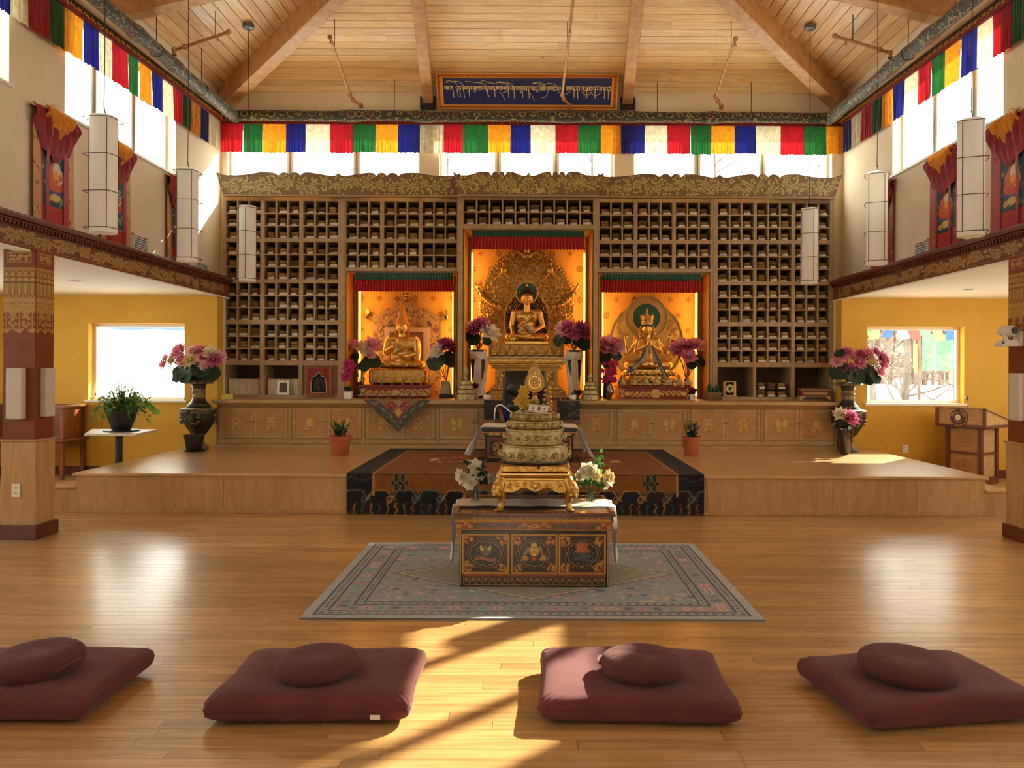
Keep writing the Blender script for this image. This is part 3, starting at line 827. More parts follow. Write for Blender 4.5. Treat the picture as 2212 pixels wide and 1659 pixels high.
def cat_(pts, n=3):
    out = []
    for i in range(len(pts)-1):
        p0, p1, p2, p3 = pts[max(i-1, 0)], pts[i], pts[i+1], pts[min(i+2, len(pts)-1)]
        for k in range(n):
            t = k/n; out.append(tuple(.5*((2*p1[q])+(-p0[q]+p2[q])*t+(2*p0[q]-5*p1[q]+4*p2[q]-p3[q])*t*t+(-p0[q]+3*p1[q]-3*p2[q]+p3[q])*t**3) for q in (0, 1)))
    return out + [pts[-1]]
def cornice(label, xa, xb, d, vtop, vdip, vtip, vbot, flareL, flareR, seed, emblem=False, colw=520):
    xm = (xa+xb)/2; half = crest((xb-xa)/2, vtop, vdip, vtip)
    top = [(xa+x, v) for x, v in half] + [(xb-x, v) for x, v in half[::-1][1:]]
    n = len(top)
    bl, br = xa+flareL, xb-flareR
    bot = []
    for i, (x, v) in enumerate(top):
        t = (x-xa)/(xb-xa); bot.append((bl+(br-bl)*t, vbot))
    tw = [(U(x, d), Z(v, d)) for x, v in top]; bw_ = [(U(x, d), Z(v, d)) for x, v in bot]
    o = solo('cornice', MB().strip(tw, bw_, d, d+.05), CORN, label, 'cornice', (U(xm, d), d, Z(vbot, d)), 'carved cornices on the bookcases')
    ob('base_moulding', MB().box(U(bl, d), U(br, d), d-.012, d+.06, Z(vbot+4, d), Z(vbot, d)), OAK, o, bev=.003)
    # painted flower frieze: canvas clipped to the outline by remapping rows between bottom and crest
    w, h = colw, 46
    cv = CV(w, h, (124, 92, 58)); r = random.Random(seed)
    G, E = (190, 164, 98), (96, 66, 40)
    x = 14
    while x < w-10:
        s = r.uniform(9, 13); y = r.uniform(14, 30)
        for k in range(17):
            a = r.uniform(0, 6.28); q = s*r.uniform(.9, 2.0)
            cv.leaf(x+cos(a)*q, min(44, max(3, y+sin(a)*q*.9)), r.uniform(6, 10), r.uniform(3, 4.6), a+r.uniform(-.7, .7), G, E)
        cv.peony(x, y, s*.95, G, E); x += r.uniform(22, 30)
    if emblem:
        cx = w/2; cv.ell(cx, 22, 31, 20, (124, 92, 58)); 
        for k in range(12): cv.leaf(cx+cos(k*pi/6)*14, 23+sin(k*pi/6)*16, 7, 4, k*pi/6, G, E)
        cv.ell(cx, 23, 15, 17, G).ell(cx, 23, 13, 15, E).ell(cx, 23, 11.5, 13.3, G).ell(cx, 23, 9, 10.5, E)
        for k in range(4): cv.line([(cx-9*cos(k*pi/4), 23-10*sin(k*pi/4)), (cx+9*cos(k*pi/4), 23+10*sin(k*pi/4))], 1.5, G)
        cv.ell(cx, 23, 4, 4.6, G).ell(cx, 23, 2, 2.3, E)
        for sg in (-1, 1):     # two deer beside the wheel
            b = cx+sg*31
            cv.ell(b+sg*2, 9, 12, 6.2, E).ell(b+sg*2, 9, 11, 5.4, G).line([(b-sg*7, 11), (b-sg*10, 21)], 5, G).ell(b-sg*11, 22, 4, 2.6, G).line([(b-sg*10, 24), (b-sg*9, 29)], 1.4, G)
            cv.line([(b-sg*6, 5), (b-sg*14, 3.5), (b+sg*2, 3)], 2, G).line([(b+sg*11, 8), (b+sg*13, 3)], 3, G)
    tx = np.array([x for x, v in tw]); tz = np.array([z for x, z in tw]); 
    zb = Z(vbot, d); tt = np.linspace(0, 1, n); px_ = (np.array([x for x, v in top])-xa)/(xb-xa)
    def fn(Uu, Wv):
        ztop = np.interp(Uu, px_, tz) - .012
        xt = np.interp(Uu, px_, tx); xbm = U(bl, d)+(U(br, d)-U(bl, d))*Uu
        s = .02+.96*Wv
        return xbm+(xt-xbm)*s, d-.003+0*Uu, zb+.008+(ztop-zb-.008)*Wv
    painted('floral_frieze', cv, fn, VC, o)
    return o
CORN = pm('carved_cornice_brown', (124,92,58), .65, c2=(110,80,48), ns=6)
cornice('long carved cornice with gold flowers over the left bookcases', 465, 993, 11.635, 374, 381, 374.5, 422.5, 15, 2, 3, colw=560)
cornice('long carved cornice with gold flowers over the right bookcases', 1289, 1817, 11.635, 374, 381, 374.5, 422.5, 2, 15, 8, colw=560)
cornice('raised carved cornice with wheel and two deer over the centre', 977, 1303, 11.50, 370.5, 379, 371.5, 420.5, 12, 12, 5, emblem=True, colw=380)

# ---- counter and cabinets
cx0, cx1 = U(457, DCT), U(1815, DCT)
zt = ZC0
o = thing('counter', 'long oak counter slab running under all the niches', 'counter', ((cx0+cx1)/2, DCT, zt-.1))
pc = [(-0.0, 0), (0, -.046), (.05, -.062), (.13, -.112), (.16, -.118), (.16, 0)]
mb = MB(); prof = [(DCT+a, zt+b) for a, b in pc]
n = len(prof)
mb.add([(cx0+ (y-DCT), y, z) for y, z in prof] + [(cx1-(y-DCT), y, z) for y, z in prof], [tuple(range(n)), tuple(range(2*n-1, n-1, -1))] + [(i, (i+1) % n, (i+1) % n+n, i+n) for i in range(n)])
ob('moulded_edge', mb, OAKC, o)
ob('slab', MB().box(cx0+.06, cx1-.06, DCT+.16, BACKD, zt-.04, zt), OAKC, o)
KNOB = pm('bronze_knob', (120,90,56), .35, .8)
def door_panel_canvas(kind):
    A, G = (182, 138, 88), (204, 168, 96); E = (160, 116, 68)
    cv = CV(44, 48, A); r = random.Random(kind)
    for k in range(16):
        a = 2*pi*k/16
        cv.leaf(22+13*cos(a), 24+14*sin(a), 8, 4.4, a+1.0, (190, 146, 92), E)
    cv.ell(22, 24, 15, 16.5, E).ell(22, 24, 14, 15.5, (186, 142, 90))
    for k in range(8): cv.scroll(22+11.5*cos(2*pi*k/8), 24+12.5*sin(2*pi*k/8), 4, k, 1.1, E, 1.2)
    for k in range(7): cv.leaf(22, 13, 10, 4, pi*k/6, G, E)
    if kind == 0: cv.ell(22, 28, 6, 7, G).ell(22, 28, 4, 5, A)
    elif kind == 1: cv.leaf(22, 18, 18, 10, pi/2, G, E)
    elif kind == 2: cv.line([(16, 24), (28, 34), (16, 34), (28, 24), (16, 24)], 1.6, G)
    else:
        for sg in (-1, 1): cv.leaf(22+sg*4, 20, 17, 7, pi/2-sg*.2, G, E)
    return cv
pan_cache = {}
def make_door(par, x0, x1, z0, z1, knob_side, kind):
    d = MB(); s = .052; y0, y1 = DCF-.022, DCF-.001
    d.box(x0, x0+s, y0, y1, z0, z1).box(x1-s, x1, y0, y1, z0, z1).box(x0+s, x1-s, y0, y1, z0, z0+s).box(x0+s, x1-s, y0, y1, z1-s, z1)
    do = ob('door', d, OAKC, par, bev=.003)
    c = ((x0+x1)/2, DCF-.012, (z0+z1)/2)
    wx, wz = (x1-x0)/2-s, (z1-z0)/2-s
    key = (kind, round(wx, 3))
    if key not in pan_cache:
        pan_cache[key] = painted('carved_panel', door_panel_canvas(kind), lambda Uu, Wv: (c[0]+(Uu*2-1)*wx, c[1]+0*Uu, c[2]+(Wv*2-1)*wz), VC, do, org=c)
    else:
        p = bpy.data.objects.new('carved_panel', pan_cache[key].data); COL.objects.link(p); p.parent = do
        oo = ORG[do.name]; p.location = (c[0]-oo[0], c[1]-oo[1], c[2]-oo[2])
    kx = x1-.022 if knob_side > 0 else x0+.022
    ob('knob', MB().lathe([(.004, 0), (.004, .012), (.011, .02), (.009, .03), (.003, .033)], (0,0,0), 10).xf(Matrix.Translation((kx, y0, c[2]+.02)) @ Matrix.Rotation(pi/2, 4, 'X')), KNOB, do, smooth=True)
    return do
CABN = ['far left below the white books', 'second from the left behind the terracotta pot', 'third from the left under the triangular cloth', 'fourth from the left beside the teaching table',
        'fifth from the left beside the teaching table', 'sixth from the left under the right niche', 'second from the right behind the terracotta pot', 'far right beside the black vase']
zd0, zd1 = Z(949, DCF), Z(882.5, DCF)
pairs = [472.5, 631.5, 790.5, 949.5, 1174.5, 1333, 1492, 1650.5]
for i, p0 in enumerate(pairs):
    xa, xm, xb = U(p0, DCF), U(p0+75.5, DCF), U(p0+151, DCF)
    o = thing('cabinet', 'low oak cabinet with two carved doors, %s' % CABN[i], 'cabinet', ((xa+xb)/2, DCF, ZST), 'low oak cabinets under the counter')
    e0 = .02 if i else .02; 
    ob('carcass', MB().box(xa-.03, xb+.03, DCF, DCF+.55, ZST, zt-.118), OAKC, o)
    ob('bottom_rail', MB().box(xa-.002, xb+.002, DCF-.018, DCF-.001, Z(964.5, DCF)+.03, zd0-.006), OAKC, o, bev=.002)
    make_door(o, xa+.003, xm-.002, zd0, zd1, 1, i % 4); make_door(o, xm+.002, xb-.003, zd0, zd1, -1, (i+2) % 4)
    for xs_ in ((xa-.028, xa-.003), (xb+.003, xb+.028)):
        ob('stile', MB().box(xs_[0], xs_[1], DCF-.021, DCF-.001, ZST+.05, zd1), OAKC, o)
o = thing('cabinet_filler', 'plain oak panel between cabinets hidden behind the black chair', 'panel', (U(1137, DCF), DCF, ZST))
ob('panel_board', MB().box(U(1105, DCF), U(1170, DCF), DCF-.005, DCF+.4, ZST, zt-.118), OAKC, o)
struct('baseboard_counter', MB().box(U(468, DCF), U(1808, DCF), DCF-.012, DCF-.0005, ZST, ZST+.048), OAKC)

# ---- niches (linings, LED strips, drapes)
FAB = pm('saffron_brocade', (240,172,64), .75, c2=(232,160,54), ns=3, bump=.1, bs=30)
MOTIF = pm('maroon_motif', (128,26,14), .8)
LED = pm('led_strip', (255,190,80), .5, emit=(255,176,58), es=12.0)
DR_R = pm('drape_red_silk', (176,20,22), .6, c2=(150,14,18), ns=30, trans=.1)
DR_G = pm('drape_green_silk', (22,74,40), .6, c2=(16,58,32), ns=30, trans=.1)
JAMB = pm('niche_jamb', (150,92,40), .5, c2=(130,78,34), ns=4)
def motif(mb, k, c, s, plane='y'):
    def pt(a, r): return (c[0]+r*cos(a), c[1], c[2]+r*sin(a)) if plane == 'y' else (c[0], c[1]+r*cos(a)*.6, c[2]+r*sin(a))
    def disc(a, r, q):
        p = pt(a, r); n = 8
        vs = [(p[0]+(q*cos(2*pi*i/n) if plane == 'y' else 0), p[1]+(0 if plane == 'y' else q*.6*cos(2*pi*i/n)), p[2]+q*sin(2*pi*i/n)) for i in range(n)]
        mb.add(vs, [tuple(range(n))])
    if k == 0:
        for i in range(8): disc(2*pi*i/8, s, s*.26)
        disc(0, 0, s*.3)
    elif k == 1:
        for i in range(10):
            a = 2*pi*i/10; mb.add([pt(a-.25, s*.45), pt(a, s*.4), pt(a+.12, s*1.1), pt(a-.05, s*1.0)], [(0, 1, 2, 3)])
        disc(0, 0, s*.2)
    else:
        for i in range(4):
            a = pi/2*i; mb.add([pt(a-.5, s*.2), pt(a+.5, s*.2), pt(a+.22, s*.95), pt(a, s*1.15), pt(a-.22, s*.95)], [(0, 1, 2, 3, 4)])
def niche(where, x0, x1, zb, ztop, dF, dBk, led_in, sx, drape, vdr):
    o = thing('niche_lining', 'saffron fabric lining with maroon flower prints in the %s niche' % where, 'niche lining', ((x0+x1)/2, dBk, zb), 'niche linings')
    ob('back_cloth', MB().grid(lambda u, v: (x0+.003+(x1-x0-.006)*u, dBk-.002+.006*sin(u*23)*sin(v*5), zb+.002+(ztop-zb-.02)*v), 30, 8), FAB, o, smooth=True)
    ob('side_cloth', MB().box(x0+.002, x0+.010, dF+.035, dBk, zb+.001, ztop-.016), FAB, o); ob('side_cloth', MB().box(x1-.010, x1-.002, dF+.035, dBk, zb+.001, ztop-.016), FAB, o)
    ob('top_board', MB().box(x0+.002, x1-.002, dF+.035, dBk, ztop-.014, ztop-.003), OAK, o)
    mm = MB(); r = random.Random(len(where)); k = 0; row = 0
    z = zb+.08
    while z < ztop-.06:
        x = x0+.06+(.13 if row % 2 else 0)
        while x < x1-.05:
            motif(mm, (k+row) % 3, (x, dBk-.012, z+r.uniform(-.01, .01))  , .040); x += .29; k += 1
        z += .25; row += 1
    ob('printed_motif', mm, MOTIF, o, kind='stuff')
    ms = MB()
    for sd, xq in ((1, x0+.0105), (-1, x1-.0105)):
        z = zb+.1; k = 0
        while z < ztop-.06:
            motif(ms, k % 3, (xq, dF+.12+(.5 if k % 2 else .3)*(dBk-dF-.3), z), .045, 'x'); z += .11; k += 1
    ob('printed_motif', ms, MOTIF, o, kind='stuff')
    # posts with LED strips behind them
    for sd in (-1, 1):
        xe = x0 if sd < 0 else x1
        p = solo('niche_post', MB().box(min(xe-sd*.012, xe-sd*led_in), max(xe-sd*.012, xe-sd*led_in), dBk-.36, dBk-.30, zb+.001, ztop-.018), JAMB, 'brown wooden post inside the %s niche at its %s jamb' % (where, 'left' if sd < 0 else 'right'), 'post', (xe, dBk-.33, zb), 'niche posts')
        s = solo('light_strip', MB().box(xe-sd*(led_in+.012)-.012, xe-sd*(led_in+.012)+.012, dBk-.29, dBk-.27, zb+.03, ztop-.24), LED, 'glowing amber light strip behind the %s post of the %s niche' % ('left' if sd < 0 else 'right', where), 'light', (xe-sd*led_in, dBk-.28, zb), 'niche light strips')
        s.location.x += 0
        l = bpy.data.lights.new('strip_glow', 'AREA'); l.shape = 'RECTANGLE'; l.size = .03; l.size_y = (ztop-zb)-.3; l.energy = NICHE_W; l.color = (1.0, .70, .32)
        lo = bpy.data.objects.new('strip_glow', l); COL.objects.link(lo)
        lo.location = (xe-sd*(led_in+.006), dBk-.255, (zb+ztop)/2); lo.rotation_euler = V((-sd*.75, .35, 0)).to_track_quat('-Z', 'Y').to_euler()
    # pleated two-tone drape
    xa, xb, va, vm, vb = drape
    d0 = dF+vdr
    dr = thing('niche_drape', 'pleated green over red silk drape at the top of the %s niche' % where, 'drape', ((xa+xb)/2, d0, Z(va, d0)), 'niche drapes')
    def pl(za, zb_, amp, n, flare, dd):
        def f(u, v):
            x = xa+(xb-xa)*u; x += (x-(xa+xb)/2)*flare*v
            return (x, d0+dd-amp*(.5+.5*sin(u*2*pi*n+.6*sin(u*17)))*(.4+.6*v), za+(zb_-za)*v+.004*sin(u*2*pi*n)*v)
        return MB().grid(f, n*8+1, 5)
    ob('red_band', pl(Z(va+1, d0), Z(vb, d0), .035, 34, .03, 0), DR_R, dr, smooth=True)
    ob('green_band', pl(Z(va+1.4, d0), Z(vm, d0), .02, 34, .02, -.03), DR_G, dr, smooth=True)
    ob('rod', MB().tube([(xa-.02, d0+.0, Z(va+1.8, d0)), (xb+.02, d0, Z(va+1.8, d0))], .007, 8), BROWN, dr)
NICHE_W = 3.0
dn = 12.55
niche('left', U(746, DBK), U(985.5, DBK), ZC0, L_(587), DBK, dn, .09, .02, (U(766, DBK), U(976, DBK), 589.5, 606.5, 631), .06)
niche('right', U(1293, DBK), U(1533, DBK), ZC0, L_(587), DBK, dn, .09, .02, (U(1301, DBK), U(1514, DBK), 589.5, 605.5, 631), .06)
niche('central', U(1000, DBC), U(1280, DBC), ZC0, C_(494), DBC, dn+.12, .06, .02, (U(1017.5, DBC), U(1260.5, DBC), 498.6, 512.4, 539.5), .12)
for nm, a, b in (('left', 988, 999), ('right', 1281, 1291)):
    struct('trim_central_niche_'+nm, MB().box(U(a, DBC), U(b, DBC), DBC, DBC+.03, ZC0, C_(494.5)), OAK, bev=.002)
    xx = U(998.5, DBC) if nm == 'left' else U(1281.5, DBC)
    struct('trim_niche_partition_'+nm, MB().box(min(xx, xx+(-.022 if nm == 'left' else .022)), max(xx, xx+(-.022 if nm == 'left' else .022)), DBC+.03, BACKD, ZC0, C_(494.5)), OAK)
for nm, a, b in (('left', 743.3, 745.7), ('right', 1533.5, 1539.5)):
    struct('trim_side_niche_'+nm, MB().box(U(a, DBK), U(b, DBK), DBK, DBK+.03, ZC0, L_(587)), OAK)
# ================================================================== HANGINGS, DUCT, PIPES, LAMPS
SILK = {}
for k, c in (('red', (172,22,36)), ('green', (28,92,44)), ('yellow', (232,150,32)), ('blue', (22,28,112)), ('white', (232,222,188))):
    SILK[k] = pm('silk_'+k, c, .55, c2=tuple(int(q*.86) for q in c), ns=18, sheen=.2, trans=.28)
CYC = ['red', 'green', 'yellow', 'blue', 'white']
HDR = pm('valance_header_red', (140,40,28), .7, c2=(110,28,20), ns=20)
HDG = pm('header_gold_trim', (222,168,58), .5, .3)
HDD = pm('header_dark_brocade', (62,50,40), .8, c2=(96,78,48), ns=30)
def valance(nm, label, fn_pt, bounds, first, step, ztop, zbot, seed):
    """fn_pt(s, off) -> (x,y) along the wall at parameter s, off metres in from it; bounds: list of s"""
    r = random.Random(seed)
    a = fn_pt(bounds[0], 0)
    o = thing('prayer_hall_valance', label, 'valance', (a[0], a[1], zbot(bounds[0])), 'silk valances under the ceiling')
    ci = CYC.index(first)
    for i, (s0, s1) in enumerate(zip(bounds[:-1], bounds[1:])):
        c = CYC[ci % 5]; ci += step
        n = r.choice((5, 6, 7)); ph = r.uniform(0, 6); zt_ = r.uniform(-.012, .008); fl = r.uniform(.96, 1.03)
        def f(u, v, s0=s0, s1=s1, n=n, ph=ph, zt_=zt_, fl=fl):
            sm = (s0+s1)/2; s = sm+(s0-sm+(s1-s0)*u)*(1+(fl-1)*v)
            saw = (u*n+.15*sin(u*9+ph)) % 1.0
            off = .075 + .028*(saw if saw < .8 else (1-saw)*4)*(.45+.55*v) + .012*sin(u*11+ph)*v
            x, y = fn_pt(s, off); zt0 = ztop(s); zb0 = zbot(s)+zt_+.006*sin(u*n*6.28)
            return (x, y, zt0+(zb0-zt0)*v)
        ob('%s_panel' % c, MB().grid(f, n*7+1, 6), SILK[c], o, smooth=60)
    S = [bounds[0] + (bounds[-1]-bounds[0])*k/40 for k in range(41)]
    def band(name, z0, z1, o0, o1, m):
        mb = MB()
        vs = []; 
        for s in S:
            for (off, dz) in ((o0, z0), (o0, z1), (o1, z1), (o1, z0)):
                x, y = fn_pt(s, off); vs.append((x, y, ztop(s)+dz))
        fs = [(0, 1, 2, 3), (160+3, 160+2, 160+1, 160)]
        for k in range(40):
            for q in range(4): fs.append((k*4+q, k*4+(q+1) % 4, (k+1)*4+(q+1) % 4, (k+1)*4+q))
        ob(name, mb.add(vs, fs), m, o)
    band('red_header', -.012, .05, .06, .118, HDR)
    band('brocade_header', .05, .125, .06, .10, HDD)
    tb = MB(); L = abs(bounds[-1]-bounds[0]); k = 0; sg = 1 if bounds[-1] > bounds[0] else -1
    while k*.13 < L-.08:
        s = bounds[0]+sg*(k*.13+.03)
        def q(ds, dz, off=.121): x, y = fn_pt(s+sg*ds, off); return (x, y, ztop(s)+dz)
        tb.tube([q(0, .02), q(.03, .055), q(.06, .03), q(.075, .06), q(.1, .03)], .008, 4); k += 1
    ob('gold_trim', tb, HDG, o, kind='stuff')
    return o
bpx = [472.6,522.6,564.5,615.5,657.6,710,760,809,857.5,905,956,998,1052,1101,1144,1197.5,1247,1296,1339,1391.6,1439,1489.6,1535,1585,1631,1685,1734.7,1782.6,1819]
bb = [U(p, 12.66) for p in bpx]
valance('back', 'long silk valance of coloured pleated panels across the altar wall', lambda s, off: (s, DB-off), bb, 'red', 1, lambda s: 5.555, lambda s: 5.085, 1)
zl_t = lambda s: 5.55-.026*(12.5-s); zl_b = lambda s: 5.075-.026*(12.5-s)
lpx = [472.6,447.3,430.5,408.5,391.6,369.7,348,322.5,296,272,237.5,208.7,174,135,103,55.7,17.6]
lb = [5.03*FPX/(CX-p) for p in lpx]
while lb[-1] > 2: lb.append(lb[-1]-.34)
valance('left', 'silk valance of coloured pleated panels along the left clerestory', lambda s, off: (-XW+off, s), lb, 'white', -1, zl_t, zl_b, 2)
rpx = [1820,1837.6,1860,1883,1905,1928.5,1953,1982,2012,2040,2075,2109.4,2144,2184]
rb = [5.03*FPX/(p-CX) for p in rpx]
while rb[-1] > 2: rb.append(rb[-1]-.34)
ci0 = 'blue'
valance('right', 'silk valance of coloured pleated panels along the right clerestory', lambda s, off: (XW-off, s), rb, 'blue', 1, zl_t, zl_b, 3)

# ---- brocade-wrapped sprinkler main
def brocade_mat():
    m, nt, b = newmat('duct_brocade'); L = nt.links.new
    tc = nd(nt, 'ShaderNodeTexCoord'); mp = nd(nt, 'ShaderNodeMapping'); L(tc.outputs['Object'], mp.inputs[0])
    v1 = nd(nt, 'ShaderNodeTexVoronoi', Scale=6.5, Randomness=.35); L(mp.outputs[0], v1.inputs['Vector'])
    v2 = nd(nt, 'ShaderNodeTexVoronoi', Scale=26, feature='DISTANCE_TO_EDGE'); L(mp.outputs[0], v2.inputs['Vector'])
    r1 = nd(nt, 'ShaderNodeValToRGB'); e = r1.color_ramp.elements
    e[0].position = .0; e[0].color = lin((128,70,56)); e[1].position = .30; e[1].color = lin((128,70,56))
    for p, c in ((.31, (38,34,26)), (.42, (44,38,28)), (.43, (164,148,84)), (.55, (150,136,78)), (.56, (40,40,32)), (.8, (60,66,52)), (.81, (150,132,78))):
        q = r1.color_ramp.elements.new(p); q.color = lin(c)
    L(v1.outputs['Distance'], r1.inputs[0])
    lt = nd(nt, 'ShaderNodeMath', operation='LESS_THAN'); lt.inputs[1].default_value = .09; L(v2.outputs[0], lt.inputs[0])
    col = mixc(nt, lt.outputs[0], r1.outputs[0], lin((34, 32, 24))); L(col, b.inputs['Base Color'])
    b.inputs['Roughness'].default_value = .6; b.inputs['Sheen Weight'].default_value = .2
    bu = nd(nt, 'ShaderNodeBump', Strength=.3, Distance=.01); L(v2.outputs[0], bu.inputs['Height']); L(bu.outputs[0], b.inputs['Normal'])
    return m
DUCT = brocade_mat()
def ductpts(a, b, n, lumps):
    pts, rs = [], []
    for k in range(n+1):
        t = k/n; p = V(a).lerp(V(b), t); r = .084
        for q in lumps: r += .018*math.exp(-((t-q)/.012)**2)
        p.z += .006*sin(t*31); pts.append(p); rs.append(r)
    return pts, rs
o = thing('wrapped_sprinkler_main', 'sprinkler main wrapped in dark floral brocade around the hall', 'pipe', (0, 12.42, 5.6))
a, b = ductpts((-4.80, 12.42, 5.60), (4.80, 12.42, 5.60), 90, (.2, .32, .555, .66, .8)); ob('back_run', MB().tube(a, b, 14), DUCT, o, smooth=True)
for sgn in (-1, 1):
    a, b = ductpts((sgn*4.76, 12.5, 5.585), (sgn*4.76, 2.0, 5.585), 90, (.03, .205, .30, .5)); ob('side_run', MB().tube(a, b, 14), DUCT, o, smooth=True)
for x, y in ((-4.76, 9.85), (4.76, 9.85), (-4.76, 11.2), (4.76, 7.4)):
    ob('hanger', MB().tube([(x, y, 5.66), (x, y, zc(XW-4.76)-.01)], .006, 5).ring((x, y, 5.585), .088, .006, 14, 4, 'y'), WIRE, o)
for x in (-2.2, 2.0, 3.5):
    ob('hanger', MB().tube([(x, 12.42, 5.67), (x, 12.42, zc(.33)-.01)], .006, 5), WIRE, o)

# ---- sprinkler branch pipes
def branch(label, pts, heads, rods, r=.021):
    o = thing('sprinkler_branch', label, 'sprinkler pipe', pts[0], 'sprinkler branches')
    ob('pipe', MB().tube(pts, r, 10), BRASSP, o, smooth=True)
    for p in pts[1:-1]: ob('elbow', MB().ell(p, (.038, .038, .038), 10, 6), BRASSP, o, smooth=True)
    f = MB()
    f.ell(pts[-1], (.036, .036, .036), 10, 6)
    d = (V(pts[1])-V(pts[0])).normalized(); f.tube([V(pts[0]), V(pts[0])+V((0, 0, .03))], .034, 8)
    ob('fitting', f, BRASSP, o, smooth=True)
    for t in heads:
        p = V(pts[-2]).lerp(V(pts[-1]), t); h = MB().tube([p, p+V((0, 0, -.06))], .012, 8).lathe([(.028, 0), (.03, .006), (.006, .012)], p+V((0, 0, -.075)), 10)
        ob('sprinkler_head', h, BRASSP, o, smooth=True)
    for t in rods:
        p = V(pts[-2]).lerp(V(pts[-1]), t); ob('hanger_rod', MB().tube([p, (p.x, p.y, min(zc(DB-p.y), zc(XW-abs(p.x)))-.004)], .006, 5), WIRE, o)
branch('bronze sprinkler pipe rising left of the blue sign', [(-2.73, 12.42, 5.732), (-2.73, 12.40, 5.76), (-2.82, 12.26, 5.80), (-2.86, 12.2, 5.86), (-2.79, 10.72, 6.13)], (.97,), (.8,))
branch('bronze sprinkler pipe rising in front of the blue sign', [(.60, 12.42, 5.732), (.60, 12.40, 5.78), (.50, 12.24, 5.82), (.47, 12.15, 5.86), (.55, 9.0, 6.55)], (.5,), (.35,))
branch('bronze sprinkler pipe rising right of the blue sign', [(3.02, 12.42, 5.732), (3.02, 12.40, 5.77), (2.93, 12.26, 5.81), (2.88, 12.2, 5.86), (2.80, 10.72, 6.13)], (.97,), (.8,))
branch('bronze sprinkler pipe on the left roof slope', [(-4.76, 10.34, 5.716), (-4.76, 10.34, 5.79), (-4.62, 10.34, 5.83), (-4.04, 10.34, 6.03)], (.75,), (.7,))
branch('bronze sprinkler pipe on the right roof slope', [(4.76, 10.34, 5.716), (4.76, 10.34, 5.79), (4.62, 10.34, 5.83), (4.02, 10.34, 6.01)], (.75,), (.6,))

# ---- paper lanterns
def lantern(x, y, rot, label, cap_visible):
    zb, zt, r = 2.775, 3.825, .113
    o = thing('paper_lantern', label, 'pendant lamp', (x, y, zb), 'hanging paper lanterns')
    ob('paper_shade', MB().lathe([(r, 0), (r, .35), (r, .7), (r, zt-zb)], (x, y, zb), 32, close=False), PAPER, o, smooth=True)
    ob('diffuser', MB().lathe([(.01, .004), (r-.003, .0), (r-.003, .008), (.01, .01)], (x, y, zb+.003), 32), PAPER, o)
    ob('top_cap', MB().lathe([(.02, 0), (r-.004, 0), (r-.004, .012), (.03, .02)], (x, y, zt-.02), 32), PAPER, o)
    R = .168; cs = [(x+R*cos(rot+k*pi/2), y+R*sin(rot+k*pi/2)) for k in range(4)]
    for z in (zb+.035, zb+.36, zb+.69, zt-.03):
        pts = []
        for k in range(4):
            a, b = V((*cs[k], z)), V((*cs[(k+1) % 4], z)); m = (a+b)/2; out = (m-V((x, y, z))).normalized()*.012
            pts += [a, a.lerp(b, .3)+out, a.lerp(b, .7)+out]
        pts.append(pts[0]); ob('wire_hoop', MB().tube(pts, .0035, 5), WIRE, o)
    for k in range(4):
        px_, py_ = x+(r+.006)*cos(rot+k*pi/2), y+(r+.006)*sin(rot+k*pi/2)
        ob('wire_rod', MB().tube([(px_, py_, zb+.03), (px_, py_, zt-.03)], .003, 5), WIRE, o)
    zcl = zc(XW-abs(x))
    ob('cord', MB().tube([(x, y, zt+.09), (x+.006, y, zt+.5), (x, y, zcl-.03)], .0045, 6), WIRE, o)
    ob('cord_grip', MB().tube([(x, y, zt-.01), (x+.012, y, zt+.04), (x, y, zt+.09)], .006, 6), WIRE, o)
    ob('ceiling_cap', MB().lathe([(.07, -.055), (.078, -.05), (.078, .0), (.05, .02)], (x, y, zcl-.005), 20), LCAP, o, smooth=True)
LCAP = pm('lamp_canopy_steel', (110,114,118), .4, .4)
lantern(-3.97, 10.87, .1, 'white paper lantern hanging in front of the far left bookcase', 1)
lantern(-3.93, 8.88, .78, 'white paper lantern hanging before the left corner, beside the wall scrolls', 0)
lantern(-3.87, 7.03, .7, 'nearest white paper lantern on the left, in front of the left wall scrolls', 0)
lantern(3.88, 10.87, .2, 'white paper lantern hanging in front of the far right bookcase', 1)
lantern(3.95, 8.9, .35, 'white paper lantern hanging before the right corner, beside the furthest scroll', 0)
lantern(3.97, 7.03, .45, 'nearest white paper lantern on the right, in front of the wall scrolls', 0)

# ---- blue lettered sign above the duct
def sgp(x, y, off=0.):     # sign local photo-crop coordinates -> world
    u = (x-92)/1993; v = (y-90)/395
    d = 12.22+.33*v; return V((-1.517+u*2.88, d-off, 6.217-.458*v-.004*u))
o = thing('calligraphy_sign', 'long blue sign with gold script and ornate gilt border', 'sign', sgp(1088, 485))
def slab(x0, x1, y0, y1, o0, o1):
    p = [sgp(x0, y0, o0), sgp(x1, y0, o0), sgp(x1, y1, o0), sgp(x0, y1, o0), sgp(x0, y0, o1), sgp(x1, y0, o1), sgp(x1, y1, o1), sgp(x0, y1, o1)]
    return MB().add(p, [(0,1,2,3), (7,6,5,4), (0,4,5,1), (1,5,6,2), (2,6,7,3), (3,7,4,0)])
ob('board', slab(92, 2085, 88, 487, -.025, 0), pm('sign_back', (120, 78, 40), .6), o)
cv = CV(300, 60, (22, 40, 104))
for j in range(60):
    t = j/59; cv.a[j, :] = np.array((20, 36, 108))*(1-abs(t-.4)) + np.array((70, 82, 110))*abs(t-.4)
painted('blue_field', cv, lambda Uu, Wv: (-1.517+.035*2.88+Uu*.93*2.88, 12.22+.33*(.87-.74*Wv)-.004, 6.217-.458*(.87-.74*Wv)), VCL, o)
cb = CV(420, 84, (226, 160, 70)); 
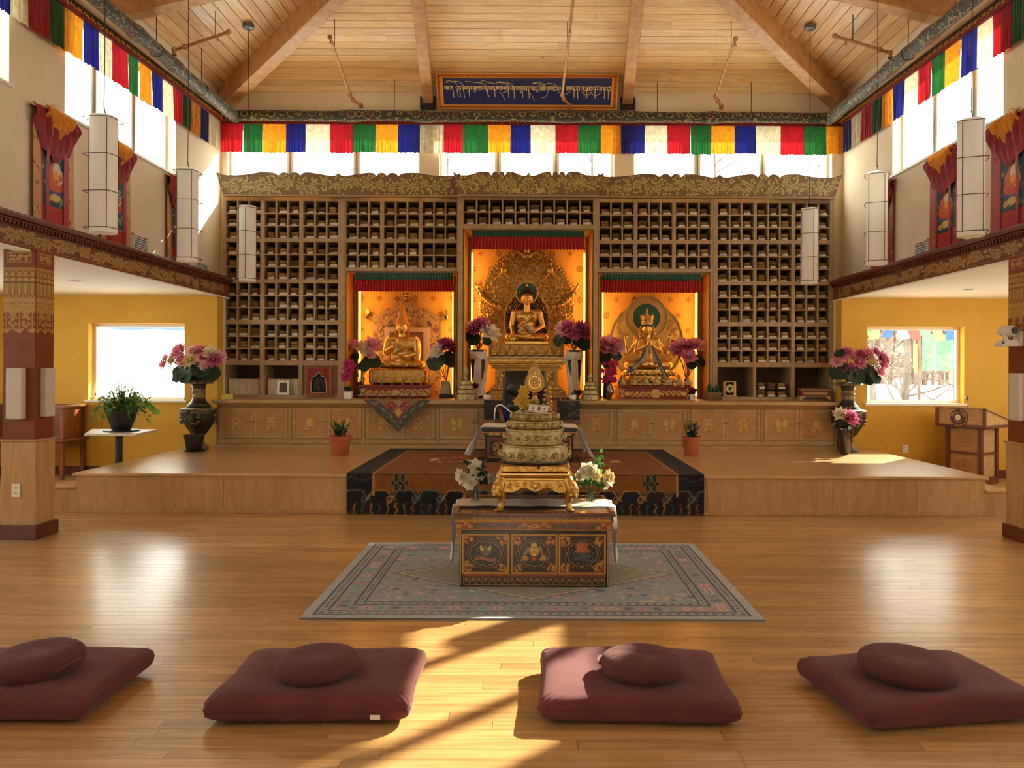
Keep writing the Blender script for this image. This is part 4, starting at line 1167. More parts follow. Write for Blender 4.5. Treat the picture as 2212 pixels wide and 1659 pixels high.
for i in range(0, 420, 7):
    for yy in (5.5, 78.5):
        cb.leaf(i, yy-4, 8, 4, pi/2-.5, (150, 66, 30)).leaf(i, yy-4, 8, 4, pi/2+.5, (190, 104, 44)).ell(i+3.5, yy+2, 1.6, 1.6, (120, 120, 50))
for j in range(0, 84, 7):
    for xx in (6, 414): cb.leaf(xx-4, j, 8, 4, -.5, (150, 66, 30)).leaf(xx-4, j, 8, 4, .5, (190, 104, 44))
cb.frame(0, 420, 0, 84, 2, (240, 190, 96)).frame(13, 407, 11, 73, 2, (240, 190, 96))
bor = painted('gilt_border', cb, lambda Uu, Wv: (-1.517+Uu*2.88, 12.22+.33*(1-Wv)-.003, 6.217-.458*(1-Wv)), VCL, o)
SGOLD = pm('sign_gold', (248, 226, 164), .5)
tx = MB(); r = random.Random(4)
def st_(pts, w=5):
    P_ = [sgp(x, y, .010) for x, y in pts]; tx.tube(P_, w*.0009, 4)
def smooth(pts, n=6):
    out = []
    for i in range(len(pts)-1):
        p0, p1, p2, p3 = pts[max(i-1, 0)], pts[i], pts[i+1], pts[min(i+2, len(pts)-1)]
        for k in range(n):
            t = k/n; out.append(tuple(.5*((2*p1[q])+(-p0[q]+p2[q])*t+(2*p0[q]-5*p1[q]+4*p2[q]-p3[q])*t*t+(-p0[q]+3*p1[q]-3*p2[q]+p3[q])*t**3) for q in range(len(p1))))
    return out + [pts[-1]]
for x0, x1 in ((180, 275), (305, 1458), (1515, 1650), (1680, 1995)):
    x = x0
    while x < x1-10:
        w = r.uniform(17, 27); k = r.randrange(5); t, b = 232+r.uniform(-4, 4), 270+r.uniform(-4, 4)
        st_([(x, t+2), (x+w, t)], 4)
        if k == 0: st_([(x+2, t), (x+3, b)], 6); st_([(x+w-3, t), (x+w-3, b)], 6)
        elif k == 1: st_(smooth([(x+w, t), (x+4, t+12), (x+6, b), (x+w-2, b-4), (x+w-4, t)]), 5)
        elif k == 2: st_(smooth([(x+3, t), (x+w*.5, t+16), (x+3, b)]), 5); st_([(x+w-3, t), (x+w-4, b+4)], 6)
        elif k == 3: st_(smooth([(x+2, t), (x+4, b-6), (x+w*.5, b), (x+w-3, b-8), (x+w-3, t)]), 5)
        else: st_([(x+w*.5, t), (x+w*.5, b)], 7); st_(smooth([(x+2, b-6), (x+w*.5, b-14), (x+w-2, b)]), 4)
        x += w+3
for x, y in ((275, 358), (322, 352), (350, 354), (392, 362), (450, 352), (655, 352), (732, 352), (882, 360), (945, 370), (1037, 355), (1108, 362), (1598, 350), (1612, 360), (1645, 368), (1716, 356), (1746, 356), (1836, 360), (1940, 366), (1983, 368)):
    st_(smooth([(x-5, 262), (x-2, 300), (x+2, y)]), 6)
for c in ([(195,192),(215,178),(250,178),(290,190),(320,215)], [(200,195),(225,188)], [(265,192),(300,178),(350,190),(385,222)], [(410,180),(500,190),(600,202),(632,228)], [(575,186),(615,170),(645,188),(760,206)],
          [(750,196),(785,182),(900,202),(942,238)], [(760,190),(820,196),(882,218)], [(1142,206),(1180,188),(1250,198),(1285,238)], [(1268,214),(1320,196),(1380,206),(1416,228)], [(1150,195),(1200,205),(1260,225)],
          [(778,298),(812,322),(838,382)], [(800,310),(862,288)], [(1110,308),(1142,335),(1170,392)], [(1242,352),(1288,346),(1320,292)], [(1425,286),(1490,322),(1562,286)], [(1685,290),(1750,326),(1802,292)], [(1780,290),(1842,332),(1906,288)],
          [(630,262),(650,310),(668,345)], [(1190,270),(1196,292),(1214,284)], [(1010,268),(1020,300),(1030,290)], [(500,270),(510,300),(520,288)]):
    st_(smooth(c), 4.5)
ob('lettering', tx, SGOLD, o, kind='stuff')
ob('hanging_wire', MB().tube([sgp(700, 90, -.01), (-.6, 12.62, 6.125)], .003, 4).tube([sgp(1500, 90, -.01), (.55, 12.62, 6.125)], .003, 4), WIRE, o)

# ---- wall grilles
def grille(label, x, y0, y1, z0, z1, sgn, n):
    o = thing('wall_grille', label, 'vent', (x, (y0+y1)/2, z0), 'wall air grilles')
    b = lambda q0, q1, a, c, e, f: MB().box(min(x+sgn*q0, x+sgn*q1), max(x+sgn*q0, x+sgn*q1), a, c, e, f)
    ob('backing', b(.002, .004, y0, y1, z0, z1), ALUD, o)
    m = MB()
    for q in (b(.002, .022, y0, y1, z0, z0+.02), b(.002, .022, y0, y1, z1-.02, z1), b(.002, .022, y0, y0+.02, z0, z1), b(.002, .022, y1-.02, y1, z0, z1)): m.add(q.v, q.f)
    ob('frame', m, WALL, o)
    for k in range(n):
        z = z0+.025+(z1-z0-.05)*(k+.5)/n; ob('slat', b(.004, .02, y0+.02, y1-.02, z-.005, z+.005), ALU, o)
grille('grey wall grille between the left wall scrolls', -XW, 9.92, 10.32, 3.0, 3.28, 1, 8)
grille('slatted wall grille at the back left corner', -XW, 11.75, 12.25, 2.98, 3.19, 1, 6)
grille('grey wall grille between the right wall scrolls', XW, 9.98, 10.32, 2.95, 3.26, -1, 8)

# ---- painted scrolls (thangkas)
SILKR = pm('scroll_red_silk', (150,24,30), .6, c2=(120,16,24), ns=14, sheen=.2)
SILKY = pm('scroll_yellow_silk', (226,156,44), .6, c2=(206,132,30), ns=14, sheen=.2)
RIB = pm('red_ribbon', (158,26,32), .55)
def scroll_canvas(seed, redborder):
    r = random.Random(seed); w, h = 64, 110
    cv = CV(w, h, (150, 70, 52) if redborder else (188, 146, 84))
    for k in range(70):
        x, y = r.uniform(0, w), r.uniform(0, h); c = r.choice([(196,150,96), (110,60,52), (178,60,50), (120,110,90)] if redborder else [(160,112,60), (210,172,110), (130,80,70), (150,60,50)])
        cv.flower(x, y, r.uniform(2, 4), 5, c, None) if False else cv.ell(x, y, r.uniform(1, 2.6), r.uniform(1, 2), c)
    cv.rect(12, w-10, 8, 98, (172, 34, 36)).rect(15, w-13, 24, 98, (36, 70, 72))
    # landscape
    for k in range(60): cv.leaf(r.uniform(16, w-14), r.uniform(26, 96), r.uniform(3, 6), 2.5, r.uniform(0, 6.28), r.choice([(60,112,70), (94,132,84), (42,76,58), (142,150,90), (36,60,92), (150,160,150)]))
    for k in range(14): cv.ell(r.uniform(16, w-14), r.uniform(80, 96), 3, 1.6, r.choice([(70,100,130), (170,180,180)]))
    # seated robed figure with halo
    cx = w*.5+r.uniform(-3, 3)
    cv.ell(cx, 74, 8, 10, (120, 176, 128)).ell(cx, 74, 8, 10, (60, 110, 80), 0, .86)
    cv.ell(cx, 42, 14, 6, (60, 70, 130)).ell(cx, 46, 13, 7, (192, 84, 44)).ell(cx, 56, 8, 11, (200, 98, 52)).ell(cx+2, 60, 5, 7, (206, 196, 170))
    cv.ell(cx, 73, 3.6, 4.6, (222, 180, 140)).leaf(cx, 74, 9, 7, pi/2, (178, 60, 36)).ell(cx+1, 54, 4, 4, (226, 150, 60))
    cv.line([(cx-8, 60), (cx-11, 52), (cx-4, 48)], 2.6, (200, 98, 52)).line([(cx+8, 60), (cx+11, 52), (cx+4, 47)], 2.6, (222, 180, 140))
    cv.ell(cx, 33, 7, 4, (200, 176, 110)).ell(cx-9, 31, 4, 3, (190, 150, 80)).ell(cx+9, 31, 4, 3, (110, 150, 100))
    # red lattice panel below the picture
    cv.rect(15, w-13, 9, 22, (176, 44, 40))
    for yy in range(10, 22, 3): cv.rect(15, w-13, yy, yy+1, (140, 30, 30))
    return cv
def scroll(label, sgn, d0, d1, zt, zb, seed, redb):
    x = sgn*(XW-.035); w = d1-d0; dm = (d0+d1)/2
    o = thing('painted_scroll', label, 'wall hanging', (x, dm, zb), 'painted scrolls on the side walls')
    # canvas; U runs so that the picture reads correctly from inside
    fn = lambda Uu, Wv: (x - sgn*(.008*np.sin(Uu*9+seed) + .012*(1-Wv)), (d0+Uu*w) if sgn < 0 else (d1-Uu*w), zb+.03+Wv*(zt-zb-.05))
    fb = lambda Uu, Wv: (x + sgn*.006 - sgn*(.008*np.sin(Uu*9+seed) + .012*(1-Wv)), (d0+Uu*w) if sgn < 0 else (d1-Uu*w), zb+.03+Wv*(zt-zb-.05))
    painted('painted_cloth', scroll_canvas(seed, redb), fn, VC, o)
    painted('backing_cloth', CV(12, 12, (170, 120, 60)), fb, VC, o)
    ob('top_rod', MB().tube([(x, d0-.03, zt-.01), (x, d1+.03, zt-.01)], .014, 8), BROWN, o)
    ob('bottom_rod', MB().tube([(x-sgn*.01, d0-.04, zb+.03), (x-sgn*.01, d1+.04, zb+.03)], .02, 10), BROWN, o)
    r = random.Random(seed)
    def gath(za, zb_, q0, q1, bul, n):
        def f(u, v):
            q = q0+(q1-q0)*u; sag = 4*u*(1-u)
            z = za+(zb_-za)*v*(.35+.65*sag) + .02*sin(u*n*3.1)*v
            return (x-sgn*(.02+bul*sin(pi*v)*(.6+.4*sin(u*n*2*pi))+.012*sin(u*n*6.28+v*3)), d0+w*q, z)
        return MB().grid(f, 41, 12)
    ob('red_silk_cover', gath(zt+.03, zt-.48, -.04, 1.04, .06, 7), SILKR, o, smooth=True)
    ob('yellow_silk_cover', gath(zt+.07, zt-.27, .22, .86, .09, 6), SILKY, o, smooth=True)
    for q in (.3, .72):
        ob('ribbon', MB().grid(lambda u, v, q=q: (x-sgn*(.03+.004*sin(v*7)), d0+w*(q-.035+.07*u), zt-.02-(zt-zb-.12)*v), 4, 14), RIB, o, smooth=True)
    ob('hanging_cord', MB().tube([(x, d0+.1, zt), (x, dm, zt+.12), (x, d1-.1, zt)], .004, 4), SILKY, o)
scroll('painted scroll with yellow brocade border, nearest on the left wall', -1, 7.88, 8.60, 4.22, 2.97, 1, False)
scroll('painted scroll on the left wall half hidden behind the nearest left lantern', -1, 9.12, 9.82, 4.26, 2.97, 2, False)
scroll('painted scroll on the left wall nearest the back corner', -1, 10.80, 11.52, 4.24, 2.97, 3, False)
scroll('painted scroll with red brocade border cut by the right picture edge', 1, 7.86, 8.58, 4.22, 2.97, 4, True)
scroll('painted scroll on the right wall half hidden behind the nearest right lantern', 1, 9.15, 9.90, 4.22, 2.97, 5, True)
scroll('painted scroll on the right wall nearest the back corner', 1, 10.88, 11.6, 4.24, 2.97, 6, True)

# ---- soffit downlights
for x, y, lb_ in ((-5.62, 9.6, 'small recessed downlight in the left soffit'), (5.72, 10.15, 'small recessed downlight in the right soffit'), (6.35, 9.4, 'recessed downlight in the right soffit near the column')):
    o = thing('recessed_downlight', lb_, 'ceiling light', (x, y, ZS-.01), 'recessed soffit downlights')
    ob('trim_ring', MB().lathe([(.055, 0), (.085, -.006), (.085, .0), (.055, .004)], (x, y, ZS-.002), 24, close=False), WHITE, o, smooth=True)
    ob('lamp_face', MB().lathe([(.01, 0), (.055, 0), (.055, .002), (.01, .002)], (x, y, ZS-.004), 20), LCAP, o)
# ================================================================== FLOWERS AND PLANTS (kit)
PETAL = {k: pm('petal_'+k, c, .6, c2=c2, ns=6, trans=.3) for k, c, c2 in (
    ('pink', (238,172,188), (224,140,166)), ('pale', (244,210,214), (236,188,196)), ('rose', (216,118,160), (196,92,140)), ('purple', (178,84,146), (152,62,122)),
    ('white', (240,234,218), (230,222,200)), ('cream', (240,226,176), (228,208,150)), ('magenta', (196,44,112), (160,30,90)), ('red', (150,24,30), (120,16,22)), ('yellow', (222,184,70), (196,152,44)))}
LEAFD = pm('leaf_dark', (36,62,40), .5, c2=(26,48,32), ns=8, trans=.1)
LEAFG = pm('leaf_green', (78,122,56), .5, c2=(56,96,42), ns=8, trans=.4)
LEAFL = pm('leaf_fresh', (146,184,84), .5, c2=(112,156,62), ns=8, trans=.45)
STEM = pm('stem_green', (74,96,52), .6)
STEMD = pm('stem_brown', (74,48,36), .6)
SOIL = pm('potting_soil', (52,36,26), .95, c2=(34,24,18), ns=40)
TERRA = pm('terracotta', (182,98,66), .8, c2=(164,84,54), ns=8)
_BL = {}
def bloom_mesh(kind):
    mb = MB(); r = random.Random(kind)
    def layer(n, L, w, el, cup, curl, z=0., jit=.06):
        for k in range(n):
            a = 2*pi*(k+r.uniform(-.15, .15))/n + z*9; e = el+r.uniform(-jit, jit)*2
            d = V((cos(a)*cos(e), sin(a)*cos(e), sin(e))); up = V((-cos(a)*sin(e), -sin(a)*sin(e), cos(e)))
            mb.petal((cos(a)*.06, sin(a)*.06, z), d, up, L*r.uniform(.9, 1.05), w, cup, curl)
    if kind == 'lotus':
        layer(9, 1.0, .56, .12, .3, .25); layer(8, .9, .44, .6, .3, .2, .03); layer(6, .72, .4, 1.05, .3, .1, .06); mb.ell((0, 0, .22), (.16, .16, .14), 8, 5)
    elif kind == 'mum':
        layer(15, 1.0, .34, .05, .25, .15); layer(14, .88, .32, .42, .25, .2, .04); layer(12, .72, .28, .8, .25, .2, .08); layer(8, .5, .24, 1.15, .2, .1, .1); mb.ell((0, 0, .2), (.12, .12, .12), 8, 5)
    elif kind == 'peony':
        layer(7, 1.0, .85, .15, .35, .3, 0., .12); layer(7, .88, .8, .55, .35, .1, .08, .12); layer(6, .72, .7, .95, .35, -.1, .12, .12); layer(5, .55, .55, 1.25, .35, -.2, .15, .1)
    else:   # orchid
        layer(5, 1.0, .7, .2, .15, -.1); mb.ell((0, 0, .12), (.22, .22, .2), 8, 5)
    return mb
def bloom(par, kind, mk, c, r, dirv, name='bloom'):
    key = (kind, mk)
    if key not in _BL: _BL[key] = _mesh('bloom', bloom_mesh(kind), PETAL[mk], (0,0,0), 170)
    o = bpy.data.objects.new(name, _BL[key]); COL.objects.link(o); o.parent = par
    g = ORG[par.name]; o.location = (c[0]-g[0], c[1]-g[1], c[2]-g[2]); r *= 1.7; o.scale = (r, r, r*1.05)
    o.rotation_euler = (V(dirv).to_track_quat('Z', 'Y').to_matrix() @ Matrix.Rotation(random.uniform(0, 6), 3, 'Z')).to_euler()
    return o
def lotus_leaf(mb, c, r, nrm, wav=.12):
    c = V(c); q = V(nrm).to_track_quat('Z', 'Y'); n = 18; vs = [c + q @ V((0, 0, -.12*r))]
    for j, f in ((1, .55), (2, 1.)):
        for k in range(n):
            a = 2*pi*k/n; z = (.10 if j == 2 else .0)*r + (wav*r*sin(a*5+c.x*40) if j == 2 else 0)
            vs.append(c + q @ V((r*f*cos(a), r*f*sin(a), z)))
    fs = [(0, 1+k, 1+(k+1) % n) for k in range(n)] + [(1+k, 1+n+k, 1+n+(k+1) % n, 1+(k+1) % n) for k in range(n)]
    mb.add(vs, fs)
def bouquet(label, base, blooms, leaves, group=None, stem=None, srad=.006, leafm=None, cat='flowers'):
    """blooms: (dx, dy, dz, r, kind, petal); leaves: (dx, dy, dz, r, normal)"""
    o = thing('flower_bouquet', label, cat, base, group); b = V(base)
    for dx, dy, dz, r, kind, mk in blooms:
        p = b+V((dx, dy, dz)); d = V((dx*.7, dy*.7-.14, .08+abs(dz)*.3))
        bloom(o, kind, mk, p, r, d)
        ob('stem', MB().tube([b+V((dx*.08, dy*.08, .006)), b+V((dx*.4, dy*.4, dz*.5)), p-d.normalized()*r*.1], srad, 5), stem or STEM, o)
    for dx, dy, dz, r, nr in leaves:
        m = MB(); lotus_leaf(m, b+V((dx, dy, dz)), r, nr); ob('leaf', m, leafm or LEAFD, o, smooth=True)
        ob('stem', MB().tube([b+V((dx*.08, dy*.08, .006)), b+V((dx*.5, dy*.5, dz*.6)), b+V((dx, dy, dz))-V(nr).normalized()*r*.1], srad, 5), stem or STEM, o)
    return o
def vase(name, label, c, prof, mat, group=None, n=28, cat='vase', extra=None):
    o = thing(name, label, cat, c, group)
    ob('body', MB().lathe(prof, c, n), mat, o, smooth=40)
    return o

# ================================================================== STATUES
def fuse(name, mb, vox, mat, par, sm=3):
    tmp = bpy.data.objects.new('tmp', _mesh('tmp', mb, mat, ORG[par.name], False)); COL.objects.link(tmp)
    m = tmp.modifiers.new('r', 'REMESH'); m.mode = 'VOXEL'; m.voxel_size = vox
    s = tmp.modifiers.new('s', 'SMOOTH'); s.factor = .5; s.iterations = sm
    dg = bpy.context.evaluated_depsgraph_get(); me = bpy.data.meshes.new_from_object(tmp.evaluated_get(dg))
    bpy.data.objects.remove(tmp)
    me.polygons.foreach_set('use_smooth', [True]*len(me.polygons)); me.materials.clear(); me.materials.append(mat)
    return ob(name, me, mat, par)
class Px:
    """builds in photo-pixel units about (cx, base v) at depth d"""
    def __init__(s, cx, cv, d): s.k = d/FPX; s.o = V((U(cx, d), d, Z(cv, d))); s.m = MB()
    def p(s, q): return s.o + V((q[0], q[1], q[2]))*s.k
    def e(s, c, r, rot=None): s.m.ell(s.p(c), tuple(x*s.k for x in r), 14, 10, rot); return s
    def c(s, a, b, ra, rb): s.m.capsule(s.p(a), s.p(b), ra*s.k, rb*s.k); return s
    def t(s, pts, r, n=6): s.m.tube([s.p(q) for q in pts], [x*s.k for x in r] if isinstance(r, list) else r*s.k, n); return s
    def sub(s): q = Px.__new__(Px); q.k, q.o, q.m = s.k, s.o, MB(); return q
def hand(f, wrist, d, up, L, side):
    """palm + five fingers; d = finger direction, up = back of the hand, side=+1 thumb towards d x up"""
    w = V(wrist); d = V(d).normalized(); up = V(up).normalized(); s = d.cross(up)*side
    f.c(w, w+d*L*.42, L*.17, L*.2); f.c(w+s*L*.08, w+d*L*.42+s*L*.13, L*.12, L*.13); f.c(w-s*L*.08, w+d*L*.42-s*L*.13, L*.12, L*.13)
    for k, (o, ln) in enumerate(((.22, .44), (.075, .52), (-.075, .5), (-.22, .38))):
        a = w+d*L*.46+s*L*o; b = a+d*L*ln*.55-up*L*.04; f.c(a, b, L*.085, L*.075); f.c(b, b+d*L*ln*.45-up*L*.12, L*.075, L*.055)
    a = w+d*L*.1+s*L*.22; f.c(a, a+d*L*.22+s*L*.16, L*.09, L*.075); f.c(a+d*L*.22+s*L*.16, a+d*L*.42+s*L*.14, L*.075, L*.055)
def head(f, c, w, h):
    """face looking towards the viewer (-y); c = centre, w = half width, h = half height"""
    x, y, z = c
    f.e((x, y, z), (w, w*1.08, h)); f.e((x, y-w*.18, z-h*.42), (w*.78, w*.82, h*.56)); f.e((x, y-w*.35, z-h*.82), (w*.36, w*.5, h*.2))
    f.c((x, y-w*1.0, z+h*.12), (x, y-w*1.16, z-h*.2), w*.11, w*.2); f.e((x, y-w*1.06, z-h*.24), (w*.24, w*.16, h*.08))
    for s in (-1, 1):
        f.e((x+s*w*.40, y-w*.90, z+h*.06), (w*.25, w*.16, h*.075)); f.c((x+s*w*.16, y-w*1.0, z+h*.24), (x+s*w*.6, y-w*.82, z+h*.25), w*.06, w*.05)
        f.e((x+s*w*.98, y+w*.05, z-h*.15), (w*.14, w*.26, h*.5)); f.e((x+s*w*.52, y-w*.72, z-h*.28), (w*.3, w*.25, h*.2))
    f.e((x, y-w*.98, z-h*.46), (w*.30, w*.14, h*.06)); f.e((x, y-w*.95, z-h*.55), (w*.24, w*.14, h*.06))
def scrolls(f, pts, rt):
    for (x, z, r, a0, sg) in pts:
        q = [(x+r*(1-t)*cos(a0+sg*2*pi*1.5*t), -.6-2.2*t, z+r*(1-t)*sin(a0+sg*2*pi*1.5*t)) for t in np.linspace(0, .92, 15)]
        f.t(q, [rt*(1-.35*t) for t in np.linspace(0, 1, 15)], 5)
def reliefdisc(f, x, z, rx, rz, y0, y1, n=48):
    vs = [f.p((x+rx*cos(2*pi*k/n), y0, z+rz*sin(2*pi*k/n))) for k in range(n)] + [f.p((x+rx*cos(2*pi*k/n), y1, z+rz*sin(2*pi*k/n))) for k in range(n)]
    f.m.add(vs, [tuple(range(n)), tuple(range(2*n-1, n-1, -1))] + [(k, (k+1) % n, n+(k+1) % n, n+k) for k in range(n)]); return f
def annulus(f, x, z, ri, ro, y0, y1, n=48, asp=1.):
    vs = []
    for y in (y0, y1):
        for r in (ri, ro): vs += [f.p((x+r*cos(2*pi*k/n), y, z+r*asp*sin(2*pi*k/n))) for k in range(n)]
    fs = []
    for k in range(n):
        j = (k+1) % n; fs += [(k, j, n+j, n+k), (2*n+k, 3*n+k, 3*n+j, 2*n+j), (n+k, n+j, 3*n+j, 3*n+k), (k, 2*n+k, 2*n+j, j)]
    f.m.add(vs, fs); return f
BLUEH = pm('lapis_hair', (22,26,44), .5, c2=(14,16,30), ns=60, bump=.6, bs=240)
HALOG = pm('halo_green', (24,84,58), .45)
FACEG = pm('matt_gold_face', (222,178,112), .5, .35)
DARKR = pm('ray_field_dark', (34,24,22), .6)
CLOTHW = pm('white_silk_scarf', (228,218,204), .7, c2=(210,198,182), ns=10, trans=.15)
CLOTHB = pm('blue_silk_scarf', (52,118,176), .6, c2=(40,94,150), ns=10)
CLOTHY = pm('yellow_silk_scarf', (220,176,80), .6)
HATO = pm('orange_hat_cloth', (232,148,52), .7, c2=(216,130,40), ns=8)
REDGB = pm('red_lacquer', (124,46,28), .45, coat=.2)

# ---------------- central seated Buddha
d = 12.30; k = d/FPX
o = thing('buddha_statue', 'gilt seated Buddha with dark blue hair in the central niche', 'statue', (U(1137.5, d), d, Z(737, d)))
f = Px(1137.5, 736.5, d)
f.e((0, -3, 7), (30, 15, 7)); f.e((0, 2, 20), (20, 12, 15)); f.e((0, 1, 34), (20, 11.5, 14)); f.e((0, 1, 50), (25, 12, 16)); f.c((-24, 2, 61), (24, 2, 61), 7.5, 7.5)
f.e((-10, -7, 52), (11, 5, 8)); f.e((10, -7, 52), (11, 5, 8)); f.c((0, 0, 62), (0, -1, 78), 7.5, 6.6)
head(f, (0, -2, 91), 11.5, 14)
f.c((-27, 2, 60), (-32.5, 3, 33), 7.2, 6); f.c((-32.5, 3, 33), (-30, -15, 16), 5.6, 4); hand(f, (-30, -17, 14), (0, -.25, -1), (0, -1, .2), 17, 1)
f.c((27, 2, 60), (34, 4, 34), 7.2, 6); f.c((34, 4, 34), (13, -17, 19), 5.6, 4); hand(f, (12, -18, 18), (-1, -.05, .05), (0, .3, -1), 17, 1)
f.c((-12, 2, 8), (-38, -9, 8), 10, 8.5); f.c((12, 2, 8), (38, -9, 8), 10, 8.5); f.c((-37, -11, 6.5), (12, -22, 6), 7, 5); f.c((37, -11, 6.5), (-14, -24, 9), 7, 5)
f.e((18, -22, 6), (8, 4, 3.4)); f.e((-19, -24, 9.6), (8, 4, 3.4))
f.t([(24, -8, 63), (12, -13, 52), (-4, -13.5, 40), (-18, -10, 31), (-21, 2, 28)], [2.2, 2, 2, 2, 1.6])
f.t([(-20, -7, 22), (0, -12.5, 20), (20, -7, 22)], 1.8)
for q in (-1, 0, 1): f.t([(30, -8+q, 10+q*3), (6, -24, 11+q*2), (-20, -25, 6+q*2)], 1.)
fuse('body', f.m, .0042, GOLDS, o)
g = f.sub(); g.e((0, 2, 97.6), (12.9, 13.0, 12.4)); g.e((0, 1, 111), (6.2, 6.2, 7)); 
for i in range(7):
    for j in range(14):
        a = 2*pi*j/14+i*.3; ph = .12+i*.2; rr = 12.7
        if sin(a)*cos(ph) > -.78: g.e((rr*cos(a)*cos(ph), 2+rr*sin(a)*cos(ph), 97.6+12.4*sin(ph)), (1.35, 1.35, 1.35))
ob('hair', g.m, BLUEH, o, smooth=True)
g = f.sub(); g.e((0, 0, 120), (2.2, 2.2, 4)); g.e((0, -13.4, 95.6), (.9, .7, .9)); ob('jewel', g.m, GOLDS, o, smooth=True)
g = f.sub(); g.m.lathe([(2*k, 0), (6*k, 3*k), (8.5*k, 8*k), (9*k, 11*k), (7.5*k, 11.5*k)], g.p((0, -21, 19)), 18); ob('alms_bowl', g.m, GOLDR, o, smooth=True)
g = f.sub()
g.m.grid(lambda u, v: g.p((-17+34*u, -22-3*sin(u*pi)-2*sin(v*7+u*5), 33-16*v*(.55+.45*abs(u-.35)*2)-10*abs(u-.5)*(1-v))), 16, 10); ob('white_scarf', g.m, CLOTHW, o, smooth=True)
# aureole behind
a = thing('buddha_aureole', 'ornate gilt openwork aureole behind the central Buddha', 'aureole', (U(1137.5, d), d+.28, Z(760, d)))
f = Px(1137.5, 736.5, d+.28); r = random.Random(3)
out = []
for i in range(120):
    t = i/119*pi
    R = 105*(1+.035*abs(sin(t*11)));  zz = 64
    x = R*cos(t); z = zz + (133 if True else 0)*sin(t)*(1+.03*abs(sin(t*11)))
    out.append((x, z))
low = [(-105, 64), (-108, 40), (-104, 14), (-88, -12), (88, -12), (104, 14), (108, 40)]
poly = out + low[0:]
poly = [(x*.98, z) for x, z in poly]
f.m.prism([(0, 0)], 0, 0) if False else None
vs = [(f.p((x, 0, z))) for x, z in poly]; n = len(vs); vs += [f.p((x, 5, z)) for x, z in poly]
f.m.add(vs, [tuple(range(n)), tuple(range(2*n-1, n-1, -1))] + [(i, (i+1) % n, n+(i+1) % n, n+i) for i in range(n)])
ob('openwork_plate', f.m, GOLDR, a)
def halo_pts(n, lo):
    pts = []
    while len(pts) < n:
        t = r.uniform(-.35, pi/2); R = r.uniform(lo, .95)
        x = 104*R*cos(t); z = 64+128*R*sin(t) if t > 0 else 64+90*R*sin(t)
        if abs(x) < 46 and z < 104: continue
        if min([((x-q[0])**2+(z-q[1])**2)**.5 for q in pts] or [99]) < 6.0: continue
        pts.append((x, z))
        if len(pts) > 400: break
    return pts
pts = []
for _ in range(3000):
    t = r.uniform(-.5, pi/2); R = sqrt(r.uniform(.1, .93)); x = 104*R*cos(t); z = 64+(128 if t > 0 else 150)*R*sin(t)
    if z < -8 or ((x/46)**2+((z-42)/66)**2 < 1) or ((x/26)**2+((z-104)/26)**2 < 1) or x < 2: continue
    if min([((x-q[0])**2+(z-q[1])**2)**.5 for q in pts] or [99]) < 8.2: continue
    pts.append((x, z))
sc_ = []
for x, z in pts:
    rr, aa, sg = r.uniform(5.2, 8.6), r.uniform(0, 6.28), r.choice((-1, 1))
    sc_ += [(x, z, rr, aa, sg), (-x, z, rr, pi-aa, -sg)]
f2 = f.sub(); scrolls(f2, sc_, 1.5)
for x, z in pts[::2]:
    for s in (-1, 1): f2.e((s*x, -3, z), (1.9, 1.5, 1.9))
for i in range(46):
    t = pi*i/45; f2.e((101*cos(t), -.5, 64+130*sin(t)), (3.4, 2, 3.4))
ob('scrollwork', f2.m, GOLD, a, smooth=True, kind='stuff')
f2 = f.sub()        # rim beads round the body halo and the head halo
annulus(f2, 0, 42, 47, 50, -4, 1, 48, 1.38); annulus(f2, 0, 104, 22, 25, -5, 1); 
for i in range(56): f2.e((48.5*cos(2*pi*i/56), -4.5, 42+48.5*1.38*sin(2*pi*i/56)), (1.7, 1.3, 1.7))
ob('halo_rim', f2.m, GOLD, a, smooth=40)
f2 = f.sub(); reliefdisc(f2, 0, 42, 47, 65, -1.5, 0); ob('ray_field', f2.m, DARKR, a)
f2 = f.sub()
for i in range(54):
    t = 2*pi*i/54; f2.t([(30*cos(t), -2.2, 42+40*sin(t)), (46.4*cos(t), -2.2, 42+64*sin(t))], .5, 4)
ob('gold_rays', f2.m, GOLD, a, kind='stuff')
f2 = f.sub(); reliefdisc(f2, 0, 104, 22, 22, -4, -2); ob('head_halo', f2.m, HALOG, a)
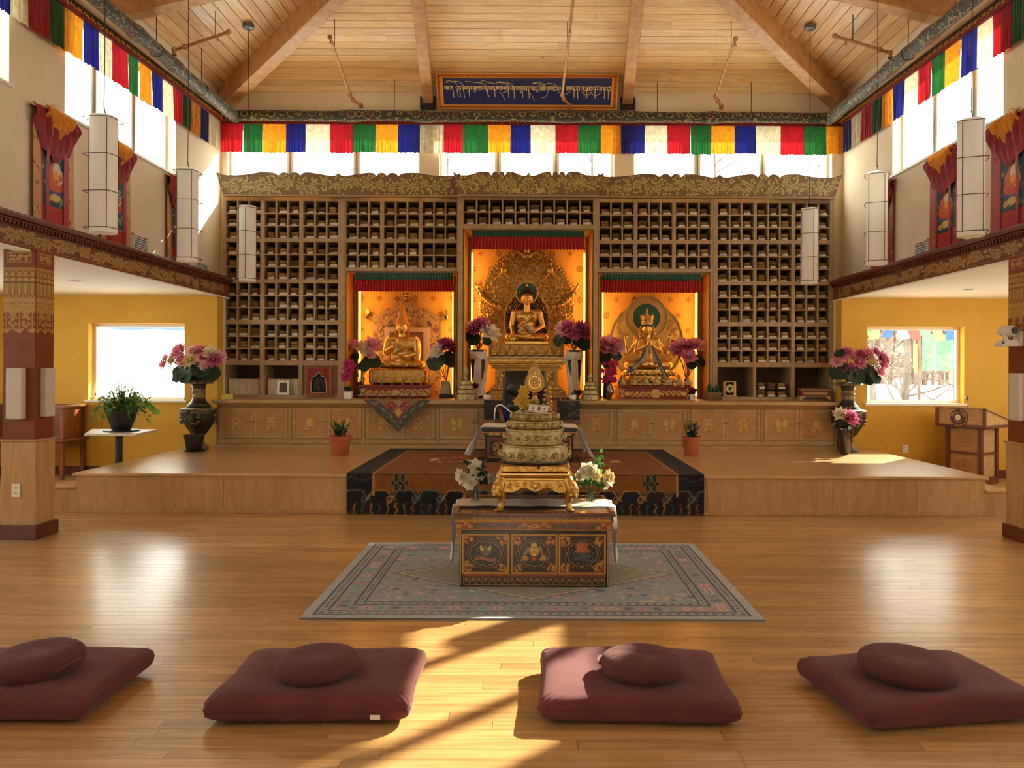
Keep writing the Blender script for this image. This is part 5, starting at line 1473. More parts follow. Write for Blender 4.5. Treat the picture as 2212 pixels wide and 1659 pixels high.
for s in (-1, 1):       # makara arms sweeping out and the kneeling figures below
    f2 = f.sub()
    f2.t([(s*54, -5, 72), (s*72, -7, 78), (s*92, -8, 92), (s*104, -8, 108), (s*112, -8, 122), (s*109, -8, 128)], [6.5, 6.5, 6, 5, 3, .8], 10)
    for q in range(7): f2.e((s*(58+q*8), -12, 74+q*q*.55+q*1.5), (3.4, 2.4, 3.4))
    f2.t([(s*(101+5*cos(t)), -12, 112+5*sin(t)) for t in np.linspace(0, 5, 12)], 1.3, 5)
    ob('makara_arm', f2.m, GOLD, a, smooth=True)
    for q in range(3): ob('inlay', f.sub().e((s*(66+q*9), -14.4, 77+q*3.4+q*q*.4), (2.6, 1.4, 1.8)).m, HALOG if q == 1 else PETAL['red'], a, smooth=True)
    f2 = f.sub()
    f2 = f.sub(); f2.e((s*84, -8, 40), (7, 6, 10)); f2.e((s*82, -10, 55), (5, 5, 5.5)); f2.c((s*84, -8, 46), (s*72, -11, 62), 2.6, 2); f2.c((s*86, -8, 46), (s*98, -9, 60), 2.6, 2); f2.c((s*84, -8, 34), (s*74, -11, 20), 3.6, 2.6); f2.c((s*86, -8, 34), (s*96, -9, 18), 3.6, 2.6)
    fuse('attendant_figure', f2.m, .006, GOLD, a, 1); f2 = f.sub()
    f2.e((s*50, -8, 152), (7, 5, 9)); f2.e((s*50, -10, 166), (5, 4.5, 5)); f2.c((s*50, -8, 148), (s*40, -9, 138), 3, 2.4); f2.c((s*52, -8, 148), (s*60, -8, 138), 3, 2.4)
    fuse('attendant_figure', f2.m, .006, GOLD, a, 1)
f2 = f.sub(); f2.e((0, -8, 184), (12, 6, 8)); f2.e((0, -10, 194), (7, 6, 6)); 
for s in (-1, 1): f2.t([(s*8, -8, 186), (s*22, -8, 192), (s*30, -8, 182), (s*24, -8, 174)], [5, 4, 3, 1.5], 8); f2.e((s*4, -15, 195), (1.6, 1.2, 1.6))
fuse('crest_bird', f2.m, .006, GOLD, a, 1)
# throne with lotus base
t_ = thing('buddha_throne', 'tiered gilt throne with small seated figures under the central Buddha', 'throne', (U(1137.5, d), d, ZC0))
f = Px(1137.5, 862, d); zB = Z(862, d)
def bx(f, x0, x1, y0, y1, v0, v1): f.m.box(f.p((x0, 0, 0)).x, f.p((x1, 0, 0)).x, f.o.y+y0*f.k, f.o.y+y1*f.k, Z(v1, d), Z(v0, d)); return f
f1 = f.sub(); bx(f1, -47, 47, -31, 14, 737.2, 745); ob('lotus_slab', f1.m, GOLDS, t_, bev=.01)
f1 = f.sub(); bx(f1, -80, 80, -36, 14, 745.5, 771); ob('figure_bench', f1.m, GOLDR, t_)
mini = None
def minifig(x, v0, h, y, par, mat):
    global mini
    if mini is None:
        q = Px(0, 0, d); q.o = V((0, 0, 0)); q.e((0, 0, 3), (8, 5, 3)); q.e((0, 0, 9), (4.6, 3.6, 6)); q.e((0, -.5, 17), (3, 3, 3.6)); q.e((0, 0, 21.4), (2.2, 2.2, 2.4)); q.c((-4, 0, 12), (-7, -1, 6), 1.6, 1.4); q.c((4, 0, 12), (7, -1, 6), 1.6, 1.4); q.c((-7, -1, 6), (-1.5, -4, 6.5), 1.4, 1.2); q.c((7, -1, 6), (1.5, -4, 6.5), 1.4, 1.2)
        tmp = thing('tmp', 'x', 'x', (0, 0, 0)); ORG[tmp.name] = (0, 0, 0); mo = fuse('m', q.m, .0055, mat, tmp, 1); mini = mo.data; bpy.data.objects.remove(mo); bpy.data.objects.remove(tmp)
    g_ = ORG[par.name]; oo = bpy.data.objects.new('seated_figure', mini); COL.objects.link(oo); oo.parent = par
    s = h/24; oo.location = (U(x, d)-g_[0], d+y*k-g_[1], Z(v0, d)-g_[2]); oo.scale = (s, s, s)
for x in (1066, 1085, 1104.5, 1124, 1146, 1167.5, 1187.5, 1207): minifig(x, 770.5, 25, -40, t_, GOLDR)
f1 = f.sub(); bx(f1, -84, 84, -46, 24, 771.2, 774); ob('white_cloth_edge', f1.m, CLOTHW, t_)
f1 = f.sub(); bx(f1, -83, 83, -45, 24, 774, 786); ob('upper_slab', f1.m, GOLD, t_, bev=.006)
f1 = f.sub()
for i in range(6):
    x = -70+i*28; f1.e((x, -45, 82), (9, 1.2, 4)); f1.e((x+14, -45, 82), (4, 1.4, 4))
ob('slab_bosses', f1.m, GOLDS, t_, smooth=True)
for i, (w, v0, v1) in enumerate(((78, 786, 790), (72, 790, 793.5), (76, 793.5, 797))):
    f1 = f.sub(); bx(f1, -w, w, -40+2*i, 32, v0, v1); ob('stepped_moulding', f1.m, GOLD if i != 1 else GOLDR, t_, bev=.004)
f1 = f.sub(); bx(f1, -66, 66, -34, 28, 797, 831); ob('waist_block', f1.m, GOLDR, t_)
for x in (-50, 50):
    f1 = f.sub()
    for q in range(5): f1.e((x-6+q*3, -34.5, 42+9*abs(sin(q*1.3))), (4, 2.4, 6-q*.5))
    f1.e((x+4, -36, 56), (4.5, 3.5, 4.5)); f1.c((x-5, -35, 40), (x-7, -36, 32), 2.4, 2); f1.c((x+5, -35, 40), (x+7, -36, 32), 2.4, 2)
    fuse('throne_lion', f1.m, .006, GOLD, t_, 1)
for i, (w, v0, v1) in enumerate(((70, 831, 836), (76, 836, 843), (82, 843, 851), (86, 851, 863))):
    f1 = f.sub(); bx(f1, -w, w, -38-2*i, 32, v0, v1 if i < 3 else CY+(EYE-ZC0)*FPX/d-.05); ob('stepped_moulding', f1.m, GOLD if i % 2 else GOLDR, t_, bev=.005)
f1 = f.sub()
for i in range(22): f1.e((-73+i*7, -41, 23), (3.2, 2, 3.4))
ob('lotus_petals', f1.m, GOLDS, t_, smooth=True, kind='stuff')
# ---------------- left statue: teacher in pointed hat
def statue_left():
    d = 12.2
    o = thing('teacher_statue', 'gold seated teacher statue in a tall orange pointed hat', 'statue', (U(868, d), d, Z(797, d)))
    f = Px(868, 796, d)
    f.e((0, -4, 9), (44, 24, 10)); f.c((-14, 0, 9), (-44, -10, 8), 11, 8.5); f.c((14, 0, 9), (44, -10, 8), 11, 8.5); f.c((-42, -14, 7), (14, -27, 7), 8, 6); f.c((42, -14, 7), (-14, -28, 9), 8, 6)
    f.e((0, 2, 28), (25, 15, 20)); f.e((0, 2, 50), (28, 15, 20)); f.c((-26, 3, 62), (26, 3, 62), 9, 9); f.e((-30, 3, 46), (9, 9, 20)); f.e((32, 4, 38), (10, 11, 30)); f.c((0, 1, 64), (0, 0, 78), 7.4, 7)
    f.c((-30, 2, 58), (-34, -3, 34), 8, 7); f.c((-34, -3, 34), (-16, -20, 44), 6.4, 4.4); hand(f, (-15, -21, 46), (.1, -.15, 1), (0, 1, .1), 17, -1)
    f.c((30, 2, 56), (33, -6, 32), 8, 7); f.c((33, -6, 32), (8, -22, 24), 6.4, 4.4); hand(f, (7, -23, 24), (-1, -.1, .15), (0, .2, -1), 16, 1)
    head(f, (0, -2, 88), 10.6, 14)
    for q in range(6): f.t([(20-q*6, -13-q*.6, 60-q*3), (6-q*5, -17, 44-q*2), (-12-q*2, -16, 32-q*1.5)], 1.1)
    for q in range(5): f.t([(-34+q*3, -27+q*1.2, 14-q*1.4), (0, -34+q*1.4, 6+q*3.2), (36-q*3, -27+q*1.2, 13-q*1.2)], 1.4)
    fuse('body', f.m, .0048, GOLDS, o)
    g = f.sub(); g.m.lathe([(13.4*f.k, 0), (12.6*f.k, 8*f.k), (10*f.k, 18*f.k), (6.6*f.k, 30*f.k), (3*f.k, 40*f.k), (.5*f.k, 47*f.k)], g.p((0, 1.5, 94)), 22)
    for s in (-1, 1): g.t([(s*11.6, 3, 98), (s*13.4, 4, 82), (s*12.6, 3, 66), (s*14, 2, 52)], [2.2, 2.8, 3, 2], 6)
    ob('pointed_hat', g.m, HATO, o, smooth=True)
    g = f.sub()
    for t in np.linspace(0, 2*pi, 9)[:-1]: g.e((-2+4.5*cos(t), -30, 46+4.5*sin(t)), (2.2, 1.5, 2.2))
    g.e((-2, -31, 46), (2.6, 1.8, 2.6)); ob('wheel_emblem', g.m, GOLDR, o, smooth=True)
    # throne: cushion, red and gold chest
    t = thing('teacher_throne', 'square gold throne cushion on a red and gold plinth', 'throne', (U(863, d), d, ZC0))
    yb = CY+(EYE-ZC0)*FPX/d
    b = lambda x0, x1, d0, d1, v0, v1: MB().box(U(x0, d), U(x1, d), d0, d1, Z(v1, d), Z(v0, d))
    cu = b(803, 925, d-.24, d+.20, 797.3, 831); ob('throne_cushion', cu, GOLD, t, bev=.03)
    ob('cushion_fold', MB().tube([(U(804, d), d-.243, Z(812, d)), (U(864, d), d-.248, Z(815, d)), (U(924, d), d-.243, Z(812, d))], .005, 6), GOLDS, t)
    ob('plinth_top', b(786, 939, d-.36, d+.22, 831.5, 836), REDGB, t, bev=.004)
    ob('plinth', b(789, 936, d-.34, d+.21, 836, yb-.1), REDGB, t)
    cv = CV(90, 14, (126, 50, 30)); 
    for i in range(4):
        for sg in (-1, 1): cv.scroll(45+sg*(8+i*8), 7, 4.5, 0, 1.6, (204, 166, 92), 1.3, sg)
    cv.ell(45, 7, 5, 4, (204, 166, 92)).rect(0, 10, 2, 12, (190, 150, 80)).rect(80, 90, 2, 12, (190, 150, 80)).line([(0, 2), (10, 12)], 2, (126, 50, 30)).line([(80, 12), (90, 2)], 2, (126, 50, 30))
    painted('gilt_scroll_panel', cv, lambda Uu, Wv: (U(790, d)+(U(935, d)-U(790, d))*Uu, d-.343+0*Uu, Z(yb-.6, d)+(Z(837, d)-Z(yb-.6, d))*Wv), VCL, t)
    # throne back with stepped scalloped outline
    bk = thing('throne_backrest', 'scalloped brocade throne back with jewelled sides behind the hatted statue', 'backrest', (U(877, d), d+.27, ZC0))
    D = d+.27
    def arc(cx, v, r, a0, a1, n=8): return [(cx+r*cos(a0+(a1-a0)*i/n), v-r*.8*sin(a0+(a1-a0)*i/n)) for i in range(n+1)]
    pl = [(803, 860), (803, 690)] + arc(817, 690, 14, pi, pi/2) + [(827, 679)] + arc(840, 679, 13, pi*.95, pi/2) + [(852, 668)] + arc(877, 672, 25, pi*.9, pi*.1, 12) + [(902, 668)] + arc(914, 679, 13, pi/2, pi*.05) + [(926, 679)] + arc(937, 690, 14, pi/2, 0) + [(951, 690), (951, 860)]
    pw = [(U(x, D), Z(v, D) if v < 855 else ZC0+.001) for x, v in pl]
    ob('carved_rim', MB().prism(pw, D+.002, D+.03), GOLD, bk)
    cxm = U(877, D); czm = (Z(660, D)+ZC0)/2
    cv = CV(150, 190, (186, 140, 78)); rr = random.Random(2)
    for i in range(420):
        c = rr.choice([(128, 66, 46), (104, 90, 52), (212, 170, 104), (150, 92, 56), (80, 66, 60)])
        if rr.random() < .5: cv.scroll(rr.uniform(0, 150), rr.uniform(0, 190), rr.uniform(4, 8), rr.uniform(0, 6), 1.4, c, 1.2)
        else: cv.leaf(rr.uniform(0, 150), rr.uniform(0, 190), 8, 4.4, rr.uniform(0, 6.28), c)
    hwp = [x for x, z in pw]; 
    def wid(Wv):   # half width at height fraction
        v = 858-(858-654)*Wv
        return np.where(v > 690, 71., np.where(v > 679, 71-(690-v)*.9, np.where(v > 668, 49-(679-v)*.7, np.maximum(3, 23*np.sqrt(np.clip(1-((668-v)/16)**2, 0, 1))))))
    painted('brocade', cv, lambda Uu, Wv: (U(877, D)+(Uu*2-1)*wid(Wv)*D/FPX, D+0*Uu, ZC0+.004+(Z(654, D)-ZC0)*Wv), VC, bk)
    for s, x in ((-1, 793), (1, 963)):
        m = MB(); c = V((U(x, D), D-.01, Z(686, D))); m.ell(c, (.052, .025, .05)); m.petal(c+V((0, 0, .03)), (0, 0, 1), (0, -1, 0), .10, .06, .2, .1); m.tube([c+V((-s*.02, 0, -.04)), (U(877+s*73, D), D, Z(692, D))], .012, 6)
        ob('side_jewel', m, GOLD, bk, smooth=True); ob('jewel_stone', MB().ell(c+V((0, -.018, -.005)), (.026, .014, .026)), DARKR, bk, smooth=True)
    m = MB(); c = V((U(877, D), D, Z(654, D))); m.lathe([(.02, 0), (.05, .02), (.03, .05), (.045, .07), (.02, .10)], c, 14)
    for q in (-1, 0, 1): m.ell(c+V((q*.045, -.01, .12)), (.026, .022, .034))
    for q in (-1, 1): m.tube([c+V((q*.03, 0, .03)), c+V((q*.09, 0, .05)), c+V((q*.07, 0, .10))], .012, 6)
    ob('finial', m, GOLD, bk, smooth=True)
    # picture leaning behind the statue
    pf = thing('framed_picture', 'pale framed picture leaning behind the hatted statue', 'picture', (U(905, d), d+.24, ZC0)); D2 = d+.235
    bb_ = lambda x0, x1, v0, v1, e=0.: MB().box(U(x0, D2), U(x1, D2), D2, D2+.02, Z(v1, D2), Z(v0, D2))
    ob('frame', bb_(888, 927, 708.5, 718).box(U(914, D2), U(927, D2), D2, D2+.02, ZC0+.002, Z(718, D2)).box(U(842, D2), U(888, D2), D2, D2+.02, Z(718, D2), Z(708.5, D2)).box(U(830, D2), U(842, D2), D2, D2+.02, ZC0+.002, Z(708.5, D2)), pm('pale_frame', (226, 186, 150), .5), pf, bev=.003)
    ob('picture_print', bb_(842, 914, 718, 850, .0), pm('dark_print', (126, 70, 40), .6, c2=(150, 96, 60), ns=30), pf)
    # offering lamps and bowls
    lm = None
    for i, x in enumerate((793, 813.5, 833, 854.5, 876.5, 897, 915, 933)):
        L_b = 'small gilt offering medallion on a stand, %s of eight before the hatted statue' % ('leftmost' if i == 0 else 'rightmost' if i == 7 else ORD[i]+' from left')
        c = V((U(x, d), d-.30, Z(831.5, d)+.0015))
        if lm is None:
            lm = thing('offering_medallion', L_b, 'offering', c, 'gilt offering medallions')
            ob('stand', MB().lathe([(.022, 0), (.024, .006), (.010, .014), (.008, .03), (.016, .044), (.005, .05)], c, 12), GOLDR, lm, smooth=True)
            ob('ring', MB().ring(c+V((0, 0, .085)), .031, .008, 16, 6), GOLDS, lm, smooth=True); ob('mirror', MB().ell(c+V((0, 0, .085)), (.026, .008, .026)), SILVG, lm, smooth=True)
            ob('flame', MB().petal(c+V((0, 0, .115)), (0, 0, 1), (0, -1, 0), .05, .034, .1, .05), GOLDR, lm)
        else: copytree(lm, c, None, L_b)
    bw0 = None
    for i in range(7):
        c = V((U(781.5+i*22.6, 11.62), 11.62, ZC0+.0005)); L_b = 'white-rimmed offering bowl, %s of seven in a row before the hatted statue' % ('leftmost' if i == 0 else 'rightmost' if i == 6 else ORD[i]+' from left')
        if bw0 is None:
            bw0 = thing('offering_bowl', L_b, 'bowl', c, 'offering bowls before the hatted statue')
            ob('bowl_body', MB().lathe([(.036, 0), (.04, .006), (.058, .034), (.066, .054), (.060, .052), (.05, .03), (.01, .02)], c, 20), pm('copper_bowl', (136, 84, 52), .35, .7), bw0, smooth=50)
            ob('offering_fill', MB().ell(c+V((0, 0, .05)), (.068, .068, .010), 18, 6), CLOTHW, bw0, smooth=True)
        else: copytree(bw0, c, None, L_b)
statue_left()
# ---------------- right statue: crowned, hands joined
def statue_right():
    d = 12.2
    o = thing('crowned_statue', 'gilt crowned four-armed statue with joined hands and blue scarf', 'statue', (U(1396, d), d, Z(797, d)))
    f = Px(1399, 795.6, d)
    f.e((0, -4, 8), (40, 22, 9)); f.c((-14, 0, 9), (-44, -9, 8), 10, 8.5); f.c((14, 0, 9), (44, -9, 8), 10, 8.5); f.c((-42, -13, 7), (14, -25, 7), 7.6, 5.6); f.c((42, -13, 7), (-14, -26, 9), 7.6, 5.6)
    f.e((0, 2, 26), (18, 12, 16)); f.e((0, 1, 46), (22, 12, 18)); f.c((-20, 3, 60), (20, 3, 60), 7, 7); f.c((0, 0, 60), (0, -1, 75), 6.4, 6)
    for s in (-1, 1):
        f.c((s*21, 2, 59), (s*26, -6, 38), 6.2, 5.4); f.c((s*26, -6, 38), (s*4, -21, 50), 5, 3.6); hand(f, (s*2.6, -22, 51), (-s*.1, -.1, 1), (s, 0, 0), 15, s)
        f.c((s*22, 6, 58), (s*42, 8, 36), 6, 5); f.c((s*42, 8, 36), (s*47, 0, 62), 4.6, 3.2); hand(f, (s*47, -1, 63), (s*.1, -.2, 1), (0, 1, .1), 13, s)
    head(f, (-2, -2, 86), 10.4, 13.4)
    for q in range(3): f.t([(-30, -20, 12-q*3), (0, -30, 8+q*3), (30, -20, 12-q*3)], 1.1)
    f.t([(-16, -8, 60), (-8, -13, 50), (0, -14, 42), (8, -13, 50), (16, -8, 60)], 1.4); f.e((0, -15, 40), (3, 2, 3))
    fuse('body', f.m, .0046, GOLDS, o)
    g = f.sub(); g.e((-2, -1.5, 92), (11, 10.6, 9)); ob('hair', g.m, BLUEH, o, smooth=True)
    g = f.sub(); g.m.lathe([(11.6*f.k, 0), (12.4*f.k, 3*f.k), (13.6*f.k, 8*f.k), (13*f.k, 8*f.k), (10.8*f.k, 2*f.k)], g.p((-2, -1.5, 95)), 20)
    for t in np.linspace(0, 2*pi, 9)[:-1]: g.m.petal(g.p((-2+12.8*cos(t), -1.5+12.8*sin(t), 102)), (cos(t)*.25, sin(t)*.25, 1), (-cos(t), -sin(t), 0), 15*f.k, 9*f.k, .1, .1)
    g.m.lathe([(5*f.k, 0), (6.5*f.k, 4*f.k), (4*f.k, 9*f.k), (4.6*f.k, 14*f.k), (2.2*f.k, 18*f.k), (2.6*f.k, 22*f.k), (.4*f.k, 30*f.k)], g.p((-2, 0, 102)), 14)
    ob('crown', g.m, GOLDR, o, smooth=40)
    g = f.sub()
    for s in (-1, 1):
        for q in range(7): g.e((-2+s*(13+2*sin(q)), 0, 84-q*5), (3.6, 3.4, 3.8))
        g.e((-2+s*13, -4, 90), (3, 2, 3))
    ob('hair_locks_and_earrings', g.m, GOLDR, o, smooth=True)
    for s in (-1, 1):
        for w, m, nm in ((0, CLOTHB, 'blue_scarf'), (1, CLOTHY, 'yellow_scarf_lining'), (2, CLOTHW, 'white_scarf')):
            g = f.sub(); ox = s*(13 - w*5.5)
            g.m.grid(lambda u, v: g.p((s*2+ox*(.35+.65*v)+s*(v*v*22+v*8)*(1-w*.22)+s*(u-.5)*(2+8*v), -25-2*sin(u*5+v*4)-4*v+2*w*v+.6*w, 50-(58-w*8 if s < 0 else 60+v*24-w*14)*v)), 7, 16); ob(nm, g.m, m, o, smooth=True)
    # halos
    D = d+.27
    h = thing('statue_halo', 'round gilt halo with green centre behind the crowned statue', 'aureole', (U(1396, D), D, Z(800, D)))
    q = Px(1396, 800, D); reliefdisc(q, 0, 62, 80, 86, 0, 4, 64); ob('body_halo', q.m, GOLDP, h)
    q = q.sub(); reliefdisc(q, -1, 114, 46, 48, -5, 0, 56); ob('head_halo_disc', q.m, GOLDP, h)
    q = q.sub(); reliefdisc(q, -1, 115, 30, 31, -7, -5, 48); ob('green_centre', q.m, HALOG, h)
    q = q.sub(); annulus(q, -1, 115, 29.5, 31, -8, -5); annulus(q, -1, 114, 44.5, 46.5, -7, -4); annulus(q, 0, 62, 78, 80.5, -3, 2, 64, 1.07)
    ob('halo_rims', q.m, GOLD, h, smooth=40)
    q = q.sub(); rr = random.Random(8); sp = []
    for i in range(150):
        a = rr.uniform(0, 2*pi); R = rr.uniform(50, 75); x, z = R*cos(a), 62+R*1.06*sin(a)
        if z > 10 and (x*x+(z-114)**2) > 52**2: sp.append((x, z, rr.uniform(3, 4.6), rr.uniform(0, 6), rr.choice((-1, 1))))
        R = rr.uniform(34, 42)
        if rr.random() < .35: sp.append((-1+R*cos(a), 114+R*sin(a), 3, rr.uniform(0, 6), 1))
    scrolls(q, sp, .6); q.m.xf(Matrix.Translation((0, -.0, 0))); ob('halo_scrollwork', q.m, GOLD, h, smooth=True, kind='stuff')
    for s in (-1, 1):
        q = q.sub(); q.e((s*57, -3, 62), (5, 2, 5)); ob('red_disc', q.m, PETAL['red'], h, smooth=True)
        q = q.sub()
        for i in range(9): t = pi*.5+s*(-.1+.9*i/8); q.t([(s*26, -4, 46+i), (s*26+28*cos(t if s > 0 else t), -4, 56+22*sin(t))], .6, 4)
        ob('fan_rays', q.m, GOLD, h)
    # lotus base, figures, plinth
    t = thing('lotus_pedestal', 'gilt lotus base on a red plinth with gold scrolls', 'base', (U(1402, d), d, ZC0)); yb = CY+(EYE-ZC0)*FPX/d
    c = V((U(1402, d), d, 0))
    K = f.k
    ob('lotus_base', MB().lathe([(58*K, Z(832, d)), (60*K, Z(826, d)), (50*K, Z(815, d)), (49*K, Z(812, d)), (56*K, Z(803, d)), (55*K, Z(798, d)), (20*K, Z(797.4, d))], c, 40, 1., .52), GOLDS, t, smooth=50)
    m = MB()
    for i in range(26):
        a = 2*pi*i/26; m.ell(c+V((54*K*cos(a), 54*K*.52*sin(a), Z(806, d))), (6*K, 4*K, 5.4*K), 10, 6); m.ell(c+V((56*K*cos(a+.12), 56*K*.52*sin(a+.12), Z(821, d))), (6.4*K, 4*K, 5.6*K), 10, 6)
    ob('lotus_petals', m, GOLD, t, smooth=True, kind='stuff')
    ob('plinth_top', MB().box(U(1329, d), U(1487, d), d-.38, d+.2, Z(835.8, d), Z(832.2, d)), REDGB, t, bev=.004)
    ob('plinth', MB().box(U(1333, d), U(1484, d), d-.36, d+.20, Z(yb-.1, d), Z(835.8, d)), REDGB, t)
    cv = CV(120, 16, (122, 46, 28)); G = (216, 176, 96)
    for sg in (-1, 1):
        for i in range(4): cv.scroll(60+sg*(12+i*9), 8, 4.6, 0, 1.7, G, 1.3, sg)
        cv.leaf(60+sg*50, 8, 9, 5, 0 if sg < 0 else pi, G)
        x = 60+sg*56; cv.line([(x-3, 2), (x+3, 14)], 2, G).line([(x-3, 14), (x+3, 2)], 2, G).leaf(x-sg*4, 8, 12, 5, pi if sg > 0 else 0, G)
    cv.ell(60, 8, 8, 6.5, G)
    painted('gilt_scroll_panel', cv, lambda Uu, Wv: (U(1334, d)+(U(1483, d)-U(1334, d))*Uu, d-.363+0*Uu, Z(yb-.6, d)+(Z(836.5, d)-Z(yb-.6, d))*Wv), VCL, t)
    for i, x in enumerate((1338, 1364, 1387.5, 1410.5, 1436, 1459, 1477)):
        L_b = 'small silver seated figurine, %s of seven before the crowned statue' % ('leftmost' if i == 0 else 'rightmost' if i == 6 else ORD[i]+' from left')
        oo = bpy.data.objects.new('seated_figurine', mini.copy() if i == 0 else mfig); COL.objects.link(oo)
        if i == 0: mfig = oo.data; mfig.materials.clear(); mfig.materials.append(SILVG)
        oo.location = (U(x, d), d-.33, Z(832.2, d)+.001); oo.scale = (1.05, .8, 1.0); ORG[oo.name] = tuple(oo.location); tag(oo, L_b, 'figurine', 'silver figurines before the crowned statue')
statue_right()
# ================================================================== NICHE AND COUNTER OBJECTS
def at(px, py, d): return P(px, py, d)
STEELV = pm('pewter_vase', (150,136,112), .35, .8, c2=(110,98,78), ns=8)
BRONZEV = pm('dark_bronze_vase', (70,58,44), .4, .6, c2=(50,42,32), ns=8)
# left niche
def niche_flowers():
    k = 12.0/FPX
    c = V((U(778, 12.0), 12.0, ZC0+.001))
    vase('vase', 'small dark vase at the left side of the left niche', c, [(6*k, 0), (9*k, 6*k), (10*k, 18*k), (8*k, 30*k), (9*k, 34*k), (7*k, 34*k), (5*k, 20*k)], BRONZEV, 'niche vases')
    b = c+V((0, 0, 33*k))
    K = lambda x, y: ((x-778)*k, (827-y)*k)
    bl = [(*K(766, 752), .095, 'lotus', 'pink'), (*K(788, 758), .11, 'lotus', 'white'), (*K(806, 750), .10, 'lotus', 'pink'), (*K(800, 770), .07, 'lotus', 'pale')]
    lv = [(*K(764, 778), .13, (-.5, -.6, .6)), (*K(806, 782), .14, (.4, -.7, .5)), (*K(790, 792), .10, (.1, -.8, .4))]
    bouquet('pink and white lotus flowers with dark leaves at the left side of the left niche', b, [(x, -.02-.02*i, z, r, kd, m) for i, (x, z, r, kd, m) in enumerate(bl)], [(x, -.04-.03*i, z, r, n_) for i, (x, z, r, n_) in enumerate(lv)], 'niche flowers')
    c = V((U(963.5, 12.0), 12.0, ZC0+.001)); 
    o = thing('vase', 'silver tapered vase on a black foot at the right side of the left niche', 'vase', c, 'niche vases')
    ob('body', MB().frus(c.x-12*k, c.x+12*k, c.y-.08, c.y+.08, c.z+8*k, c.x-8.5*k, c.x+8.5*k, c.y-.06, c.y+.06, c.z+37*k), STEELV, o, bev=.006)
    ob('foot', MB().box(c.x-14*k, c.x+14*k, c.y-.09, c.y+.09, c.z, c.z+7.8*k), BLACK, o, bev=.004)
    b = c+V((0, 0, 37*k)); K = lambda x, y: ((x-963.5)*k, (821-y)*k)
    bouquet('purple and white lotus flowers over the silver vase in the left niche', b, [(*[K(963, 746)[0]], -.03, K(963, 746)[1], .10, 'mum', 'purple'), (K(980, 754)[0], .0, K(980, 754)[1], .085, 'mum', 'purple'), (K(948, 761)[0], -.05, K(948, 761)[1], .10, 'lotus', 'white')],
            [(K(944, 780)[0], -.06, K(944, 780)[1], .16, (-.3, -.75, .35)), (K(972, 775)[0], -.03, K(972, 775)[1], .14, (.5, -.75, .4))], 'niche flowers', STEMD)
    # orchid in a white pot
    dq = 11.5; k = dq/FPX; c = V((U(752.5, dq), dq, ZC0+.0005))
    o = thing('potted_orchid', 'small pink orchid in a square white pot left of the left niche', 'plant', c)
    ob('pot', MB().frus(c.x-7*k, c.x+7*k, c.y-7*k, c.y+7*k, c.z, c.x-9*k, c.x+9*k, c.y-9*k, c.y+9*k, c.z+16*k), WHITE, o, bev=.004)
    ob('soil', MB().box(c.x-8*k, c.x+8*k, c.y-8*k, c.y+8*k, c.z+14*k, c.z+16.2*k), SOIL, o)
    for s in (-1, .2, 1): ob('leaf', MB().petal(c+V((0, 0, 16*k)), (s*.7, -.2, .8), (0, -1, .2), 15*k, 8*k, .15, .35), LEAFD, o, smooth=True)
    ob('stem', MB().tube([c+V((0, 0, 16*k)), c+V((2*k, 0, 40*k)), c+V((3*k, -.01, 62*k)), c+V((-6*k, -.03, 78*k))], .004, 5), STEM, o)
    for x, z, r in ((3, 62, .05), (6, 72, .055), (-1, 70, .05), (-4, 50, .05), (-6, 46, .045), (2, 52, .045), (0, 78, .045)): bloom(o, 'orchid', 'magenta', c+V((x*k, -.03, z*k)), r, (random.uniform(-.4, .4), -1, .3))
    for i, x in enumerate((768, 776)):
        c = V((U(x, 11.85), 11.85, ZC0+.0005)); solo('small_jar', MB().lathe([(.022, 0), (.026, .01), (.026, .05), (.018, .06), (.02, .07), (.012, .07)], c, 14), BRONZEV, 'tiny dark jar at the left niche edge, %s of two' % ('left' if i == 0 else 'right'), 'jar', c, 'tiny jars', smooth=True)
    # central vases with scarves
    for i, (x, xt) in enumerate(((1033, -1), (1240, 1))):
        d = 11.98; k = d/FPX; c = V((U(x, d), d, ZC0+.0005)); h = PZ(756, d)-ZC0
        side = 'left' if xt < 0 else 'right'
        o = thing('vase', 'tall dark tapered vase with white silk scarf, %s of the central Buddha' % side, 'vase', c, 'niche vases')
        ob('body', MB().lathe([(10*k, 0), (11*k, h*.05), (14*k, h*.5), (18*k, h*.97), (18.5*k, h), (16.5*k, h), (10*k, h*.4)], c, 28), BRONZEV, o, smooth=40)
        ob('silk_band', MB().lathe([(16.6*k, h*.80), (18.9*k, h*.86), (18.6*k, h*.93), (17.8*k, h*.96)], c, 24, close=False), CLOTHW, o, smooth=True)
        ob('silk_knot', MB().ell(c+V((0, -19*k, h*.86)), (6*k, 3.5*k, 5*k)), CLOTHW, o, smooth=True)
        for s in (-1, 1):
            ob('silk_tail', MB().grid(lambda u, v, s=s: (c.x+s*(2+4*v)*k+(u-.5)*(6+8*v)*k*(1+.2*sin(v*9)), c.y-(19-3*v)*k-.006*sin(u*9+v*6+s), c.z+h*.86-h*(.80 if s > 0 else .86)*v), 8, 16), CLOTHW, o, smooth=True)
            ob('silk_wing', MB().grid(lambda u, v, s=s: (c.x+s*(3+15*u)*k, c.y-(19.5-6*u*u)*k, c.z+h*(.86+.12*u)+(v-.5)*k*(5+7*u)), 8, 5), CLOTHW, o, smooth=True)
        b = c+V((0, 0, h)); K = lambda px_, py: (px_-x)*k
        Zz = lambda py: (756-py)*k
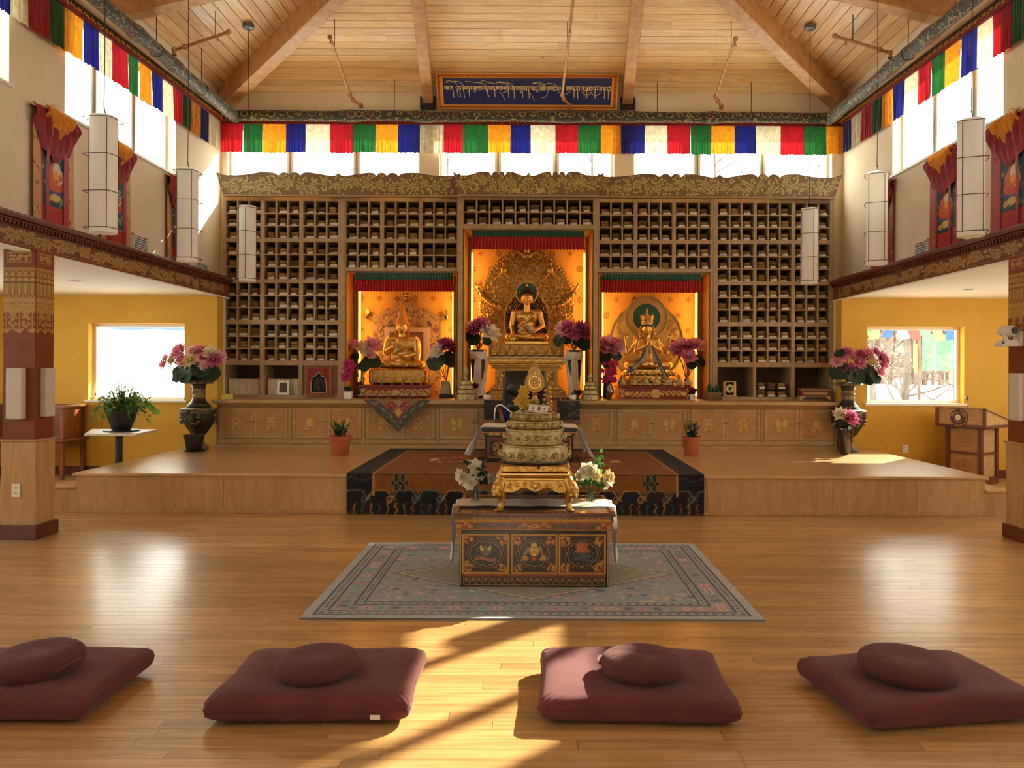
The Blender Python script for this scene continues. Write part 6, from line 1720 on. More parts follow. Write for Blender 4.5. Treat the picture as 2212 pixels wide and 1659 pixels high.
        if i == 0:
            bl = [(1041, 702, 12, 'mum', 'rose'), (1028, 712, 12.5, 'mum', 'purple'), (1058, 722, 15, 'lotus', 'white'), (1050, 712, 11, 'lotus', 'pink'), (1019, 707, 9, 'lotus', 'pale')]; lv = [(1014, 725, 14, (-.6, -.7, .4)), (1026, 735, 15, (-.3, -.8, .4)), (1043, 710, 8, (0, -.8, .6)), (1052, 738, 11, (.4, -.8, .3))]
        else:
            bl = [(1214, 712, 12, 'lotus', 'pale'), (1222, 717, 13, 'lotus', 'pink'), (1238, 722, 13, 'mum', 'rose'), (1254, 714, 14, 'mum', 'purple'), (1262, 722, 11, 'mum', 'rose'), (1226, 706, 10, 'mum', 'rose')]; lv = [(1208, 735, 15, (-.5, -.75, .3)), (1224, 733, 13, (-.1, -.85, .4)), (1258, 742, 18, (.3, -.8, .35)), (1246, 737, 13, (.1, -.8, .4))]
        bouquet('pink, purple and white lotus flowers in the dark vase %s of the central Buddha' % side, b, [(K(a, 0), -.05-.02*(q % 3), Zz(e), r*k, kd, m) for q, (a, e, r, kd, m) in enumerate(bl)], [(K(a, 0), -.03-.02*q, Zz(e), r*k, n_) for q, (a, e, r, n_) in enumerate(lv)], 'niche flowers', STEMD)
    # tiered mandala offering sets on the counter
    for x, w, side in ((1007, 23, 'left'), (1275, 20, 'right')):
        d = 11.32; k = d/FPX; c = V((U(x, d), d, ZC0+.0005)); z = 0
        o = thing('mandala_offering_set', 'small tiered silver gilt mandala set on the counter %s of the Buddha' % side, 'offering set', c, 'small mandala offering sets')
        for j, (q, h) in enumerate(((1., 13), (.86, 10), (.72, 9), (.56, 7 if side == 'right' else 9))):
            ob('ring_tier', MB().lathe([(w*q*.93*k, z*k), (w*q*k, (z+1)*k), (w*q*.97*k, (z+h*.5)*k), (w*q*.9*k, (z+h-1.2)*k), (w*q*.96*k, (z+h)*k), (w*q*.6*k, (z+h)*k)], c, 26), SILVG, o, smooth=40); z += h+.1
        hh = 31 if side == 'left' else 20
        ob('finial', MB().lathe([(4*k, 0), (5*k, 2*k), (2.4*k, 4*k), (2.2*k, hh*.35*k), (4*k, hh*.4*k), (5.6*k, hh*.6*k), (4.4*k, hh*.74*k), (2*k, hh*.82*k), (1.4*k, hh*.9*k), (.4*k, hh*k)], c+V((0, 0, z*k)), 16, 1., .6), SILVG, o, smooth=40)
    # white round pots with succulents, glass jar, dark bowl, red rose
    for i, (x, sz) in enumerate(((1053, 8.5), (1237, 8.5))):
        d = 11.25; k = d/FPX; c = V((U(x, d), d, ZC0+.0005)); side = 'left' if i == 0 else 'right'
        o = thing('potted_succulent', 'tiny succulent in a round white pot %s of the black chair' % side, 'plant', c, 'succulents in white pots')
        ob('pot', MB().lathe([(4.5*k, 0), (8*k, 3*k), (8.5*k, 7*k), (7*k, 11*k), (5.6*k, 11.5*k), (5*k, 10*k)], c, 20), WHITE, o, smooth=40)
        for j in range(8): ob('leaf', MB().petal(c+V((0, 0, 10.5*k)), (cos(j*.8), sin(j*.8), .9+.3*sin(j)), (-cos(j*.8), -sin(j*.8), 1), 8*k, 3.2*k, .2, .1), LEAFG, o, smooth=True)
    d = 11.22; k = d/FPX; c = V((U(1209.5, d), d, ZC0+.0005))
    o = thing('glass_jar', 'small clear glass jar right of the black chair', 'jar', c); ob('jar_body', MB().lathe([(4.2*k, 0), (5*k, 1*k), (5*k, 14*k), (3.6*k, 16*k), (3.8*k, 19*k), (3.4*k, 19*k), (3.2*k, 16*k), (4.5*k, 13*k), (4.5*k, 2*k)], c, 18), VGLASS, o, smooth=40)
    ob('jar_lid', MB().lathe([(4*k, 0), (4*k, 2*k), (3*k, 2.6*k)], c+V((0, 0, 19.1*k)), 16), STEELV, o)
    for i, x in enumerate((1196, 1206.5, 1217, 1227)):
        d = 11.15; k = d/FPX; c = V((U(x, d), d, ZC0+.0005)); L_b = 'small copper water bowl on the counter right of the chair, %s of four' % ('leftmost' if i == 0 else 'rightmost' if i == 3 else ORD[i]+' from left')
        solo('water_bowl', MB().lathe([(2.4*k, 0), (2.6*k, .5*k), (4*k, 4*k), (4.8*k, 6.6*k), (4.4*k, 6.6*k), (3*k, 3*k), (.5*k, 1.4*k)], c, 18), pm('copper_bowl_b', (150, 100, 66), .35, .7) if i == 0 else bpy.data.materials['copper_bowl_b'], L_b, 'bowl', c, 'water bowls', smooth=40)
    d = 11.6; k = d/FPX; c = V((U(1249, d), d, ZC0+.0005))
    o = thing('footed_bowl', 'dark footed bowl heaped with offerings right of the Buddha', 'bowl', c); ob('bowl_body', MB().lathe([(5*k, 0), (5*k, 1.5*k), (1.6*k, 3*k), (1.6*k, 9*k), (7*k, 12*k), (11*k, 18*k), (10*k, 18*k), (4*k, 14*k)], c, 20), BRONZEV, o, smooth=40)
    h = MB(); r = random.Random(6)
    for i in range(26): h.ell(c+V((r.uniform(-8, 8)*k, r.uniform(-6, 6)*k, (18+r.uniform(0, 4))*k)), 1.9*k, 8, 5)
    ob('offerings', h, GOLDR, o, smooth=True, kind='stuff')
    d = 11.45; k = d/FPX; c = V((U(1028, d), d, ZC0+.0005))
    o = thing('rose_in_glass', 'single red rose standing behind the left mandala set', 'flower', c)
    ob('stem', MB().tube([c, c+V((-1*k, 0, 16*k)), c+V((-2*k, -.01, 27*k))], .004, 5), STEM, o); bloom(o, 'peony', 'red', c+V((-2*k, -.01, 28*k)), 5.5*k, (0, -.6, .6))
    ob('glass', MB().lathe([(3*k, 0), (3.6*k, 1*k), (4*k, 15*k), (3.7*k, 15*k), (3*k, 2*k)], c, 14), VGLASS, o, smooth=40)
    # scarves hung from the throne edge
    for s, xa, xb in ((-1, 1053, 1040), (1, 1222, 1238)):
        d = 11.83; k = d/FPX
        m = MB().grid(lambda u, v: (U(xa+(xb-xa)*v**1.3, d)+(u-.5)*(3+11*v)*k, d-.04-.012*sin(u*8+v*5)-.02*v, PZ(772, d)+(ZC0+.03-PZ(772, d))*v*(1-.06*u)), 8, 20)
        solo('silk_scarf', m, CLOTHW, 'white silk scarf hanging down the %s side of the Buddha throne' % ('left' if s < 0 else 'right'), 'scarf', (U(xa, d), d, PZ(772, d)), 'scarves on the throne', smooth=True)
    # right niche
    d = 12.0; k = d/FPX; c = V((U(1316.5, 11.7), 11.7, ZC0+.0005)); kk = 11.7/FPX
    o = vase('vase', 'round silver vase at the left side of the right niche', c, [(3*kk, 0), (5*kk, 1.5*kk), (4*kk, 4*kk), (9.6*kk, 13*kk), (10*kk, 20*kk), (6.5*kk, 29*kk), (5.6*kk, 32*kk), (6.4*kk, 34*kk), (5*kk, 34*kk), (4*kk, 20*kk)], pm('silver_vase', (150, 148, 144), .18, 1., c2=(96, 94, 92), ns=14), 'niche vases')
    b = c+V((0, 0, 33*kk)); r = random.Random(9); bl = []
    for i in range(24):
        x, y = r.uniform(-20, 24), r.uniform(4, 48); 
        if abs(x) < 6+y*.42: bl.append((x*kk, r.uniform(-.08, .02), y*kk, r.uniform(4.2, 6)*kk, 'orchid', 'magenta'))
    bouquet('magenta orchid sprays in the round silver vase of the right niche', b, bl, [], 'niche flowers', STEMD, .0035)
    c = V((U(1312, d), d+.1, ZC0+.0005))
    vase('vase', 'slim dark vase behind the magenta orchids in the right niche', c, [(7*k, 0), (8*k, 10*k), (6*k, 34*k), (7*k, 38*k), (5*k, 38*k)], BRONZEV, 'niche vases')
    b = c+V((0, 0, 37*k)); K = lambda x, y: ((x-1312)*k, (822-y)*k)
    bl = [(1297, 746, 11, 'pale'), (1307, 752, 12, 'pink'), (1318, 743, 13, 'pink'), (1330, 741, 11, 'rose'), (1334, 752, 11, 'pale'), (1303, 738, 10, 'pink'), (1322, 756, 11, 'pale')]
    bouquet('pink peonies with dark leaves at the left side of the right niche', b, [(K(x, y)[0], -.06-.02*(i % 3), K(x, y)[1], r_*k, 'mum' if i % 2 else 'peony', m) for i, (x, y, r_, m) in enumerate(bl)],
            [(K(1330, 766)[0], -.07, K(1330, 766)[1], .10, (.3, -.8, .3)), (K(1306, 768)[0], -.05, K(1306, 768)[1], .11, (-.3, -.7, .4)), (K(1312, 782)[0], -.03, K(1312, 782)[1], .09, (0, -.8, .3))], 'niche flowers', STEMD)
    c = V((U(1485, d), d+.05, ZC0+.0005))
    vase('vase', 'slim dark vase at the right side of the right niche', c, [(7*k, 0), (8*k, 10*k), (5*k, 40*k), (6*k, 44*k), (4*k, 44*k)], BRONZEV, 'niche vases')
    b = c+V((0, 0, 43*k)); K = lambda x, y: ((x-1485)*k, (816-y)*k)
    bl = [(1458, 750, 11, 'pink'), (1471, 746, 12, 'pink'), (1484, 748, 12, 'rose'), (1497, 745, 12, 'pink'), (1510, 746, 11, 'pale'), (1486, 770, 12, 'pink'), (1463, 757, 9, 'rose')]
    bouquet('pink peonies on dark stems at the right side of the right niche', b, [(K(x, y)[0], -.06-.02*(i % 3), K(x, y)[1], r_*k, 'peony' if i % 2 else 'mum', m) for i, (x, y, r_, m) in enumerate(bl)],
            [(K(1508, 777)[0], -.05, K(1508, 777)[1], .12, (.4, -.7, .5)), (K(1494, 784)[0], -.03, K(1494, 784)[1], .09, (0, -.8, .3))], 'niche flowers', STEMD)
    d = 11.62; k = d/FPX; c = V((U(1496.5, d), d, ZC0+.0005))
    o = thing('potted_flower', 'tiny red flowers in a white cup right of the crowned statue', 'plant', c); ob('pot', MB().lathe([(4.4*k, 0), (5.6*k, 4*k), (6.2*k, 12*k), (5.4*k, 12*k), (5*k, 10*k)], c, 18), WHITE, o, smooth=40)
    for j in range(6): bloom(o, 'mum', 'red', c+V(((j-2.5)*2*k, -.01*(j % 2), (15+3*(j % 3))*k)), 3.4*k, ((j-2.5)*.2, -.6, .7))
    ob('foliage', MB().lathe([(1*k, 10*k), (5.4*k, 13*k), (6*k, 16*k), (3*k, 19*k)], c, 10), LEAFD, o, smooth=True)
    # counter right: wooden planter, clock
    d = 11.4; k = d/FPX; c = V((U(1541, d), d, ZC0+.0005))
    o = thing('wooden_planter', 'oval wood planter of green succulents beside the gold clock', 'plant', c)
    ob('planter_body', MB().lathe([(17*k, 0), (18.5*k, 3*k), (19.5*k, 18*k), (17.6*k, 18*k), (17*k, 14*k)], c, 28, 1., .55), pm('planter_wood', (130, 90, 56), .5, c2=(86, 54, 32), ns=3, st=(4, 1, 1)), o, smooth=40)
    ob('soil', MB().lathe([(1*k, 15*k), (17*k, 15*k), (17*k, 14*k), (1*k, 14*k)], c, 24, 1., .55), SOIL, o)
    r = random.Random(2)
    for j in range(22):
        x, y = r.uniform(-14, 12)*k, r.uniform(-6, 6)*k; h = r.uniform(10, 26)*k
        ob('stalk', MB().tube([c+V((x, y, 15*k)), c+V((x+r.uniform(-2, 2)*k, y, 15*k+h*.6)), c+V((x+r.uniform(-3, 3)*k, y, 15*k+h))], [2*k, 1.8*k, .5*k], 6), LEAFG if j % 3 else LEAFD, o, smooth=True)
    d = 11.9; k = d/FPX; c = V((U(1576, d), d, ZC0+.0465))
    o = thing('mantel_clock', 'gold framed glass clock in the right bookcase bottom cell', 'clock', c); W_ = 12.5*k; H_ = 33*k
    ob('base', MB().box(c.x-14*k, c.x+14*k, c.y-.06, c.y+.06, c.z, c.z+3*k), GOLDS, o, bev=.002); ob('top', MB().box(c.x-W_, c.x+W_, c.y-.05, c.y+.05, c.z+H_-2*k, c.z+H_), GOLDS, o, bev=.002)
    for sx in (-1, 1):
        for sy in (-1, 1): ob('post', MB().box(c.x+sx*(W_-.9*k)-.9*k, c.x+sx*(W_-.9*k)+.9*k, c.y+sy*.042-.008, c.y+sy*.042+.008, c.z+3*k, c.z+H_-2*k), GOLDS, o)
    m = MB(); m.ring(c+V((0, -.03, 17*k)), 8.5*k, 1.1*k, 28, 6); ob('bezel', m, GOLDS, o, smooth=True)
    m = Px.__new__(Px); m.k = k; m.o = c+V((0, -.028, 17*k)); m.m = MB(); annulus(m, 0, 0, 4.2, 8.3, 0, .8, 32); ob('dial', m.m, pm('clock_dial', (226, 220, 206), .5), o)
    h = MB()
    for j in range(12): h.ell(m.o+V((6.3*k*cos(j*pi/6), -.001, 6.3*k*sin(j*pi/6))), (.5*k, .3*k, .5*k), 6, 4)
    ob('hour_marks', h, BLACK, o, kind='stuff'); ob('hands', MB().tube([m.o+V((0, -.003, 0)), m.o+V((5*k, -.003, 3*k))], .5*k, 4).tube([m.o+V((0, -.003, 0)), m.o+V((-1*k, -.003, -4*k))], .6*k, 4), BLACK, o)
    ob('movement', MB().lathe([(3*k, -4*k), (4*k, 0), (3*k, 6*k)], c+V((0, .01, 17*k)), 14), GOLDR, o, smooth=True)
niche_flowers()

# ---- things in the open cells under the bookcases
zf = ZC0+.0455
SPINE = pm('white_book_spine', (222,212,190), .7, c2=(206,194,168), ns=5, vary=.07)
def row_books(x0, x1, n, where, d, first='leftmost', last='rightmost'):
    w = (x1-x0)/n; h = PZ(817.5, d, 520)-zf
    for i in range(n):
        hh = h*random.uniform(.985, 1.0); xa = x0+i*w
        b = MB().box(xa+.0008, xa+w-.0008, d, d+.2, zf, zf+hh)
        q = i if i < n/2 else n-1-i; sd = 'left' if i < n/2 else 'right'
        pos = (first if sd == 'left' else last) if q == 0 else ORD[q]+' from the '+sd
        o = solo('white_book', b, SPINE, 'pale volume %s, set %s' % (pos, where), 'book', (xa+w/2, d, zf), 'white books in the open cells', bev=.002)
        ob('spine_band', MB().box(xa+.0016, xa+w-.0016, d-.0008, d+.001, zf+hh*.92, zf+hh*.95), GOLDP, o)
row_books(U(490, DBK), U(556, DBK), 24, 'in the leftmost open cell', DBK+.07)
row_books(U(573, DBK), U(600, DBK), 10, 'just left of the white photo frame', DBK+.10)
row_books(U(601, DBK), U(632, DBK), 11, 'behind the white photo frame', DBK+.13)
row_books(U(633, DBK), U(644, DBK), 4, 'just right of the white photo frame', DBK+.10)
d = DBK+.05; k = d/FPX
c = V((U(611.5, d), d, zf))
o = thing('photo_frame', 'white tabletop photo frame leaning on the white books', 'picture', c); lean = Matrix.Translation(c) @ Matrix.Rotation(radians(-8), 4, 'X') @ Matrix.Translation(-c)
x0, x1, z0, z1 = c.x-13*k, c.x+13*k, c.z, c.z+31*k
ob('frame', MB().box(x0, x0+4.6*k, d-.012, d, z0, z1).box(x1-4.6*k, x1, d-.012, d, z0, z1).box(x0+4.6*k, x1-4.6*k, d-.012, d, z0, z0+4.6*k).box(x0+4.6*k, x1-4.6*k, d-.012, d, z1-4.6*k, z1).xf(lean), WHITE, o, bev=.002)
ob('dark_print', MB().box(x0+4.6*k, x1-4.6*k, d-.006, d-.002, z0+4.6*k, z1-4.6*k).xf(lean), pm('photo_print', (92, 66, 50), .5, c2=(70, 50, 40), ns=20), o)
# red shrine plaque with an ogee arch in front of the third cell
d = DBK-.002; k = d/FPX
x0, x1, z0, z1 = U(662, d), U(718.5, d), ZC0+.02, Z(792.5, d); xm = (x0+x1)/2
ob_back = struct('trim_cell_cover', MB().box(U(653, DBK), U(729.5, DBK), DBK+.03, DBK+.05, ZC0, L_(790)), OAK)
o = thing('shrine_plaque', 'red and gold shrine plaque with a pointed arch niche on the left bookcase', 'shrine', (xm, d, z0))
PR = pm('plaque_red', (132, 36, 24), .55)
w = x1-x0; h = z1-z0
arch = [(-.29, .14), (-.29, .47), (-.25, .52), (-.27, .58), (-.2, .66), (-.13, .66), (-.08, .74), (0, .80), (.08, .74), (.13, .66), (.2, .66), (.27, .58), (.25, .52), (.29, .47), (.29, .14)]
op = [(xm+a*w, z0+b*h) for a, b in arch]
top = op[1:-1]
m = MB(); n = len(top)
m.strip([(x, z1) for x, z in top], top, d-.05, d)
m.box(x0, op[0][0], d-.05, d, z0, z1).box(op[-1][0], x1, d-.05, d, z0, z1).box(op[0][0], op[-1][0], d-.05, d, z0, op[0][1])
ob('plaque_face', m, PR, o)
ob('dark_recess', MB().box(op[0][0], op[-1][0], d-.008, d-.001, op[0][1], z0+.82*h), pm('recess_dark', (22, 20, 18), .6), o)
ob('arch_rim', MB().tube([(x, d-.052, z) for x, z in op]+[(op[0][0], d-.052, op[0][1])], .005, 6), CLOTHW, o)
for q, m_ in ((.02, GOLDP), (.15, GOLDP)):
    e = w*q*.5+.004; ob('gold_line', MB().tube([(x0+e, d-.052, z0+e), (x1-e, d-.052, z0+e), (x1-e, d-.052, z1-e), (x0+e, d-.052, z1-e), (x0+e, d-.052, z0+e)], .003, 5), m_, o)
m = MB()
for i in range(11):
    for zz in (z0+.06*h, z1-.06*h): m.ell((x0+w*(.05+.09*i), d-.052, zz), (.007, .003, .007), 8, 5)
    for xx in (x0+.05*w, x1-.05*w): m.ell((xx, d-.052, z0+h*(.05+.09*i)), (.007, .003, .007), 8, 5)
ob('gold_studs', m, GOLDP, o, kind='stuff')
q = Px.__new__(Px); q.k = .0034; q.o = V((xm, d-.02, z0+.16*h)); q.m = MB(); q.e((0, 0, 6), (14, 4, 5)); q.e((0, 0, 18), (9, 4, 10)); q.e((0, -1, 33), (5, 4, 6)); q.c((-8, 0, 22), (-17, -1, 12), 3, 2.4); q.c((8, 0, 22), (17, -1, 12), 3, 2.4)
fuse('bronze_figure', q.m, .004, BRONZEV, o, 1)
# loose scripture books in the right open cells
xx = [U(1633.5, DBK)+(U(1709, DBK)-U(1633.5, DBK))*q for q in (.17, .47, .77)]
for r_ in range(2):
    for i, x in enumerate(xx):
        put_book(x, DBK+.06, zf+.001+r_*.118, 'cloth-wrapped scripture book in the right open cell, %s row, %s' % ('upper' if r_ else 'lower', ('left', 'middle', 'right')[i]), 'scripture books in the right open cell')
    if r_ == 0: solo('thin_shelf', MB().box(U(1633.5, DBK)+.006, U(1709, DBK)-.006, DBK+.05, DBK+.44, zf+.1095, zf+.117), DARKW, 'thin dark board between the loose scripture books of the right open cell', 'board', (xx[1], DBK+.05, zf+.1), )
# long book boxes on a carved stand
d = 11.62; k = d/FPX; c = V((U(1759, d), d, ZC0+.0005))
o = thing('book_stand', 'low carved gold stand under the long red book box', 'stand', c)
ob('stand_top', MB().box(c.x-33*k, c.x+33*k, c.y-.05, c.y+.08, c.z+8*k, c.z+10*k), GOLDP, o, bev=.002)
for s in (-1, 1): ob('leg', MB().prism([(c.x+s*33*k, c.z+8*k), (c.x+s*22*k, c.z+8*k), (c.x+s*25*k, c.z+4*k), (c.x+s*29*k, c.z+3*k), (c.x+s*30*k, c.z), (c.x+s*33.5*k, c.z)], c.y-.05, c.y+.08), GOLDP, o)
REDBX = pm('red_book_box', (110, 34, 26), .5)
o = solo('book_box', MB().box(c.x-32*k, c.x+32*k, c.y-.055, c.y+.09, c.z+10.2*k, c.z+21*k), REDBX, 'long red book box with a tan label on the gold stand', 'box', c, bev=.002)
ob('tan_label', MB().box(c.x-26*k, c.x+26*k, c.y-.058, c.y-.054, c.z+12.5*k, c.z+18.5*k), pm('tan_label', (176, 140, 92), .7), o)
o = solo('book_box', MB().box(c.x-31*k, c.x+31*k, c.y-.05, c.y+.085, c.z+21.2*k, c.z+25.4*k), pm('wood_book_cover', (150, 108, 66), .5), 'thin wooden book lying on the long red book box', 'book', c, bev=.002)
ob('red_cloth', MB().box(c.x-33*k, c.x+34*k, c.y-.056, c.y+.09, c.z+25.5*k, c.z+27*k), REDBX, o)
# folded yellow cloth
d = 11.2; k = d/FPX; c = V((U(492, d), d, ZC0+.0005))
m = MB()
for i in range(3): m.tube([c+V((-13*k, 0, (1.6+2.3*i)*k)), c+V((0, -.01, (1.8+2.4*i)*k)), c+V(((12-i)*k, .006*i, (1.6+2.3*i)*k))], [1.2*k, 1.5*k, 1.2*k], 8, flat=3.)
solo('folded_cloth', m, pm('yellow_duster', (222, 206, 110), .9, c2=(206, 188, 92), ns=20), 'folded yellow cloth on the left end of the counter', 'cloth', c, smooth=True)
# triangular brocade hanging
cv = CV(160, 90, (70, 66, 54)); r = random.Random(12)
for i in range(260): cv.scroll(r.uniform(0, 160), r.uniform(0, 90), r.uniform(2, 4.5), r.uniform(0, 6), .9, r.choice([(120, 112, 84), (40, 40, 40), (150, 140, 108)]), 1.1)
for i in range(8):
    x = 10+i*20; y = 88-abs(x-80)*-1*0-0
for s in (-1, 1):
    for t in (.08, .3, .52, .74, .93): cv.flower(80+s*72*(1-t), 84-76*t, 7, 7, (150, 140, 110), (60, 56, 48))
Y, X = np.mgrid[0:90, 0:160]; inn = (np.abs(X-80)*1.03 + (90-Y)*1.0 < 54); rim = (np.abs(X-80)*1.03 + (90-Y) < 58) & ~inn
cv.a[rim] = (150, 40, 36); cv.a[inn] = (150, 130, 92)
def dia(cx, cy, rr, c): cv.a[(np.abs(X-cx)+np.abs(Y-cy)) < rr] = c
for cx, cy, c in ((62, 72, (128, 46, 40)), (98, 72, (128, 46, 40)), (80, 54, (196, 158, 78)), (80, 84, (150, 132, 92)), (44, 86, (120, 112, 74)), (116, 86, (120, 112, 74))): dia(cx, cy, 17, (160, 60, 50)); dia(cx, cy, 14, c)
for cx in (62, 98):
    for i in range(12): cv.leaf(cx+r.uniform(-8, 8), 72+r.uniform(-8, 8), 5, 3, r.uniform(0, 6), r.choice([(60, 60, 110), (190, 70, 60), (200, 160, 90)]))
Z0, Z1 = ZC0+.0035, P(861, 933, DCT-.012).z
xL, xR, xC = U(786, DCT), U(930, DCT), U(861, DCT)
def tri(Uu, Wv):     # Wv 1 = counter edge, 0 = tip
    ww = .004+.996*Wv; return xC+(Uu-.5)*2*np.where(Uu < .5, xC-xL, xR-xC)*ww, DCT-.012-.008*np.sin(Uu*9)*(1-Wv), Z1+(Z0-Z1)*Wv
o = thing('triangular_altar_cloth', 'triangular brocade cloth hanging point-down under the hatted statue', 'cloth', (xC, DCT-.01, Z0))
painted('brocade_front', cv, tri, VC, o); painted('backing', CV(8, 8, (70, 40, 32)), lambda a, b: (tri(a, b)[0], tri(a, b)[1]+.004, tri(a, b)[2]), VC, o)
ob('top_flap', MB().box(xL, xR, DCT-.012, DCT+.26, ZC0+.0008, ZC0+.0045), pm('flap_brocade', (150, 130, 92), .8, c2=(96, 84, 60), ns=40), o)
# altar cloth hanging behind the chair
cv = CV(150, 60, (34, 32, 32)); r = random.Random(3)
for i in range(120): cv.flower(r.uniform(0, 150), r.uniform(0, 60), r.uniform(2.5, 5.5), 6, r.choice([(112, 104, 92), (90, 76, 60), (130, 120, 104), (110, 70, 60)]), (26, 24, 24))
cv.rect(84, 114, 20, 60, (170, 104, 36)).rect(90, 101, 26, 60, (142, 30, 28)).rect(101, 104, 20, 60, (196, 150, 60)).flower(96, 42, 6, 5, (200, 120, 80), None).rect(84, 114, 18, 21, (96, 60, 30))
xa, xb = U(1046, DCT), U(1253, DCT)
fnc = lambda Uu, Wv: (xa+(xb-xa)*Uu, DCT-.014-.005*np.sin(Uu*26)*(1-Wv), P(1150, 907, DCT).z+(ZC0+.004-P(1150, 907, DCT).z)*Wv)
o = thing('altar_cloth', 'dark floral brocade altar cloth hanging behind the black chair', 'cloth', ((xa+xb)/2, DCT-.01, ZC0))
painted('brocade_front', cv, fnc, VC, o); painted('backing', CV(8, 8, (50, 40, 36)), lambda a, b: (fnc(a, b)[0], fnc(a, b)[1]+.004, fnc(a, b)[2]), VC, o)
ob('top_flap', MB().box(xa, xb, DCT-.014, DCT+.06, ZC0+.0008, ZC0+.0045), bpy.data.materials['flap_brocade'], o)
# ================================================================== ON THE STAGE
# dark dragon rug draped over the platform edge
x0, x1 = -1.97, 1.86; yf, yb_ = DS-.018, 10.95
Lt, Lh = yb_-yf, ZST-.004
W_, H_ = 300, 240
cv = CV(W_, H_, (124, 76, 28)); r = random.Random(21)
s_ = W_/(x1-x0); hang = int(Lh/(Lt+Lh)*H_)
cols = [(20, 22, 40), (30, 14, 18), (14, 24, 22), (36, 18, 16), (16, 16, 20)]
bw_ = int(.30*s_)
def waves(axis, lo, hi):
    n = int((W_ if axis == 'x' else H_)/5)
    for i in range(n):
        c = cols[i % 5]
        if axis == 'x': cv.rect(i*5, i*5+5, lo, hi, c)
        else: cv.rect(lo, hi, i*5, i*5+5, c)
waves('y', 0, bw_); waves('y', W_-bw_, W_); waves('x', 0, int(hang*.52)); waves('x', H_-int(.22*s_), H_)
for i in range(int(H_/5)):
    for a in (0, W_-bw_):
        if i % 3 == 0:
            yy = i*5; cv.line([(a+j*bw_/6, yy+1.5*sin(j*1.4+i)) for j in range(7)], .9, r.choice([(116, 88, 50), (70, 60, 70), (60, 76, 60)]))
for i in range(0, W_, 7):
    if i % 2 == 0 or True: cv.line([(i+1.3*sin(j*1.7+i), j*hang*.3/5) for j in range(6)], .9, r.choice([(150, 112, 58), (66, 72, 92), (60, 84, 66), (140, 80, 44)]))
for i in range(-1, 16):
    x = i*21+8; yy = hang*.50; c = r.choice(cols); e = r.choice([(160, 118, 62), (120, 96, 70), (90, 96, 92)])
    cv.ell(x, yy, 10, hang*.15, c); cv.line([(x-11, yy-3), (x-6, yy+hang*.13), (x+5, yy+hang*.13), (x+11, yy-3)], 1.2, e)
    cv.scroll(x+8, yy-hang*.12, 4.2, 0, 1.1, e, 1.4)
for sx in (-1, 1):
    X0 = bw_ if sx < 0 else W_-bw_
    cv.line([(X0, 0+hang*.5), (X0, H_-.22*s_)], 1.4, (166, 120, 62))
    for i in range(14): cv.scroll(X0-sx*0+sx*3, hang+8+i*13, 4, 0, 1.1, (120, 90, 60), 1.3)
    cv.flower(X0-sx*22, hang*.82, 8, 6, (22, 26, 30), (120, 96, 64))
    # coiled dragon medallions on the field
cx = W_*.5
for q in (.28, .5, .72):
    c0 = (W_*q, hang+(H_-hang)*.48)
    for j in range(40):
        t = j/39*5.2; cv.ell(c0[0]+(30-4*t)*cos(t+q*5), c0[1]+(20-2.6*t)*sin(t+q*5)*1.2, 4, 3, r.choice([(196, 150, 84), (176, 70, 36), (70, 80, 60), (206, 170, 110)]))
    for j in range(12): cv.leaf(c0[0]+r.uniform(-34, 34), c0[1]+r.uniform(-30, 30), 9, 5, r.uniform(0, 6), r.choice([(96, 60, 30), (60, 56, 40), (180, 110, 50)]))
for j in range(50): cv.leaf(r.uniform(bw_+8, W_-bw_-8), r.uniform(hang+5, H_-30), 6, 3, r.uniform(0, 6), r.choice([(104, 56, 22), (150, 92, 36), (90, 62, 34)]))
cv.rect(bw_+1, W_-bw_-1, int(hang*.6), hang, (84, 42, 18)) if False else None
cv.noise(.07)
RH = .014
def rugfn(Uu, Wv):
    s = Wv*(Lt+Lh); rr = .02
    y = np.where(s < Lh, yf-.006, yf+(s-Lh)); z = np.where(s < Lh, .004+s, ZST+RH)
    y = np.where(np.abs(s-Lh) < rr, yf-.006+.0*s+np.clip((s-Lh+rr)/(2*rr), 0, 1)**2*(rr+.006), y); 
    z = np.where(np.abs(s-Lh) < rr, ZST+RH-(1-np.clip((s-Lh+rr)/(2*rr), 0, 1))**2*(rr+.01), z)
    return x0+(x1-x0)*Uu, y, z+.0015*np.sin(Uu*40)
o = thing('dragon_rug', 'dark patterned dragon rug draped over the front of the stage', 'rug', ((x0+x1)/2, (yf+yb_)/2, ZST))
painted('woven_pile', cv, rugfn, VCR, o)
e = MB().box(x0, x1, yf+.012, yb_, ZST+.001, ZST+RH-.003).box(x0, x1, yf-.003, yf+.003, .002, ZST+.004)
ob('rug_backing', e, pm('rug_backing', (30, 20, 18), .95), o)

